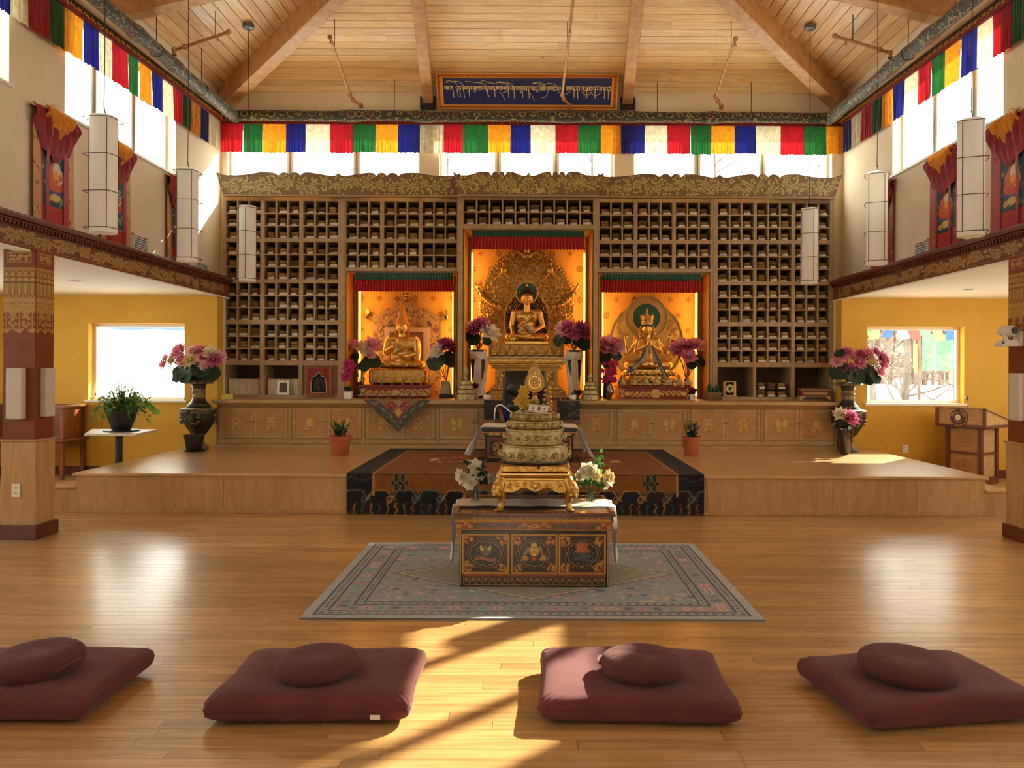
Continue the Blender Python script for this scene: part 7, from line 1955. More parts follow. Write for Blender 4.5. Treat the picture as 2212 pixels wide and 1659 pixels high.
# terracotta pots
def terr(label, px, py, d, wpx, seed):
    c = V((U(px, d), d, ZST+.0005)); k = d/FPX
    o = thing('potted_plant', label, 'plant', c, 'terracotta pots on the stage')
    w = wpx*k/2; h = (985-943)*k
    ob('pot', MB().lathe([(w*.68, 0), (w*.72, .01), (w*.90, h*.78), (w*1.0, h*.79), (w*1.02, h), (w*.9, h), (w*.86, h*.85), (w*.5, h*.8)], c, 28), TERRA, o, smooth=40)
    ob('soil', MB().lathe([(.005, h*.84), (w*.88, h*.84), (w*.8, h*.78), (.005, h*.76)], c, 20), SOIL, o)
    r = random.Random(seed)
    for i in range(26):
        a = r.uniform(0, 2*pi); R = r.uniform(.1, .8)*w; hh = r.uniform(.6, 1.05)*40*k
        p0 = c+V((R*.5*cos(a), R*.5*sin(a), h*.84)); p1 = p0+V((R*.7*cos(a)+r.uniform(-.03, .03), R*.7*sin(a), hh))
        m = MB().tube([p0, p0.lerp(p1, .5)+V((0, 0, hh*.1)), p1], [.004, .003, .0015], 4)
        for j in range(9):
            t = .25+.08*j; q = p0.lerp(p1, t); m.petal(q, (cos(j*2.4+i), sin(j*2.4+i), .5), (0, 0, 1), r.uniform(.03, .05), .022, .1, .1, 3)
        ob('stalk', m, LEAFG if i % 3 else LEAFD, o, smooth=True)
    return o
terr('leafy green plant in a terracotta pot left of the dragon rug', 735, 983, 10.2, 50, 4)
o = terr('leafy plant in a terracotta pot right of the dragon rug', 1494, 985, 10.28, 41, 7)
for i in range(3): bloom(o, 'mum', 'pink', V((U(1494, 10.28)+(i-1)*.06, 10.2, ZST+.34+.03*i)), .013, (0, -.8, .5))

# teaching table with white cloth
d0, d1 = 9.40, 10.05; tz = .862
xa, xb = U(1045, d0), U(1243, d0)
o = thing('teaching_table', 'low painted table under a white cloth on the dragon rug', 'table', ((xa+xb)/2, d0, ZST+RH))
zB = ZST+RH+.001
TBL = pm('table_dark_lacquer', (44, 34, 20), .4, c2=(34, 26, 16), ns=10, coat=.2)
ob('body', MB().box(xa+.02, xb-.02, d0+.02, d1-.02, zB, tz-.10), TBL, o, bev=.004)
ob('frieze', MB().box(xa, xb, d0, d1, tz-.10, tz-.05), GOLDP, o, bev=.004); ob('top', MB().box(xa-.02, xb+.02, d0-.02, d1+.02, tz-.05, tz-.002), TBL, o, bev=.005)
def lattice(w, h, bg, seed, dens=60):
    r = random.Random(seed); cv = CV(w, h, bg); G = (206, 158, 76)
    cv.frame(0, w, 0, h, 2, G).frame(4, w-4, 4, h-4, 1, (150, 60, 36))
    for i in range(dens):
        cv.scroll(r.uniform(6, w-6), r.uniform(6, h-6), r.uniform(2.5, 5), r.uniform(0, 6), 1.1, r.choice([G, (176, 128, 60), (150, 70, 36)]), 1.2)
    return cv
cv = CV(170, 16, (150, 40, 30)); G = (212, 164, 82)
for i in range(17): cv.line([(i*10, 3), (i*10+7, 3), (i*10+7, 8), (i*10+3, 8)], 1.2, G)
cv.rect(0, 170, 10, 12, G).rect(0, 40, 0, 9, (60, 66, 40)).rect(130, 170, 0, 9, (60, 66, 40))
for x in (20, 150): 
    for sg in (-1, 1): cv.leaf(x, 5, 14, 6, 0 if sg > 0 else pi, G)
painted('painted_frieze', cv, lambda a, b: (xa+.002+(xb-xa-.004)*a, d0-.0035+0*a, tz-.10+.05*b), VCL, o)
n = 3
for i in range(n):
    pa, pb = xa+.04+(xb-xa-.08)*i/n, xa+.04+(xb-xa-.08)*(i+1)/n
    painted('painted_panel', lattice(60, 60, (44, 36, 22), i+40), lambda a, b, pa=pa, pb=pb: (pa+.012+(pb-pa-.024)*a, d0+.0165+0*a, zB+.05+(tz-.13-zB-.05)*b), VCL, o)
# cloth: draped over the top, long sides, short front edge
def cloth(u, v):
    s = (u-.5)*2; w = (xb-xa)/2+.025; side = .37; tot = w+side
    q = s*tot; aq = abs(q); sg = 1 if q > 0 else -1
    xm = (xa+xb)/2
    if aq < w: x, z = xm+q, tz+.002
    else:
        dr = aq-w; x = xm+sg*(w+.012+.19*(dr/side)*(1-.4*v)+.022*sin(v*15+sg)*dr/side); z = tz+.002-dr*(.93+.10*sin(v*6+sg*1.3))
    y = d0-.03+(d1-d0+.05)*v
    y += .015*sin(q*9)*max(0, (aq-w)/side)
    return (x, y, z+.002*sin(q*21))
solo('table_cloth', MB().grid(cloth, 70, 22), WHITEC, 'white cloth over the teaching table hanging down both sides', 'cloth', ((xa+xb)/2, d0, tz), smooth=True)

# black leather chair
dC = 10.62; k = dC/FPX; xc = U(1133, dC)
o = thing('office_chair', 'tall black leather office chair behind the teaching table', 'chair', (xc, dC, ZST+RH))
def back(u, v):
    w = 48*k*(1-.06*abs(v-.5)); th = .055+.012*sin(v*9)
    a = 2*pi*u; e = .45; x = math.copysign(abs(cos(a))**e, cos(a))*w; y = math.copysign(abs(sin(a))**e, sin(a))*th
    return (xc+x, dC+.14+y+.10*(v-.3)**2+.02*sin(v*7), ZST+.42+(PZ(801, dC)-ZST-.42)*v)
m = MB().grid(back, 29, 14); n = len(m.v)
m.f.append(tuple(range(28))); m.f.append(tuple(range(n-29, n-1)))
ob('backrest', m, LEATHER, o, smooth=60)
for z in (.45, .72): ob('stitched_pad', MB().ell((xc, dC+.08, ZST+z+.15), (40*k, .045, .12)), LEATHER, o, smooth=True)
ob('seat', MB().box(xc-.25, xc+.25, dC-.38, dC+.12, ZST+.36, ZST+.46), LEATHER, o, bev=.04)
for s in (-1, 1): ob('armrest', MB().tube([(xc+s*.27, dC+.08, ZST+.40), (xc+s*.315, dC+.04, ZST+.56), (xc+s*.32, dC-.04, PZ(877, dC)), (xc+s*.32, dC-.26, PZ(880, dC)), (xc+s*.30, dC-.32, ZST+.52), (xc+s*.26, dC-.30, ZST+.40)], .026, 10), BROWN, o, smooth=True)
ob('gas_column', MB().lathe([(.03, .09), (.03, .37)], (xc, dC-.12, ZST+RH), 14), BLACK, o)
for i in range(5):
    a = 2*pi*i/5+.3; p = V((xc+.27*cos(a), dC-.12+.27*sin(a), ZST+RH+.065))
    ob('base_arm', MB().tube([(xc, dC-.12, ZST+RH+.11), p], [.03, .018], 8), BLACK, o); ob('caster', MB().ell(p-V((0, 0, .035)), (.024, .024, .029)), BLACK, o, smooth=True)
# blue cloth with a white edge looped over the armrests
m = MB()
pa = [P(x, y, dC-.30) for x, y in ((1068, 906), (1069, 888), (1073, 877), (1081, 874.5), (1090, 879), (1101, 888), (1113, 896))]
sp = smooth([tuple(p) for p in pa], 5)
ob_ = thing('blue_lap_cloth', 'blue cloth with broad white edge looped over the left chair armrest', 'cloth', pa[0])
m.add([(x, y-.02+.0*i, z) for i, (x, y, z) in enumerate(sp)] + [(x, y+.13, z+.003) for x, y, z in sp], [(i, i+1, len(sp)+i+1, len(sp)+i) for i in range(len(sp)-1)])
ob('white_edge', MB().tube([V(p)+V((0, -.02, 0)) for p in sp], [.018]*len(sp), 6, flat=.5), WHITEC, ob_, smooth=True); ob('white_band', m, WHITEC, ob_, smooth=True)
q = [p for p in sp if p[0] > P(1080, 880, dC-.3).x]
m = MB().add([(x+.004, y+.01, z-.022) for x, y, z in q] + [(x-.01, y+.03, max(P(1090, 906, dC-.3).z, z-.16)) for x, y, z in q], [(i, i+1, len(q)+i+1, len(q)+i) for i in range(len(q)-1)])
ob('blue_panel', m, pm('royal_blue_cloth', (30, 34, 120), .7), ob_, smooth=True)
pb_ = smooth([tuple(P(x, y, dC-.30)) for x, y in ((1186, 879), (1191, 884), (1195, 894), (1196.5, 906))], 5)
solo('white_strap', MB().tube(pb_, .012, 6, flat=.5), WHITEC, 'white strap curving down over the right chair armrest', 'strap', pb_[0], smooth=True)

# ================================================================== STAGE SIDES
URND = pm('urn_dark_bronze', (58, 46, 36), .42, .35, c2=(40, 32, 26), ns=10, bump=.2, bs=60, coat=.2)
URNL = pm('urn_stone_band', (150, 132, 98), .55, .2, c2=(96, 82, 58), ns=22, bump=.6, bs=80)
def urn(label, px, d, ytop, ybot, wmax):
    c = V((U(px, d), d, ZST+.0005)); k = d/FPX; H = (ybot-ytop)*k; w = wmax*k/2
    o = thing('floor_urn', label, 'vase', c, 'tall urns beside the altar cabinets'); S = 32
    L = lambda pr, m, nm: ob(nm, MB().lathe([(a*w, b*H) for a, b in pr], c, S, close=False), m, o, smooth=40)
    ob('foot', MB().lathe([(a*w, b*H) for a, b in ((.50, 0), (.56, .01), (.50, .045), (.34, .09), (.24, .13))], c, S), URNL, o, smooth=40)
    L([(.24, .13), (.30, .145), (.32, .165), (.26, .18), (.30, .205)], URNL, 'stem_ring')
    L([(.30, .205), (.44, .225), (.70, .32), (.92, .42), (1.0, .50), (1.0, .55), (.99, .565)], URND, 'belly')
    L([(.99, .565), (1.02, .575), (.99, .59), (.80, .60), (.66, .605)], URNL, 'shoulder_band')
    L([(.66, .605), (.68, .62), (.58, .65), (.42, .69), (.36, .73), (.35, .745)], URND, 'lower_neck')
    L([(.35, .745), (.37, .75), (.36, .79), (.345, .80), (.40, .81), (.40, .825), (.35, .835), (.36, .875)], URNL, 'neck_band')
    L([(.36, .875), (.37, .885), (.40, .93), (.48, .945)], URND, 'upper_neck')
    L([(.48, .945), (.80, .945), (.84, .955), (.74, .985), (.60, 1.0), (.52, 1.0), (.44, .96)], URNL, 'rim')
    b = MB()
    for i in range(22):
        a = 2*pi*i/22; b.ell(c+V((.74*w*cos(a), .74*w*sin(a), .968*H)), (.07*w, .07*w, .07*w), 8, 5)
    for i in range(18):
        a = 2*pi*i/18; b.petal(c+V((.64*w*cos(a), .64*w*sin(a), .612*H)), (-.3*cos(a), -.3*sin(a), 1), (cos(a), sin(a), 0), .16*w, .2*w, .2, .0)
    for i in range(4):
        a = 2*pi*i/4+.15; p = c+V((.95*w*cos(a), .95*w*sin(a), .46*H))
        for j in range(9): t = 2*pi*j/9; b.ell(p+V((-sin(a)*.26*w*cos(t), cos(a)*.26*w*cos(t), .085*H*sin(t))), (.09*w, .09*w, .02*H), 8, 5)
    ob('relief_ornament', b, URNL, o, smooth=True, kind='stuff')
    return o, c, H, k
def big_bouquet(label, c, H, k, blooms, leaves, px, ytop):
    b = c+V((0, 0, H*.985))
    K = lambda x, y: ((x-px)*k, (ytop-y)*k)
    bl = []
    for i, (x, y, r, kd, m) in enumerate(blooms):
        u, z = K(x, y); u *= 1.15; bl.append((u, -.10+.09*((i*7) % 4)/3-.05*(1-abs(u)/.4), z, r*k/1.28, kd, m))
    lv = [(K(x, y)[0], -.08-.03*i, K(x, y)[1], r*k, n_) for i, (x, y, r, n_) in enumerate(leaves)]
    return bouquet(label, b, bl, lv, 'large flower arrangements in the urns')
o, c, H, k = urn('tall dark bronze urn at the left end of the altar cabinets', 430, 10.93, 820, 969, 74)
big_bouquet('large bouquet of pink and white chrysanthemums in the left urn', c, H, k,
    [(402, 757, 16, 'mum', 'pink'), (425, 760, 15, 'mum', 'pale'), (385, 778, 14, 'mum', 'cream'), (405, 775, 14, 'mum', 'pink'), (423, 777, 15, 'mum', 'cream'), (443, 775, 14, 'mum', 'pink'), (456, 763, 16, 'mum', 'white'), (462, 776, 15, 'mum', 'rose'), (372, 786, 13, 'mum', 'pink'), (470, 768, 13, 'mum', 'pale'),
     (390, 764, 13, 'mum', 'pale'), (412, 785, 12, 'mum', 'pale'), (448, 787, 12, 'mum', 'pale'), (436, 756, 12, 'mum', 'pink'), (372, 772, 11, 'mum', 'pale')],
    [(396, 802, 24, (-.4, -.7, .35)), (428, 803, 26, (0, -.85, .35)), (462, 802, 22, (.4, -.7, .4)), (412, 806, 20, (-.2, -.8, .2)), (446, 798, 20, (.2, -.7, .5))], 430, 820)
o, c, H, k = urn('tall dark bronze urn at the right end of the altar cabinets', 1832, 10.98, 827, 977, 74)
big_bouquet('large bouquet of mauve and white chrysanthemums in the right urn', c, H, k,
    [(1812, 770, 15, 'mum', 'pink'), (1834, 772, 13, 'mum', 'cream'), (1850, 769, 14, 'mum', 'rose'), (1866, 780, 15, 'mum', 'cream'), (1886, 776, 17, 'mum', 'rose'), (1893, 790, 16, 'mum', 'pink'), (1831, 800, 14, 'mum', 'rose'), (1846, 785, 14, 'mum', 'pink'), (1822, 764, 12, 'mum', 'rose'), (1880, 762, 12, 'mum', 'rose'),
     (1808, 784, 12, 'mum', 'pale'), (1885, 805, 13, 'mum', 'pink'), (1862, 764, 11, 'mum', 'pink'), (1900, 780, 11, 'mum', 'rose')],
    [(1808, 803, 22, (-.4, -.7, .4)), (1862, 808, 26, (.2, -.85, .3)), (1880, 814, 18, (.5, -.7, .35)), (1838, 812, 20, (0, -.8, .3)), (1801, 764, 12, (-.5, -.5, .6))], 1832, 827)
# small black pot with spidery plant in front of the left urn
d = 10.62; c = V((U(420, d), d, ZST+.0005)); k = d/FPX
o = thing('potted_plant', 'spiky thin-leaved plant in a black pot before the left urn', 'plant', c)
ob('saucer', MB().lathe([(18*k, 0), (21*k, .004), (22*k, .014), (20*k, .012), (2*k, .006)], c, 24), BLACK, o, smooth=40)
ob('pot', MB().lathe([(15*k, .014), (15.5*k, .02), (20*k, 32*k), (22*k, 32*k), (22.4*k, 35.5*k), (20*k, 35.5*k), (18*k, 30*k)], c, 28), BLACK, o, smooth=40)
ob('soil', MB().lathe([(1*k, 31*k), (19.5*k, 31*k), (18*k, 28*k), (1*k, 28*k)], c, 20), SOIL, o)
r = random.Random(31)
ob('stem', MB().tube([c+V((0, 0, 30*k)), c+V((-4*k, 0, 50*k)), c+V((0, -.02, 70*k))], .006, 6), STEMD, o)
for i in range(16):
    a = r.uniform(0, 6.28); L = r.uniform(26, 52)*k; b = c+V((0, -.02, 70*k)); up = r.uniform(.1, .7)
    ob('leaf', MB().tube([b, b+V((cos(a)*L*.4, sin(a)*L*.4, L*up*.5)), b+V((cos(a)*L*.8, sin(a)*L*.8, L*up*.35)), b+V((cos(a)*L, sin(a)*L, -L*.15))], [.004, .007, .006, .001], 4, flat=.3), LEAFG if i % 2 else pm('leaf_grey', (134, 140, 116), .5) if i == 0 else LEAFD, o, smooth=True)
# black vase with pink lotus at the right
d = 10.62; c = V((U(1826, d), d, ZST+.0005)); k = d/FPX
o = vase('vase', 'glossy dark brown vase on the floor before the right urn', c, [(9*k, 0), (10*k, 2*k), (14.5*k, 35*k), (17*k, 50*k), (16.4*k, 56*k), (11*k, 59*k), (9.5*k, 61*k), (11*k, 63*k), (9*k, 63*k), (7*k, 50*k)], pm('glossy_dark_glaze', (44, 26, 20), .18, coat=.5), None)
b = c+V((0, 0, 62*k))
bouquet('pink lotus and white lotus in the glossy dark vase', b, [(6*k, -.04, 14*k, 13*k, 'lotus', 'rose'), (-11*k, -.01, 22*k, 11*k, 'lotus', 'white'), (8*k, -.02, 18*k, 10*k, 'lotus', 'pink')], [(-8*k, -.03, 6*k, 9*k, (-.4, -.7, .4)), (-2*k, -.04, 4*k, 8*k, (0, -.8, .5))])

# plant on the cafe table, left aisle
o = thing('pedestal_table', 'small white-topped table on a black post in the left aisle', 'table', (-5.4, 10.15, 0))
tt = .73; ob('table_top', MB().add([(-5.62, 9.79, tt-.03), (-4.975, 9.79, tt-.03), (-5.06, 10.55, tt-.03), (-5.95, 10.55, tt-.03), (-5.62, 9.79, tt), (-4.975, 9.79, tt), (-5.06, 10.55, tt), (-5.95, 10.55, tt)], [(0,3,2,1), (4,5,6,7), (0,1,5,4), (1,2,6,5), (2,3,7,6), (3,0,4,7)]), pm('laminate_top', (208, 200, 186), .35), o, bev=.004)
ob('mount_plate', MB().box(-5.5, -5.3, 10.1, 10.3, tt-.05, tt-.031), BLACK, o); ob('post', MB().lathe([(.045, .04), (.045, tt-.05)], (-5.4, 10.2, 0), 18), BLACK, o, smooth=40)
ob('foot', MB().lathe([(.23, 0), (.24, .015), (.10, .035), (.05, .05)], (-5.4, 10.2, 0), 24), BLACK, o, smooth=40)
c = V((U(263, 10.2), 10.2, tt+.0005)); k = 10.2/FPX
o = thing('potted_plant', 'bushy trailing plant in a black pot on the white-topped table', 'plant', c)
ob('saucer', MB().lathe([(30*k, 0), (36*k, .006), (37*k, .016), (34*k, .012), (2*k, .006)], c, 26), BLACK, o, smooth=40)
ob('pot', MB().lathe([(17*k, .014), (19*k, .02), (27*k, 26*k), (31*k, 42*k), (33*k, 42*k), (33*k, 46*k), (30*k, 46*k), (28*k, 40*k)], c, 30), BLACK, o, smooth=40)
ob('soil', MB().lathe([(1*k, 41*k), (29*k, 41*k), (28*k, 38*k), (1*k, 38*k)], c, 20), SOIL, o)
r = random.Random(17)
fl = MB(); fl2 = MB(); 
for i in range(150):
    a = r.uniform(0, 6.28); R = r.uniform(.0, .34)*(1 if i % 3 else 1.2); z0 = 42*k; top = r.uniform(.1, .34)-R*.35
    p0 = c+V((R*.4*cos(a), R*.4*sin(a), z0)); p1 = c+V((R*cos(a), R*sin(a)*.8, z0+top)); p2 = p1+V((cos(a)*.07, sin(a)*.05, -.05-.16*(R > .2)*r.random()))
    m = fl if i % 2 else fl2
    m.tube([p0, p0.lerp(p1, .6)+V((0, 0, .05)), p1, p2], [.003, .003, .002, .001], 4)
    for j in range(7):
        q = p1.lerp(p2, r.random()) if j > 2 else p0.lerp(p1, r.uniform(.5, 1)); m.petal(q, (r.uniform(-1, 1), r.uniform(-1, 1), r.uniform(-.4, .8)), (0, 0, 1), r.uniform(.03, .06), r.uniform(.018, .034), .1, .2, 3)
ob('foliage', fl, LEAFL, o, kind='stuff'); ob('foliage', fl2, LEAFG, o, kind='stuff')
for i, (dx, h, lean) in enumerate(((-.02, .62, -.05), (.03, .58, .04), (.06, .66, .22), (-.05, .5, -.20), (.0, .55, .0))):
    b = c+V((dx, 0, 42*k)); ob('blade_leaf', MB().tube([b, b+V((lean*.4, 0, h*.55)), b+V((lean, -.02, h))], [.014, .011, .001], 5, flat=.25), LEAFG, o, smooth=True)
for i in range(6):
    a = -.6+i*.25; b = c+V((.1+.03*i, -.04*(i % 3), 44*k)); ob('round_leaf', MB().petal(b+V((.04*i, 0, .18-.03*i)), (.8, -.2, -.1-.1*i), (0, -.6, 1), .12, .10, .1, -.1), LEAFL, o, smooth=True)
for i in range(9):
    sx = 1 if i % 2 else -1; x = r.uniform(.12, .30); b = c+V((sx*.12, -.05, 44*k)); ob('trailing_stem', MB().tube([b, b+V((sx*x*.6, -.03, .06)), b+V((sx*x, -.05, -.12)), b+V((sx*(x+.06), -.05, -.2))], [.003, .003, .002, .001], 4), STEM, o)
for i, x in enumerate((265, 287)):
    c2 = V((U(x, 10.05), 9.98, tt+.0005)); solo('small_glass', MB().lathe([(.013, 0), (.016, .004), (.017, .03), (.014, .03)], c2, 12), VGLASS, 'tiny glass by the plant saucer, %s one' % ('left' if i == 0 else 'right'), 'glass', c2, 'tiny glasses by the saucer', smooth=40)

# wooden settle in the left aisle corner
o = thing('wooden_settle', 'brown wooden settle with boxed arms in the left aisle corner', 'bench', (-7.2, 11.05, 0))
xr, xl = -6.49, -7.95; yf2, yb2 = 10.80, 11.36; sz, tp = .56, 1.03
for x in (xr-.035, xl+.035):
    for y in (yf2+.03, yb2-.03): ob('leg', MB().frus(x-.022, x+.022, y-.022, y+.022, 0, x-.035, x+.035, y-.03, y+.03, sz-.03), BROWN, o, bev=.003)
    for y in (yf2+.03, yb2-.03): ob('arm_post', MB().box(x-.035, x+.035, y-.03, y+.03, sz, tp-.03), BROWN, o, bev=.003)
    ob('arm_panel', MB().box(x-.012, x+.012, yf2+.06, yb2-.06, sz, tp-.03), BROWN, o)
    ob('arm_top', MB().box(x-.06, x+.06, yf2-.02, yb2+.01, tp-.03, tp), BROWN, o, bev=.004)
ob('seat', MB().box(xl-.03, xr+.05, yf2-.06, yb2, sz-.03, sz), BROWN, o, bev=.005); ob('apron', MB().box(xl+.03, xr-.03, yf2+.0, yf2+.03, sz-.13, sz-.03), BROWN, o)
ob('side_apron', MB().box(xr-.05, xr-.02, yf2+.05, yb2-.05, sz-.13, sz-.03), BROWN, o)
ob('back_panel', MB().box(xl+.07, xr-.07, yb2-.06, yb2-.03, sz, tp-.04), BROWN, o); ob('back_rail', MB().box(xl+.07, xr-.07, yb2-.08, yb2, tp-.04, tp), BROWN, o, bev=.004)

# lectern on the right
o = thing('lectern', 'oak lectern with dark trim, round emblem and gooseneck microphone', 'lectern', (6.22, 10.95, 0))
Rm = Matrix.Translation((6.20, 10.93, 0)) @ Matrix.Rotation(radians(-57), 4, 'Z')
def lb(x0, x1, y0, y1, z0, z1): return MB().box(x0, x1, y0, y1, z0, z1).xf(Rm)
LT = pm('lectern_trim', (104, 58, 30), .45)
ob('carcass', lb(-.22, .22, -.2, .2, .05, .80), OAKC, o); ob('foot_plinth', lb(-.25, .25, -.23, .23, 0, .07), LT, o, bev=.004)
for sx in (-1, 1):
    for sy in (-1, 1): ob('corner_trim', lb(sx*.225-.028, sx*.225+.028, sy*.205-.028, sy*.205+.028, .07, .80), LT, o, bev=.003)
for z in (.07, .41, .765): ob('rail_trim', lb(-.2, .2, -.222, -.198, z, z+.035), LT, o); ob('rail_trim', lb(.218, .242, -.18, .18, z, z+.035), LT, o)
for z in (.105, .445):
    kx = 40; cvp = CV(kx, 34, (176, 134, 84))
    for j in range(10): cvp.scroll(20+9*cos(j*.63), 17+8*sin(j*.63), 4, j, 1.1, (150, 108, 60), 1.2)
    cvp.ell(20, 17, 6, 6, (190, 148, 86)).leaf(20, 12, 12, 8, pi/2, (160, 116, 64))
    painted('carved_panel', cvp, lambda a, b, z=z: tuple(np.array(Rm)[i][0]*(-.19+.38*a)+np.array(Rm)[i][1]*(-.2035)+np.array(Rm)[i][2]*(z+.005+.30*b)+np.array(Rm)[i][3] for i in range(3)), VC, o)
hd = MB().add([Rm @ V(p) for p in ((-.33, -.30, .80), (.33, -.30, .80), (.33, .27, .80), (-.33, .27, .80), (-.33, -.30, 1.05), (.33, -.30, 1.05), (.33, .27, .90), (-.33, .27, .90))], [(0,3,2,1), (4,5,6,7), (0,1,5,4), (1,2,6,5), (2,3,7,6), (3,0,4,7)])
ob('head_box', hd, OAKC, o, bev=.003)
ob('desk_top', MB().add([Rm @ V(p) for p in ((-.36, -.33, 1.052), (.36, -.33, 1.052), (.36, .30, .892), (-.36, .30, .892), (-.36, -.33, 1.072), (.36, -.33, 1.072), (.36, .30, .912), (-.36, .30, .912))], [(0,3,2,1), (4,5,6,7), (0,1,5,4), (1,2,6,5), (2,3,7,6), (3,0,4,7)]), OAKC, o, bev=.003)
ob('head_trim', lb(-.345, .345, -.315, .285, .785, .825), LT, o, bev=.003)
for sx in (-1, 1): ob('head_corner_trim', lb(sx*.325-.02, sx*.325+.02, -.318, -.29, .80, 1.05), LT, o)
eb = Rm @ Matrix.Translation((-.02, -.306, .925)) @ Matrix.Rotation(pi/2, 4, 'X')
ob('emblem_disc', MB().lathe([(.118, 0), (.122, .004), (.122, .014), (.112, .018)], (0, 0, 0), 36).xf(eb), pm('emblem_brown', (70, 34, 24), .5), o)
ob('emblem_ring', MB().ring((0, 0, .018), .113, .004, 36, 6, 'z').ring((0, 0, .018), .070, .003, 32, 6, 'z').xf(eb), pm('emblem_tan', (214, 170, 130), .5), o)
ob('emblem_flower', (lambda m: ([m.petal((0, 0, .018), (cos(a), sin(a), .12), (0, 0, 1), .05, .034, .1, .1) for a in np.linspace(0, 2*pi, 9)[:-1]], m)[1])(MB()).ell((0, 0, .024), (.018, .018, .008)).xf(eb), pm('emblem_cream', (232, 220, 204), .6), o)
lt = bpy.data.materials['emblem_cream']
def arc_text(txt, rad, a_mid, step, size, par, M, flip=1):
    for i, ch in enumerate(txt):
        if ch == ' ': continue
        cu = bpy.data.curves.new('letter', 'FONT'); cu.body = ch; cu.size = size; cu.align_x = 'CENTER'; cu.extrude = .001
        t = bpy.data.objects.new('t', cu); COL.objects.link(t); dg = bpy.context.evaluated_depsgraph_get(); me = bpy.data.meshes.new_from_object(t.evaluated_get(dg)); bpy.data.objects.remove(t)
        a = a_mid-flip*(i-(len(txt)-1)/2)*step
        m4 = M @ Matrix.Rotation(a, 4, 'Z') @ Matrix.Translation((rad, 0, .020)) @ Matrix.Rotation(-pi/2*flip, 4, 'Z')
        me.transform(m4); g_ = ORG[par.name]; me.transform(Matrix.Translation((-g_[0], -g_[1], -g_[2]))); me.materials.clear(); me.materials.append(lt)
        ob('letter', me, lt, par)
arc_text('DALAI LAMA', .080, pi/2, .30, .030, o, eb)
arc_text('LIBRARY', .100, -pi/2, .26, .022, o, eb, -1) if False else None
ob('gooseneck_mic', MB().tube([Rm @ V(p) for p in ((.05, -.22, 1.045), (.02, -.14, 1.10), (-.06, -.02, 1.15), (-.10, .05, 1.172))], .006, 8), BLACK, o, smooth=True)
ob('mic_head', MB().tube([Rm @ V(p) for p in ((-.095, .04, 1.170), (-.14, .12, 1.19), (-.16, .16, 1.192))], [.013, .02, .018], 10), BLACK, o, smooth=True)

# outlet plates
def plate(label, c, ax, mat=WHITE):
    o = thing('outlet_plate', label, 'outlet', c, 'wall outlets'); c = V(c)
    if ax == 'y':
        ob('plate', MB().box(c.x-.04, c.x+.04, c.y-.008, c.y-.0005, c.z-.06, c.z+.06), mat, o, bev=.003)
        for dz in (-.025, .025):
            ob('socket', MB().box(c.x-.018, c.x+.018, c.y-.0105, c.y-.008, c.z+dz-.016, c.z+dz+.016), ALU, o); ob('slot', MB().box(c.x-.008, c.x-.004, c.y-.0115, c.y-.0105, c.z+dz-.006, c.z+dz+.008).box(c.x+.004, c.x+.008, c.y-.0115, c.y-.0105, c.z+dz-.006, c.z+dz+.008), BLACK, o)
plate('white outlet plate on the right yellow wall under the window', (U(1957, DY), DY, Z(970, DY)+.02), 'y')
plate('white outlet plate on the left column wainscot', (U(37, 7.05), 7.046, Z(1064, 7.05)), 'y')

# white sconces on the columns
def sconce(label, x0, x1, y0, y1, z0, z1):
    o = thing('column_sconce', label, 'wall lamp', ((x0+x1)/2, (y0+y1)/2, z0), 'white box sconces on the columns')
    ob('shade_box', MB().box(x0, x1, y0, y1, z0, z1), pm('sconce_white', (206, 196, 184), .6) if 'sconce_white' not in bpy.data.materials else bpy.data.materials['sconce_white'], o, bev=.004)
    ob('mount', MB().box(x0+.015, x1-.015, y0+.012, y1, z0-.008, z0), ALUD, o)
d = 7.0
sconce('white box sconce on the front of the left column', U(14, d), U(47.5, d), 6.99, 7.0595, PZ(905, d, 30), PZ(795, d, 30))
sconce('white box sconce on the inner side of the left column', -4.499, -4.445, 7.13, 7.27, PZ(899, 7.2, 105), PZ(795, 7.2, 105))
sconce('white box sconce on the inner side of the right column', 4.445, 4.499, 7.08, 7.24, PZ(908, 7.15, 2195), PZ(806, 7.15, 2195))
# conference camera
c = V((4.41, 7.16, 1.83)); o = thing('conference_camera', 'white pan-tilt camera on a bracket of the right column', 'camera', (4.4, 7.16, 1.80))
WP = pm('camera_white', (214, 210, 202), .4)
ob('bracket', MB().box(4.47, 4.4995, 7.10, 7.22, 1.79, 1.93), ALU, o, bev=.003); ob('shelf', MB().box(4.30, 4.47, 7.10, 7.22, 1.79, 1.80), WP, o)
ob('camera_base', MB().frus(4.29, 4.46, 7.09, 7.23, 1.801, 4.34, 4.45, 7.11, 7.21, 1.85), WP, o, bev=.006)
ob('yoke', MB().tube([(4.37, 7.13, 1.84), (4.335, 7.13, 1.87), (4.34, 7.13, 1.93)], .016, 10), WP, o, smooth=True)
ob('camera_head', MB().capsule((4.375, 7.20, 1.93), (4.385, 7.10, 1.93), .052, .05, 20), WP, o, smooth=True)
ob('lens', MB().lathe([(.032, 0), (.034, .008), (.02, .01), (.018, .006)], (0, 0, 0), 20).xf(Matrix.Translation((4.387, 7.056, 1.93)) @ Matrix.Rotation(pi/2, 4, 'X')), BLACK, o, smooth=40)
ob('sensor', MB().box(4.295, 4.315, 7.085, 7.095, 1.81, 1.835), BLACK, o)
solo('smoke_detector', MB().lathe([(.05, 0), (.055, -.01), (.055, -.035), (.03, -.045)], (-4.46, 7.5, ZS-.024), 20), WHITE, 'small white round detector on the soffit beside the left column', 'detector', (-4.46, 7.5, ZS-.024), smooth=40) if False else None
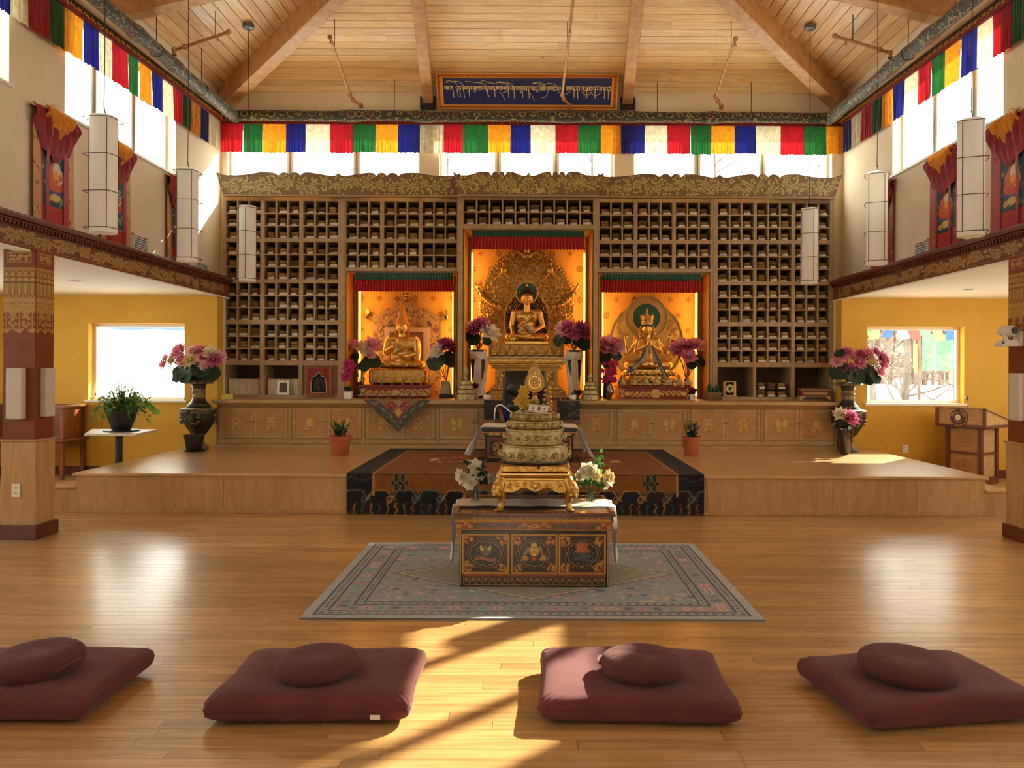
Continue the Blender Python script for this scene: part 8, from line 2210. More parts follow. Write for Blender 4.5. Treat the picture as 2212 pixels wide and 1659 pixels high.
# ================================================================== FLOOR OF THE HALL
# grey-blue oriental rug
x0, x1, ya, yb_ = -1.43, 1.457, 4.82, 6.94
W_, H_ = 400, 296
BG = (132, 134, 138)
cv = CV(W_, H_, BG); r = random.Random(44)
def motifs(n, box, cols, s0, s1):
    for i in range(n):
        x, y = r.uniform(box[0], box[1]), r.uniform(box[2], box[3]); c = r.choice(cols)
        q = r.random(); s = r.uniform(s0, s1)
        if q < .35: cv.flower(x, y, s, 6, c, None)
        elif q < .6: cv.scroll(x, y, s, r.uniform(0, 6), 1.1, c, 1.2, r.choice((-1, 1)))
        else: cv.leaf(x, y, s*1.6, s*.7, r.uniform(0, 6.28), c)
C1 = [(150, 118, 120), (104, 112, 122), (158, 142, 120), (110, 128, 124), (92, 96, 108), (166, 132, 128), (146, 148, 146)]
cv.rect(0, W_, 0, H_, (124, 128, 134))
motifs(520, (46, W_-46, 46, H_-46), C1, 3, 6)
Y, X = np.mgrid[0:H_, 0:W_]
dm = np.abs(X-W_/2)/(W_/2-60)+np.abs(Y-H_/2)/(H_/2-58)
cv.a[dm < 1.06] = (96, 98, 108); cv.a[dm < 1.02] = (168, 150, 130); cv.a[dm < .985] = (126, 124, 114)
motifs(10, (W_/2-30, W_/2+30, H_/2-24, H_/2+24), C1, 3, 6)
def bandrect(m0, m1, c):
    cv.frame(m0, W_-m0, m0, H_-m0, m1-m0, c)
bandrect(0, 9, (140, 142, 144)); bandrect(9, 11, (66, 68, 76)); bandrect(11, 19, (128, 128, 130)); bandrect(19, 21, (70, 70, 78)); bandrect(21, 38, (126, 124, 128)); bandrect(38, 40, (66, 68, 76)); bandrect(40, 46, (130, 132, 132)); bandrect(46, 48, (74, 74, 82))
for s in range(0, 2*(W_+H_), 8):
    for m, rr in ((15, 2.0), (43, 1.6)):
        p = s
        if p < W_: pt = (p, m)
        elif p < W_+H_: pt = (W_-m, p-W_)
        elif p < 2*W_+H_: pt = (p-W_-H_, H_-m)
        else: pt = (m, p-2*W_-H_)
        if m-2 < pt[0] < W_-m+2 and m-2 < pt[1] < H_-m+2: cv.ell(pt[0], pt[1], rr, rr, (86, 84, 92))
for s in range(0, 2*(W_+H_), 13):
    m = 29.5; p = s
    if p < W_: pt = (p, m)
    elif p < W_+H_: pt = (W_-m, p-W_)
    elif p < 2*W_+H_: pt = (p-W_-H_, H_-m)
    else: pt = (m, p-2*W_-H_)
    if m-4 < pt[0] < W_-m+4 and m-4 < pt[1] < H_-m+4: cv.flower(pt[0], pt[1], 6.5, 6, r.choice(C1+[(176, 130, 130), (104, 140, 140)]), None, (92, 96, 104))
cv.noise(.05); cv.a = np.clip(cv.a*1.2, 0, 255)
o = thing('oriental_rug', 'grey-blue oriental rug with diamond centre under the painted table', 'rug', ((x0+x1)/2, (ya+yb_)/2, 0))
ob('rug_base', MB().box(x0, x1, ya, yb_, .001, .010), pm('rug_edge_grey', (120, 122, 126), .95), o)
painted('woven_pile', cv, lambda a, b: (x0+(x1-x0)*a, ya+(yb_-ya)*b, .0115+.0012*np.sin(a*31)*np.sin(b*23)), VCR, o)
RZ = .0135

# painted altar table
ta = .003286
bx0, bx1, bf, bb_ = -.503, .559, 5.52, 6.22
tz = .533
o = thing('altar_table', 'low lacquered altar table with three painted panels on the grey-blue rug', 'table', ((bx0+bx1)/2, 5.87, RZ))
LAQ = pm('black_green_lacquer', (34, 32, 20), .35, c2=(26, 24, 16), ns=8, coat=.3)
RUST = pm('rust_lacquer', (100, 54, 26), .35, c2=(86, 44, 20), ns=6, coat=.3)
GL = pm('gold_lacquer', (196, 146, 62), .38, .25, c2=(176, 126, 50), ns=8, coat=.2)
ob('body', MB().box(bx0, bx1, bf, bb_, RZ, .414), LAQ, o, bev=.004)
for z0, z1, e, m in ((.414, .424, .012, GL), (.424, .476, .026, RUST), (.476, .486, .034, GL), (.486, .520, .028, RUST), (.520, .532, .045, GL)):
    ob('moulding', MB().box(bx0-e, bx1+e, bf-e, bb_+e, z0, z1), m, o, bev=.003)
tx0, tx1, tf, tb_ = bx0-.04, bx1+.04, bf-.05, bb_+.05
ob('top_panel', MB().box(tx0+.03, tx1-.03, tf+.03, tb_-.03, .528, tz), pm('table_top_brown', (96, 58, 32), .22, c2=(80, 46, 24), ns=4, coat=.4), o)
for a in ((tx0, tx1, tf, tf+.03), (tx0, tx1, tb_-.03, tb_), (tx0, tx0+.03, tf+.03, tb_-.03), (tx1-.03, tx1, tf+.03, tb_-.03)): ob('top_rim', MB().box(*a, .522, tz+.012), RUST, o, bev=.003)
# greek key fret in relief
m = MB(); kx = bx0-.02; s = .0075
while kx < bx1-.01:
    zb = .489
    pts = [(0, 0), (0, 3.4), (4, 3.4), (4, 1.2), (1.8, 1.2), (1.8, 2.2)]
    m.tube([(kx+a*s, bf-.0285, zb+b*s) for a, b in pts], .0032, 4); m.tube([(kx+a*s, bf-.0285, zb+b*s) for a, b in ((0, 0), (5.4, 0), (5.4, 3.4))], .0032, 4); kx += 5.6*s
ob('key_fret', m, pm('fret_gold', (226, 176, 92), .4), o, kind='stuff')
cv = CV(330, 18, (126, 62, 34)); G = (206, 156, 72); r = random.Random(5)
for cx in (85, 250):
    for i in range(34): cv.leaf(cx+r.uniform(-50, 50), 9+r.uniform(-5, 5), 9, 4, r.uniform(-.6, .6)+(pi if r.random() < .5 else 0), r.choice([(50, 62, 46), (64, 80, 60), (96, 60, 44), (40, 46, 50)]))
for cx in (0, 165, 330):
    for sg in (-1, 1):
        for dx in (8, 20, 30): cv.scroll(cx+sg*dx, 9+(4 if dx == 20 else -2), 5, 0, 1.6, G, 1.2, sg)
    cv.ell(cx, 9, 5, 5, G).ell(cx, 9, 3, 3, (126, 62, 34))
cv.rect(0, 330, 0, 1, G).rect(0, 330, 17, 18, G)
painted('painted_frieze', cv, lambda a, b: (bx0-.022+(bx1-bx0+.044)*a, bf-.0275+0*a, .426+.048*b), VCL, o)
def panel_canvas(kind):
    cv = CV(120, 100, (58, 40, 22)); G = (200, 148, 62); r = random.Random(kind+3)
    cv.frame(0, 120, 0, 100, 2, (214, 164, 78)); cv.frame(4, 116, 4, 96, 1, (120, 60, 30))
    for sx in (0, 1):
        for sy in (0, 1):
            for i in range(16):
                x = 6+r.uniform(0, 30)*(1-i/24); y = 6+r.uniform(0, 26)*(1-i/24)
                cv.scroll(x if sx == 0 else 120-x, y if sy == 0 else 100-y, 4.6, r.uniform(0, 6), 1.3, G, 1.3, 1 if sx else -1)
            cv.flower(14 if sx == 0 else 106, 13 if sy == 0 else 87, 6, 6, (120, 44, 30), None)
    for n_, rr, c in ((12, 1.0, (150, 104, 52)), (12, .97, (48, 36, 24)), (12, .84, (196, 150, 92)), (12, .81, (44, 40, 30))):
        for a in np.linspace(0, 2*pi, n_+1)[:-1]: cv.ell(60+36*rr*cos(a), 50+28*rr*sin(a), 14*rr, 12*rr, c)
        cv.ell(60, 50, 42*rr, 33*rr, c)
    for i in range(60):
        a = r.uniform(0, 6.28); R = sqrt(r.random()); cv.leaf(60+34*R*cos(a), 46+24*R*sin(a), r.uniform(5, 10), 4, r.uniform(0, 6.28), r.choice([(60, 70, 58), (52, 58, 70), (96, 56, 40), (70, 84, 74), (110, 72, 50), (40, 52, 52)]))
    if kind == 0:
        cv.ell(60, 56, 11, 13, (112, 96, 66)).leaf(52, 58, 16, 8, pi/2+.4, (190, 170, 110)).leaf(68, 58, 16, 8, pi/2-.4, (190, 170, 110)).ell(60, 70, 4, 4, (80, 96, 70))
        for i in range(7): cv.ell(36+8*i, 36+3*sin(i), 5, 4, (150, 100, 70))
    elif kind == 1:
        cv.ell(60, 58, 14, 15, (176, 132, 62)).ell(60, 74, 8, 5, (206, 170, 96)).ell(54, 61, 3, 3, (236, 214, 150)).ell(66, 61, 3, 3, (236, 214, 150)).ell(54, 61, 1.4, 1.4, (30, 20, 14)).ell(66, 61, 1.4, 1.4, (30, 20, 14)).ell(60, 54, 4, 3, (206, 150, 70))
        cv.ell(60, 45, 8, 5, (120, 34, 28)).rect(54, 66, 46, 49, (232, 222, 196)).leaf(60, 42, 12, 10, -pi/2, (176, 70, 44))
        for sg in (-1, 1):
            cv.ell(60+sg*24, 38, 9, 6, (170, 128, 64))
            for i in range(5): cv.scroll(60+sg*(16+3*i), 66-6*i, 4, i, 1.4, (196, 150, 76), 1.2, sg)
    else:
        for i in range(4):
            for sg in (-1, 1): cv.line([(60-sg*12+i*6*sg*.0-sg*0+(-9+i*6), 54+0*i), (60+(-9+i*6)+sg*9, 76)], 2.2, (190, 104, 48))
        cv.frame(48, 72, 54, 78, 2, (200, 116, 56)); 
        for i in range(26): cv.leaf(60+r.uniform(-20, 20), 40+r.uniform(-8, 8), 9, 4, r.uniform(0, 6), r.choice([(60, 66, 110), (70, 90, 84), (120, 60, 40)]))
    return cv.noise(.06)
for kind, (pa, pb) in enumerate(((1001.8, 1099.5), (1107.6, 1203.2), (1210.7, 1307.7))):
    xa, xb = (pa-CX)*ta, (pb-CX)*ta; za, zb = .113, .382
    f = MB(); e = .008
    f.box(xa-e, xa, bf-.008, bf, za-e, zb+e).box(xb, xb+e, bf-.008, bf, za-e, zb+e).box(xa, xb, bf-.008, bf, za-e, za).box(xa, xb, bf-.008, bf, zb, zb+e); ob('panel_frame', f, GL, o, bev=.002)
    painted('painted_panel', panel_canvas(kind), lambda a, b, xa=xa, xb=xb: (xa+(xb-xa)*a, bf-.0022+0*a, za+(zb-za)*b), VCL, o)
for xx in (bx0+.008, bx1-.008): ob('corner_line', MB().box(xx-.004, xx+.004, bf-.004, bf, RZ+.01, .412), GL, o)
cv = CV(240, 22, (140, 62, 40)); G = (206, 156, 72)
for i in range(11):
    x = 11+i*21.8
    cv.ell(x, 6, 9, 7, (40, 52, 36)).ell(x-5, 12, 5.5, 5, (46, 60, 42)).ell(x+5, 12, 5.5, 5, (46, 60, 42)); cv.scroll(x-5, 12, 4, 0, 1.1, G, 1.1, -1).scroll(x+5, 12, 4, pi, 1.1, G, 1.1, 1); cv.leaf(x, 4, 12, 6, pi/2, (120, 70, 44))
cv.frame(0, 240, 0, 22, 1, G)
painted('cloud_border', cv, lambda a, b: (bx0+.03+(bx1-bx0-.06)*a, bf-.0025+0*a, RZ+.012+.078*b), VCL, o)
# long white scarf laid across the table, tails hanging at both ends
yr0, yr1 = 5.73, 6.05
def runner(u, v):
    s = (u-.5)*2; w = (tx1-tx0)/2+.002; xm = (tx0+tx1)/2; drop = .43; tot = w+drop; q = s*tot; aq = abs(q); sg = 1 if q > 0 else -1
    if aq < w: return (xm+q, yr0+(yr1-yr0)*v+.006*sin(q*14), tz+.0165+.0015*sin(q*30+v*5))
    dr = aq-w; pinch = 1-.45*dr/drop
    return (xm+sg*(w+.008+.012*(1+sin(dr*13+v*7))+.03*dr/drop), (yr0+yr1)/2-.02+(yr1-yr0)*(v-.5)*pinch, tz+.0165-dr*(1-.06*sin(v*8)))
solo('long_silk_scarf', MB().grid(runner, 90, 12), CLOTHW, 'long white silk scarf across the painted table with tails at both ends', 'scarf', ((tx0+tx1)/2, 5.9, tz), smooth=True)
# gilt stand
sc = V((U(1156.5, 5.86), 5.86, tz+.0005)); k = .00333
o = thing('gilt_stand', 'ornate gilt four-legged stand under the tiered mandala', 'stand', sc)
hw, hd = .25, .26; zt = .862
ob('top_plate', MB().box(sc.x-hw, sc.x+hw, sc.y-hd, sc.y+hd, zt-.046, zt), GOLD, o, bev=.006)
m = MB()
for sg in (-1, 1): m.tube(smooth([(sc.x+sg*(.05+.03*i), sc.y-hd-.003, zt-.024+.012*(1 if i % 2 else -1)) for i in range(5)], 5), .004, 5)
ob('wave_ornament', m, GOLDS, o, smooth=True)
prof = [(0, 0), (.01, .008), (.012, .02), (.004, .035), (-.004, .045), (-.004, .055)]
m = MB()
for (e0, z0), (e1, z1) in zip(prof[:-1], prof[1:]): m.frus(sc.x-hw+.012-e1, sc.x+hw-.012+e1, sc.y-hd+.012-e1, sc.y+hd-.012+e1, zt-.048-z1, sc.x-hw+.012-e0, sc.x+hw-.012+e0, sc.y-hd+.012-e0, sc.y+hd-.012+e0, zt-.048-z0)
ob('cove_moulding', m, GOLDS, o, smooth=60)
za = zt-.104
for nm, fx in (('front', 0), ('back', 1), ('left', 2), ('right', 3)):
    n = 25; top, bot = [], []
    L_ = hw if fx < 2 else hd
    for i in range(n):
        t = -1+2*i/(n-1); top.append((t*(L_+.002), za)); dip = .060+.030*abs(t)**3+.014*math.cos(t*3*pi)+.006*abs(sin(t*22)); bot.append((t*(L_+.002), za-dip))
    mb = MB().strip(top, bot, -.012, .012)
    f = Px.__new__(Px); f.k = k; f.o = V((0, -.014, za)); f.m = mb
    r = random.Random(4)
    for i in range(10):
        x = (-.92+i*.205)*L_/k; scrolls(f, [(x, -9-4*(i % 2), 6.2, r.uniform(0, 6), 1 if x < 0 else -1)], 1.3)
    f.e((0, -1.5, -12), (6, 3, 7)); f.e((0, -2.5, -22), (3, 2, 4))
    M_ = Matrix.Translation((sc.x, sc.y, 0)) @ Matrix.Rotation({0: 0, 1: pi, 2: -pi/2, 3: pi/2}[fx], 4, 'Z') @ Matrix.Translation((0, -(hd if fx < 2 else hw), 0))
    ob('carved_apron', mb.xf(M_), GOLD, o, smooth=50)
for sx in (-1, 1):
    for sy in (-1, 1):
        b = V((sc.x+sx*hw, sc.y+sy*hd, 0)); dgn = V((sx, sy, 0)).normalized()
        pts = [(0, za+.01), (.03, za-.03), (.035, za-.07), (.012, za-.12), (.004, za-.165), (.018, za-.20), (.03, tz+.022)]
        m = MB().tube([b+dgn*(a-.02)+V((0, 0, z)) for a, z in pts], [.036, .042, .04, .03, .022, .024, .02], 12)
        m.ell(b+dgn*.012+V((0, 0, tz+.0125)), (.036, .034, .0115), 12, 6); m.ell(b+dgn*.04+V((0, 0, za-.05)), (.03, .03, .034)); m.ell(b+dgn*.035+V((0, 0, za-.10)), (.034, .03, .028), 12, 6)
        for j in range(4): m.ell(b+dgn*.055+V((-dgn.y*(j-1.5)*.014, dgn.x*(j-1.5)*.014, za-.075)), (.011, .011, .03), 8, 5)
        ob('leg', m, GOLD, o, smooth=50)
# tiered mandala
c = V((U(1155.5, 5.86), 5.86, zt+.0008))
o = thing('mandala_offering', 'large four-tier silver gilt mandala with medallion on the gilt stand', 'offering', c)
tiers = ((.236, .252, .247, 0, .137), (.205, .214, .222, .138, .252), (.178, .188, .194, .253, .312), (.148, .160, .156, .313, .376))
r = random.Random(10)
for ti, (rb_, rm, rt_, z0, z1) in enumerate(tiers):
    h = z1-z0
    m = MB().lathe([(rb_*.9, z0), (rb_, z0+.002), (rm, z0+h*.3), (rm*1.0, z0+h*.65), (rt_*.97, z1-.014), (rt_, z1-.010), (rt_, z1-.002), (rt_*.985, z1), (rt_*.5, z1-.001)], c, 48)
    ob('ring_tier', m, SILVG, o, smooth=40)
    rl = MB(); n = (18, 16, 15, 12)[ti]
    for i in range(n):
        a = 2*pi*i/n+.1; p = c+V((rm*cos(a), rm*sin(a), z0+h*.45)); tn = V((-sin(a), cos(a), 0)); up = V((0, 0, 1))
        big = i % 3 == 0
        for j in range(9 if big else 6):
            t = j/8*2*pi; rr = (.030 if big else .022)*(1-.06*j)*min(1, h/.11+.3); rl.ell(p+tn*rr*cos(t)+up*rr*.9*sin(t), (.0085, .0085, .0085), 7, 5)
        rl.ell(p+V((cos(a), sin(a), 0))*.004, (.014, .014, .016), 8, 6)
        if ti == 0 and i % 3 == 1:
            for j in range(4): rl.tube([p+tn*(.018-.004*j)+up*(.012*j-.02), p+up*(.012*j-.028), p-tn*(.018-.004*j)+up*(.012*j-.02)], .004, 4)
    for sg in (0, 1):   # mask handles at the sides
        p = c+V(((rm+.008)*(1 if sg else -1), -.01, z0+h*.5)); rl.ell(p, (.02, .022, .03)); rl.ell(p+V((0, -.018, .012)), (.012, .01, .012))
    ob('relief_ornament', rl, SILVG, o, smooth=True, kind='stuff')
ob('rice_top', MB().lathe([(.01, .376), (.146, .372), (.150, .368)], c, 40), pm('rice_white', (228, 222, 208), .8, bump=.5, bs=300), o, smooth=True)
ct = c+V((0, 0, .3765))
ob('finial_stem', MB().lathe([(.045, 0), (.048, .008), (.024, .02), (.015, .045), (.03, .06), (.036, .085), (.02, .10), (.016, .12), (.028, .134), (.012, .145)], ct, 20), GOLDR, o, smooth=40)
# teardrop medallion
zc0 = PZ(786, 5.86)-ct.z; zc1 = .142; m = Px.__new__(Px); m.k = (zc0-zc1)/66.; m.o = ct+V((0, 0, zc1)); m.m = MB()
out = []
for t in np.linspace(0, 2*pi, 41)[:-1]:
    rr = 23; x = rr*sin(t); z = 24-rr*cos(t)
    if z > 26: q = (z-26)/21; x *= (1-.25*q); z += 17*q*q
    out.append((x, z))
n = len(out); vs = [m.p((x, -3, z)) for x, z in out]+[m.p((x, 3, z)) for x, z in out]
m.m.add(vs, [tuple(range(n)), tuple(range(2*n-1, n-1, -1))]+[(i, (i+1) % n, (i+1) % n+n, i+n) for i in range(n)])
for i in range(40): x, z = out[i]; m.e((x, 0, z), (1.5, 3.4, 1.5))
m.e((0, 0, 66), (1.6, 1.6, 4)); ob('medallion', m.m, GOLDR, o, smooth=50)
m = m.sub(); annulus(m, 0, 24, 12.6, 14.2, -4.6, -3, 40)
for i in range(7): a = 2*pi*i/7+.3; scrolls(m, [], 1); m.e((8*cos(a), -3.8, 24+8*sin(a)), (2.4, 1.2, 2.4)); m.t([(8*cos(a)-2, -4.4, 24+8*sin(a)), (8*cos(a), -4.8, 24+8*sin(a)+3), (8*cos(a)+2, -4.4, 24+8*sin(a))], .6, 5)
m.e((0, -4, 24), (2.6, 1.4, 2.6)); m.e((0, -3.4, 44), (3, 1.2, 5)); ob('medallion_emblem', m.m, GOLDS, o, smooth=True)
# side ornaments on the top tier
for s, nm in ((-1, 'yellow flower cluster'), (1, 'gilt openwork spray')):
    b = c+V((s*.095, -.02, .3765))
    q = thing('top_ornament', ('yellow and gilt flower cluster left of the medallion stem' if s < 0 else 'gilt openwork spray right of the medallion stem'), 'ornament', b)
    m = MB(); m.lathe([(.026, 0), (.03, .006), (.016, .02), (.012, .04)], b, 12)
    r = random.Random(3+s)
    for i in range(14):
        z = .03+i*.0115; x = (.036*sin(i*2.1))*(1-i/22); m.tube([b+V((x-.012, 0, z)), b+V((x, -.012, z+.012)), b+V((x+.012, 0, z))], .004, 5); m.ell(b+V((x, -.008, z)), (.009, .009, .009), 7, 5)
    ob('gilt_spray', m, GOLD, q, smooth=True)
    if s < 0:
        for i in range(16): bloom(q, 'orchid', 'yellow', b+V((r.uniform(-.05, .045)*(1-i/26), r.uniform(-.04, -.01), .03+i*.0095)), .02, (r.uniform(-.5, .5), -1, r.uniform(-.2, .6)))
NOTE = pm('banknote_paper', (216, 212, 198), .8)
def note(label, p0, M_, w):
    o = thing('banknote', label, 'banknote', p0); h = w*.43; cvn = CV(60, 26, (218, 214, 200)); r = random.Random(len(label))
    cvn.frame(1, 59, 1, 25, 1, (112, 110, 96)).frame(4, 56, 4, 22, 1, (168, 166, 150)).ell(32, 13, 7, 8, (150, 148, 134)).ell(32, 14, 4, 6, (112, 108, 98)).ell(14, 13, 4, 4, (126, 106, 86)).ell(48, 13, 4, 4, (126, 120, 104)).line([(8, 20), (24, 20)], 1.2, (130, 128, 116)).line([(40, 6), (54, 6)], 1.2, (130, 128, 116)).line([(8, 6), (20, 6)], 1., (150, 146, 130))
    def f(a, b):
        u = (a-.5)*w; v = b*h; bow = .006*np.sin(a*3.1); A = np.array(M_)
        return tuple(A[i][0]*u+A[i][1]*bow+A[i][2]*v+A[i][3] for i in range(3))
    painted('printed_face', cvn, f, VC, o); A = M_ @ Matrix.Translation((0, .0008, 0))
    painted('back_face', CV(10, 6, (206, 202, 188)), lambda a, b: tuple(np.array(A)[i][0]*((a-.5)*w)+np.array(A)[i][1]*.006*np.sin(a*3.1)+np.array(A)[i][2]*(b*h)+np.array(A)[i][3] for i in range(3)), VC, o)
p = c+V((.022, -.125, .3785)); note('banknote propped upright against the medallion stem', p, Matrix.Translation(p) @ Matrix.Rotation(radians(-8), 4, 'Z') @ Matrix.Rotation(radians(4), 4, 'Y') @ Matrix.Rotation(radians(-28), 4, 'X'), .148)
p = c+V((-.09, -.105, .3785)); note('banknote lying flat at the left of the mandala top', p, Matrix.Translation(p) @ Matrix.Rotation(radians(10), 4, 'Z') @ Matrix.Rotation(radians(-72), 4, 'X'), .085)
# prayer beads round the foot of the mandala
BEAD = pm('dark_wood_bead', (44, 24, 18), .22, coat=.4)
m = MB()
for i in range(104):
    a = 2*pi*i/104; R = .251+.002*sin(a*5); sag = .0088
    m.ell(c+V((R*cos(a), R*sin(a), sag)), (.0082, .0082, .0082), 8, 5)
q = thing('prayer_beads', 'string of dark wooden prayer beads round the mandala foot', 'beads', c)
ob('bead_string', m, BEAD, q, smooth=True, kind='stuff')
ob('guru_bead', MB().ell(c+V((.03, -.262, .016)), (.014, .013, .016)), BEAD, q, smooth=True); ob('tassel', MB().lathe([(.012, 0), (.009, -.02), (.004, -.03)], c+V((.03, -.274, .004)), 10), BEAD, q, smooth=True)
# white peonies in glass vases
def glass_vase(label, px, py, d, wmid, wtop, hpx, lab2, blooms, leaves, seed):
    k = d/FPX; cz = tz+.019; c = V((U(px, d), d, cz))
    o = thing('glass_vase', label, 'vase', c, 'glass vases on the painted table'); H = hpx*k
    ob('glass_body', MB().lathe([(wmid*k*.5, 0), (wmid*k*.52, .004), (wmid*k*.44, H*.35), (wmid*k*.42, H*.6), (wtop*k*.5, H), (wtop*k*.5-.003, H), (wmid*k*.39, H*.6), (wmid*k*.41, H*.35), (wmid*k*.45, .012), (.002, .010)], c, 28), VGLASS, o, smooth=40)
    ob('water', MB().lathe([(wmid*k*.44, .0125), (wmid*k*.405, H*.35), (wmid*k*.385, H*.58), (.002, H*.58)], c, 24), glassm('vase_water_%d' % seed, (.90, .95, .90, 1), 1.), o, smooth=40)
    b = c+V((0, 0, H*.9)); q = thing('peony_bouquet', lab2, 'flowers', b, 'white peony bouquets'); r = random.Random(seed)
    for x, y, rr in blooms:
        p = V((U(x, d), d-.06+r.uniform(-.03, .05), Z(y, d))); dv = V(((p-b).x*1.4, -.12, (p-b).z*.6)); bloom(q, 'peony', 'cream' if r.random() < .3 else 'white', p, rr*k/1.5, dv)
        ob('stem', MB().tube([c+V((r.uniform(-.02, .02), r.uniform(-.015, .015), .016)), b+V((0, 0, 0)), p-dv.normalized()*.02], .0035, 5), STEM, q)
    for i, (x, y) in enumerate(leaves):
        p = V((U(x, d), d-.03+r.uniform(-.05, .06), Z(y, d))); m = MB().tube([b, b.lerp(p, .6)+V((0, 0, .02)), p], [.003, .0025, .0015], 5)
        for j in range(7):
            t = .45+.09*j; qd = b.lerp(p, t)+V((0, 0, .02*(1-abs(t-.6)))); m.petal(qd, (cos(j*2.3+i), -.4, sin(j*2.3+i)*.7+.3), (0, -1, .4), r.uniform(.032, .05), .026, .12, .15)
        ob('leaf_sprig', m, LEAFG if seed % 2 else LEAFD, q, smooth=True)
    return o
glass_vase('clear glass vase on the scarf at the left of the gilt stand', 1028.5, 1092, 5.88, 27, 30, 46, 'white peonies with dark leaves left of the gilt stand', [(1029, 1010, 17), (1001, 1028, 16), (1018, 1041, 17), (1060, 1032, 12), (1036, 1028, 12)],
           [(1044, 1012), (1050, 1022), (1040, 1044), (1052, 1040), (1010, 1000), (1046, 1000), (1030, 1036), (1058, 1046), (1020, 1022)], 2)
glass_vase('clear waisted glass vase on the scarf at the right of the gilt stand', 1277, 1095, 5.83, 26, 31, 47, 'white peonies with fresh green leaves right of the gilt stand', [(1271, 1016, 19), (1309, 1031, 18), (1284, 1022, 15), (1305, 1042, 13), (1256, 1026, 12)],
           [(1298, 980), (1292, 1000), (1248, 1040), (1258, 1050), (1300, 1004), (1240, 1034), (1284, 1036), (1268, 1046), (1296, 1020), (1303, 1052)], 3)

# ---- meditation cushions
MRN = pm('maroon_cotton', (104, 46, 50), .85, c2=(92, 38, 42), ns=5, bump=.08, bs=300, sheen=.08)
MRN2 = pm('maroon_cotton_round', (92, 40, 42), .85, c2=(82, 34, 36), ns=5, bump=.08, bs=300, sheen=.05)
def zabuton(label, cx, cy, w, dd, rot, seed, tagpos=False):
    o = thing('square_cushion', label, 'cushion', (cx, cy, 0), 'square maroon floor cushions'); r = random.Random(seed)
    ph = [r.uniform(0, 6) for _ in range(6)]
    def f(u, v):
        a = 2*pi*u; b = -pi/2+pi*v; cb, sb = cos(b), sin(b)
        e1, e2 = .11, .2
        sg = lambda x, e: math.copysign(abs(x)**e, x) if abs(x) > 1e-9 else 0.
        X = sg(cos(a), e1)*sg(cb, e2); Y = sg(sin(a), e1)*sg(cb, e2); Zv = sg(sb, .62)
        edge = max(abs(X), abs(Y)); corner = (abs(X)*abs(Y))**3
        x = X*w/2*(1-.035*(1-Y*Y)*abs(X)**3+.012*corner); y = Y*dd/2*(1-.04*(1-X*X)*abs(Y)**3+.012*corner)
        z = .070+(.068*Zv)*(1-.22*corner)
        if Zv > 0: z += .008*sin(X*4+ph[0])*(1-X*X)+.006*sin(Y*5+ph[1]) - .012*math.exp(-(X*X+Y*Y)/.16)
        wr = .005*sin(X*9+Y*7+ph[2])*edge**6+.004*sin(a*14+ph[3])*edge**8*abs(cb)
        z = max(.001, z+wr*(1 if Zv > -.5 else 0)); 
        return (cx+x*cos(rot)-y*sin(rot), cy+x*sin(rot)+y*cos(rot), z)
    ob('cover', MB().grid(f, 97, 33), MRN, o, smooth=True)
    pts = [f(u, .5) for u in np.linspace(0, 1, 97)]; ob('seam_piping', MB().tube(pts, .0035, 5), MRN2, o, smooth=True)
    if tagpos:
        p = V(min((f(u, .42) for u in np.linspace(.5, 1, 300)), key=lambda q: abs(q[0]-cx-.31)+10*max(0, q[1]-cy))); ob('fabric_tag', MB().box(p.x-.022, p.x+.022, p.y-.004, p.y+.003, p.z-.004, p.z+.016), WHITE, o)
    return o
def zafu(label, cx, cy, R, H, z0, seed, tilt=(0, 0), handle=None):
    o = thing('round_cushion', label, 'cushion', (cx, cy, z0), 'round maroon meditation cushions'); r = random.Random(seed); ph = r.uniform(0, 6)
    M_ = Matrix.Translation((cx, cy, z0)) @ Matrix.Rotation(tilt[0], 4, 'X') @ Matrix.Rotation(tilt[1], 4, 'Y')
    def f(u, v):
        a = 2*pi*u; b = -pi/2+pi*v; sg = lambda x, e: math.copysign(abs(x)**e, x) if abs(x) > 1e-9 else 0.
        rr = R*abs(cos(b))**.62; z = H/2+H/2*sg(sin(b), .75)
        pl = 1-max(0, 1-abs(sin(a*5+ph))*9); q = max(0, sin(b))
        rr *= 1+.02*sin(a*2+ph); z -= .006*(1-pl)*max(0, 1-abs(q-.72)*3.2)
        if seed % 3 == 0: z -= .014*math.exp(-((rr*cos(a)-.03)**2+(rr*sin(a))**2)/.005)*q; z += .008*sin(a*3+rr*16)*q*min(1, rr/.08)*max(0, 1-rr/R*1.1)
        else: z -= .014*math.exp(-(rr/R)**2*4)*q
        if b < 0: z += 0
        return M_ @ V((rr*cos(a), rr*sin(a), z))
    ob('cover', MB().grid(f, 109, 25), MRN2, o, smooth=True)
    pts = [f(u, .70) for u in np.linspace(0, 1, 60)]; 
    pl = MB()
    for i in range(9):
        u = (i*pi/5-ph/5+8*pi)/(2*pi) % 1; pl.tube([f(u, .66), f(u, .71), f(u, .77)], [.0008, .002, .0008], 4)
    ob('pleat_stitches', pl, pm('maroon_shadow', (44, 20, 22), .9) if 'maroon_shadow' not in bpy.data.materials else bpy.data.materials['maroon_shadow'], o, smooth=True, kind='stuff')  # crease shade of the pleats coloured in as thin dark lines
    if handle is not None:
        s = 1.06; a = handle; tn = V((-sin(a), cos(a), 0)); p = V((cos(a), sin(a), 0))
        ob('carry_strap', MB().tube([M_ @ (p*R*.98+tn*.07+V((0, 0, H*.55))), M_ @ (p*R*1.06+tn*.04+V((0, 0, H*.6))), M_ @ (p*R*1.06-tn*.03+V((0, 0, H*.58))), M_ @ (p*R*.99-tn*.07+V((0, 0, H*.5)))], 0.010, 6, flat=.3), MRN, o, smooth=True)
    return o
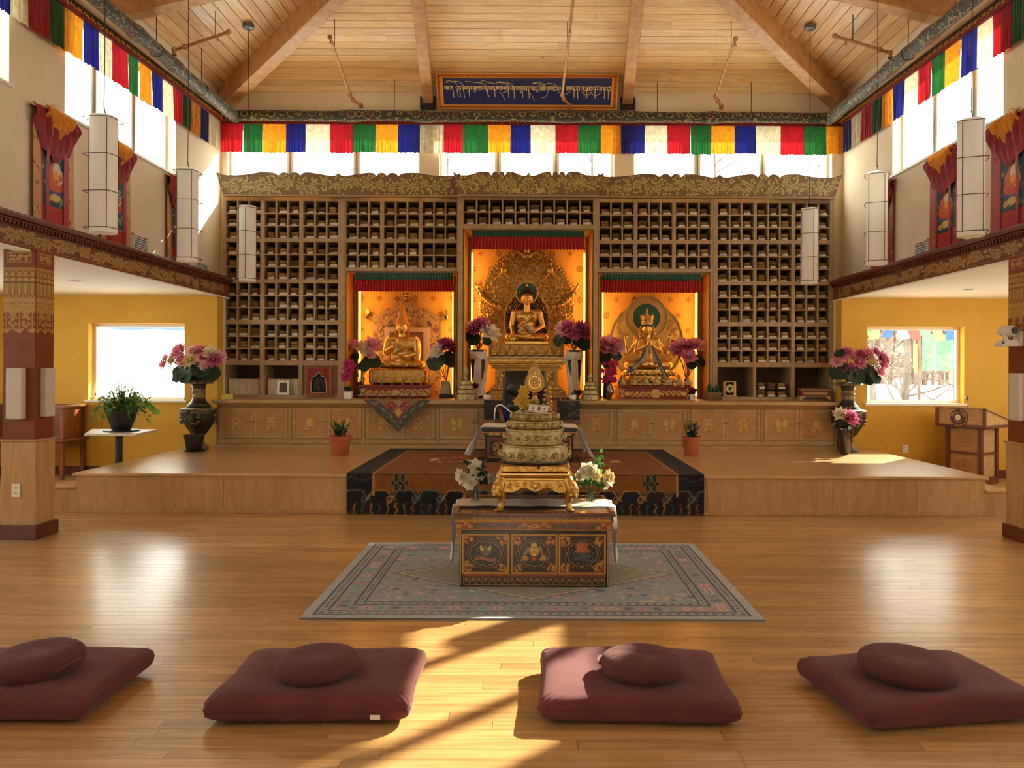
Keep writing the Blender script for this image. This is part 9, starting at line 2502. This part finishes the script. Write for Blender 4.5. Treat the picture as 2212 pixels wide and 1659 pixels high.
zabuton('square maroon floor cushion cut off by the left picture edge', -2.385, 3.69, .92, .66, .0, 1)
zabuton('square maroon floor cushion with a small white tag on its front edge', -.975, 3.69, .90, .66, .015, 2, True)
zabuton('square maroon floor cushion with a patch of sunlight on its left corner', .49, 3.69, .89, .65, -.03, 3)
zabuton('square maroon floor cushion turned askew at the far right', 1.82, 3.68, .88, .64, .15, 4)
zafu('round maroon cushion on the leftmost square cushion', -2.30, 3.63, .20, .125, .124, 1, (.05, -.03), -.3)
zafu('round pleated maroon cushion on the square cushion with the white tag', -.985, 3.62, .192, .115, .124, 2)
zafu('round crumpled maroon cushion on the sunlit square cushion', .525, 3.62, .19, .125, .124, 3, (-.04, 0), 2.9)
zafu('round maroon cushion with a side seam on the askew square cushion', 1.76, 3.63, .215, .115, .124, 4, (.02, .05))
# ================================================================== OUTSIDE
BARK = pm('grey_bark', (104, 94, 84), .9, c2=(80, 70, 62), ns=12, st=(1, 1, .3))
TWIG = pm('twigs', (128, 108, 94), .9, c2=(104, 86, 74), ns=12)
def tree(label, x, y, z, h, r0, seed, group='bare trees outside'):
    r = random.Random(seed); o = thing('bare_tree', label, 'tree', (x, y, z), group)
    tr = [V((x+r.uniform(-.02, .02)*i, y+r.uniform(-.02, .02)*i, z-.2+h*i/7)) for i in range(8)]
    ob('trunk', MB().tube(tr, [r0*(1-i/8.5) for i in range(8)], 8), BARK, o, smooth=True)
    br, tw = MB(), MB()
    for i in range(16):
        t = r.uniform(.15, .97); b = tr[0].lerp(tr[-1], t); a = r.uniform(0, 6.28); L = h*r.uniform(.15, .34)*(1.1-t*.6)
        e = b+V((cos(a)*L, sin(a)*L, L*r.uniform(.3, .9))); m = b.lerp(e, .5)+V((0, 0, -.04*L)); br.tube([b, m, e], [r0*.35*(1-t*.6), r0*.22*(1-t*.6), r0*.06], 5)
        for j in range(7):
            q = m.lerp(e, r.random()); a2 = a+r.uniform(-1.2, 1.2); l2 = L*r.uniform(.2, .5); q2 = q+V((cos(a2)*l2, sin(a2)*l2, l2*r.uniform(.1, .9)))
            tw.tube([q, q.lerp(q2, .5)+V((0, 0, .03)), q2], [r0*.07, r0*.05, r0*.02], 3)
            for k in range(3):
                p = q.lerp(q2, r.uniform(.4, 1)); a3 = a2+r.uniform(-1, 1); l3 = l2*.45; tw.tube([p, p+V((cos(a3)*l3, sin(a3)*l3, l3*r.uniform(.1, .8)))], [r0*.03, r0*.015], 3)
    ob('branches', br, BARK, o, smooth=True, kind='stuff'); ob('twigs', tw, TWIG, o, kind='stuff')
trs = [(7.9, 16.4, 5.5, .10), (9.3, 17.0, 5.8, .08), (10.3, 17.6, 6.0, .09), (11.3, 19.5, 6.4, .10), (8.8, 20.0, 6.2, .09), (12.6, 22.0, 6.8, .11), (13.8, 20.5, 6.0, .08), (10.0, 24.5, 7.0, .11), (7.2, 24.0, 6.6, .10)]
names = ['thin bare tree nearest the right aisle window', 'slim bare trunk in the middle of the right aisle window', 'bare forked trunk behind the banner in the right aisle window', 'bare trunk at the right side of the right aisle window', 'bare tree standing back behind the slim trunk', 'tall bare tree far right beyond the lectern', 'slender bare tree far right beyond the banner', 'bare tree deep in the thicket beyond the banner', 'bare tree deep in the thicket beyond the right bouquet']
for i, ((x, y, h, r0), nm) in enumerate(zip(trs, names)): tree(nm, x, y, gh(x, y), h-.9, r0, 60+i)
for i, (x, y, h) in enumerate(((2.5, 33, 12.2), (8.5, 36, 13.5), (14.5, 34, 13), (20.5, 36, 13.5), (-4.0, 37, 13))):
    tree('tall bare tree whose crown shows in the back clerestory, %s from the left' % ORD[(1, 2, 3, 4, 0)[i]], x, y, -.4, h, .2, 90+i, 'tall bare trees behind the hall')
# brush thicket
m = MB(); r = random.Random(8)
for i in range(1500):
    x, y = r.uniform(4.5, 26), r.uniform(26.5, 30); z = r.uniform(1.3, 5.6); a = r.uniform(0, 6.28); L = r.uniform(.6, 2.2); p = V((x, y, z)); q = p+V((cos(a)*L, sin(a)*.4*L, L*r.uniform(-.3, 1)))
    m.tube([p, p.lerp(q, .5)+V((0, 0, r.uniform(-.15, .15))), q], [.035, .03, .012], 3)
for i in range(160):
    x, y = r.uniform(5, 24), r.uniform(26.5, 29); m.tube([(x, y, .9), (x+r.uniform(-.3, .3), y, 2.8), (x+r.uniform(-.6, .6), y, r.uniform(4, 6))], [.06, .05, .02], 4)
tag(ob('brush_thicket', m, TWIG, org=(14, 26, 0), kind='stuff'), 'tangle of bare brown brush beyond the right aisle window', 'thicket')
# far wooded bank closing the view on the right
def bank(u, v): x = 3+46*u; return (x, 42+1.2*sin(x*.7)+3*v, -.4+(8.2+.8*sin(x*.9)+.4*sin(x*2.7))*v)
tag(ob('wooded_bank', MB().grid(bank, 80, 10), pm('leaf_litter_bank', (150, 134, 118), .95, c2=(112, 98, 84), ns=1.6, detail=8, bump=1., bs=4), org=(20, 31, 0), smooth=True, kind='stuff'), 'brown wooded bank in the distance beyond the right aisle window', 'bank')
# prayer flags, and an added banner standing in for window reflections
FL = {k: pm('flag_'+k, c, .8, trans=.35) for k, c in (('red', (206, 70, 70)), ('green', (90, 150, 110)), ('yellow', (232, 208, 96)), ('blue', (52, 84, 196)), ('white', (236, 236, 236)))}
o = thing('prayer_flag_string', 'string of small coloured prayer flags across the top of the right aisle window', 'flags', (7.2, 13.4, 2.3)); A, B = V((5.2, 13.4, 2.36)), V((8.9, 13.2, 2.40))
cord = [A.lerp(B, t)+V((0, 0, -.10*4*t*(1-t))) for t in np.linspace(0, 1, 15)]; ob('cord', MB().tube(cord, .004, 4), WHITE, o)
cyc = ['white', 'red', 'green', 'yellow', 'blue']; r = random.Random(3)
for i in range(18):
    t = (i+.5)/18; p = A.lerp(B, t)+V((0, 0, -.10*4*t*(1-t))); sw = r.uniform(-.04, .10); hh = r.uniform(.15, .22)
    ob('flag', MB().grid(lambda u, v: p+V(((u-.5)*.17+sw*v, .02*sin(u*5+v*4+i), -hh*v*(1-.15*u))), 7, 6), FL[cyc[i % 5]], o, smooth=True)
o = thing('reflection_banner', 'pale green and yellow cloth banner hung between bare trees', 'banner', (8.8, 15.5, 0))
gx0, gx1 = U(1992, 15.5), U(2064, 15.5); zt_, zb_ = PZ(722, 15.5, 2030), PZ(801, 15.5, 2030)
ob('green_panel', MB().grid(lambda u, v: (gx0+(gx1-gx0)*u, 15.5+.06*sin(u*14), zb_+(zt_-zb_)*v), 26, 6), pm('reflection_green', (104, 150, 118), .85, c2=(84, 134, 106), ns=3, trans=.3), o, smooth=True)
yx0, yx1 = U(1974, 15.5), U(1983, 15.5); ob('yellow_strip', MB().grid(lambda u, v: (yx0+(yx1-yx0)*u, 15.5+.03*sin(u*6+v*3), zb_-.04+(zt_-.16-zb_)*v), 6, 8), FL['yellow'], o, smooth=True)
ob('pole', MB().tube([(gx0-.06, 15.5, -.5), (gx0-.06, 15.5, zt_+.3)], .03, 8), BARK, o); ob('pole', MB().tube([(gx1+.08, 15.5, -.5), (gx1+.08, 15.5, zt_+.3)], .03, 8), BARK, o); ob('line', MB().tube([(yx0-.2, 15.5, zt_+.03), (gx1+.1, 15.5, zt_+.03)], .008, 4), WIRE, o)
# house at the top of the snow slope on the left
o = thing('distant_house', 'distant house with blue-grey wall and tan annex above the snow slope', 'building', (-19, 46, 2.9)); zb = 2.2
ob('wall', MB().box(-25, -17.4, 46, 52, zb, 7.0), pm('house_blue', (84, 104, 140), .8), o); ob('wall', MB().box(-17.4, -9, 47, 52, zb, 6.6), pm('house_tan', (226, 190, 160), .8), o)
ob('roof', MB().add([(-25.6, 45.4, 7), (-8.6, 45.4, 7), (-8.6, 52.6, 7), (-25.6, 52.6, 7), (-25.6, 49, 9), (-8.6, 49, 9)], [(0, 1, 5, 4), (2, 3, 4, 5), (0, 4, 3), (1, 2, 5), (0, 3, 2, 1)]), pm('roof_red', (140, 78, 60), .8), o)
ob('porch', MB().box(-16, -9, 44.8, 47, 3.6, 4.0), pm('porch_cream', (236, 214, 170), .8), o); 
for i in range(6): ob('window', MB().box(-24.4+i*1.15, -23.7+i*1.15, 45.95, 46.02, 4.2, 5.6), ALUD, o)
for i in range(8): ob('rail_post', MB().box(-15.8+i*.95, -15.6+i*.95, 44.8, 44.95, 2.9, 3.6), WHITE, o)
# stump post in the snow by the left window
solo('post', MB().lathe([(.11, 0), (.11, .9), (.08, .95)], (-5.9, 13.6, -.3), 12), pm('weathered_post', (120, 124, 120), .8), 'short grey post standing in the snow outside the left window', 'post', (-5.9, 13.6, -.3), smooth=40)
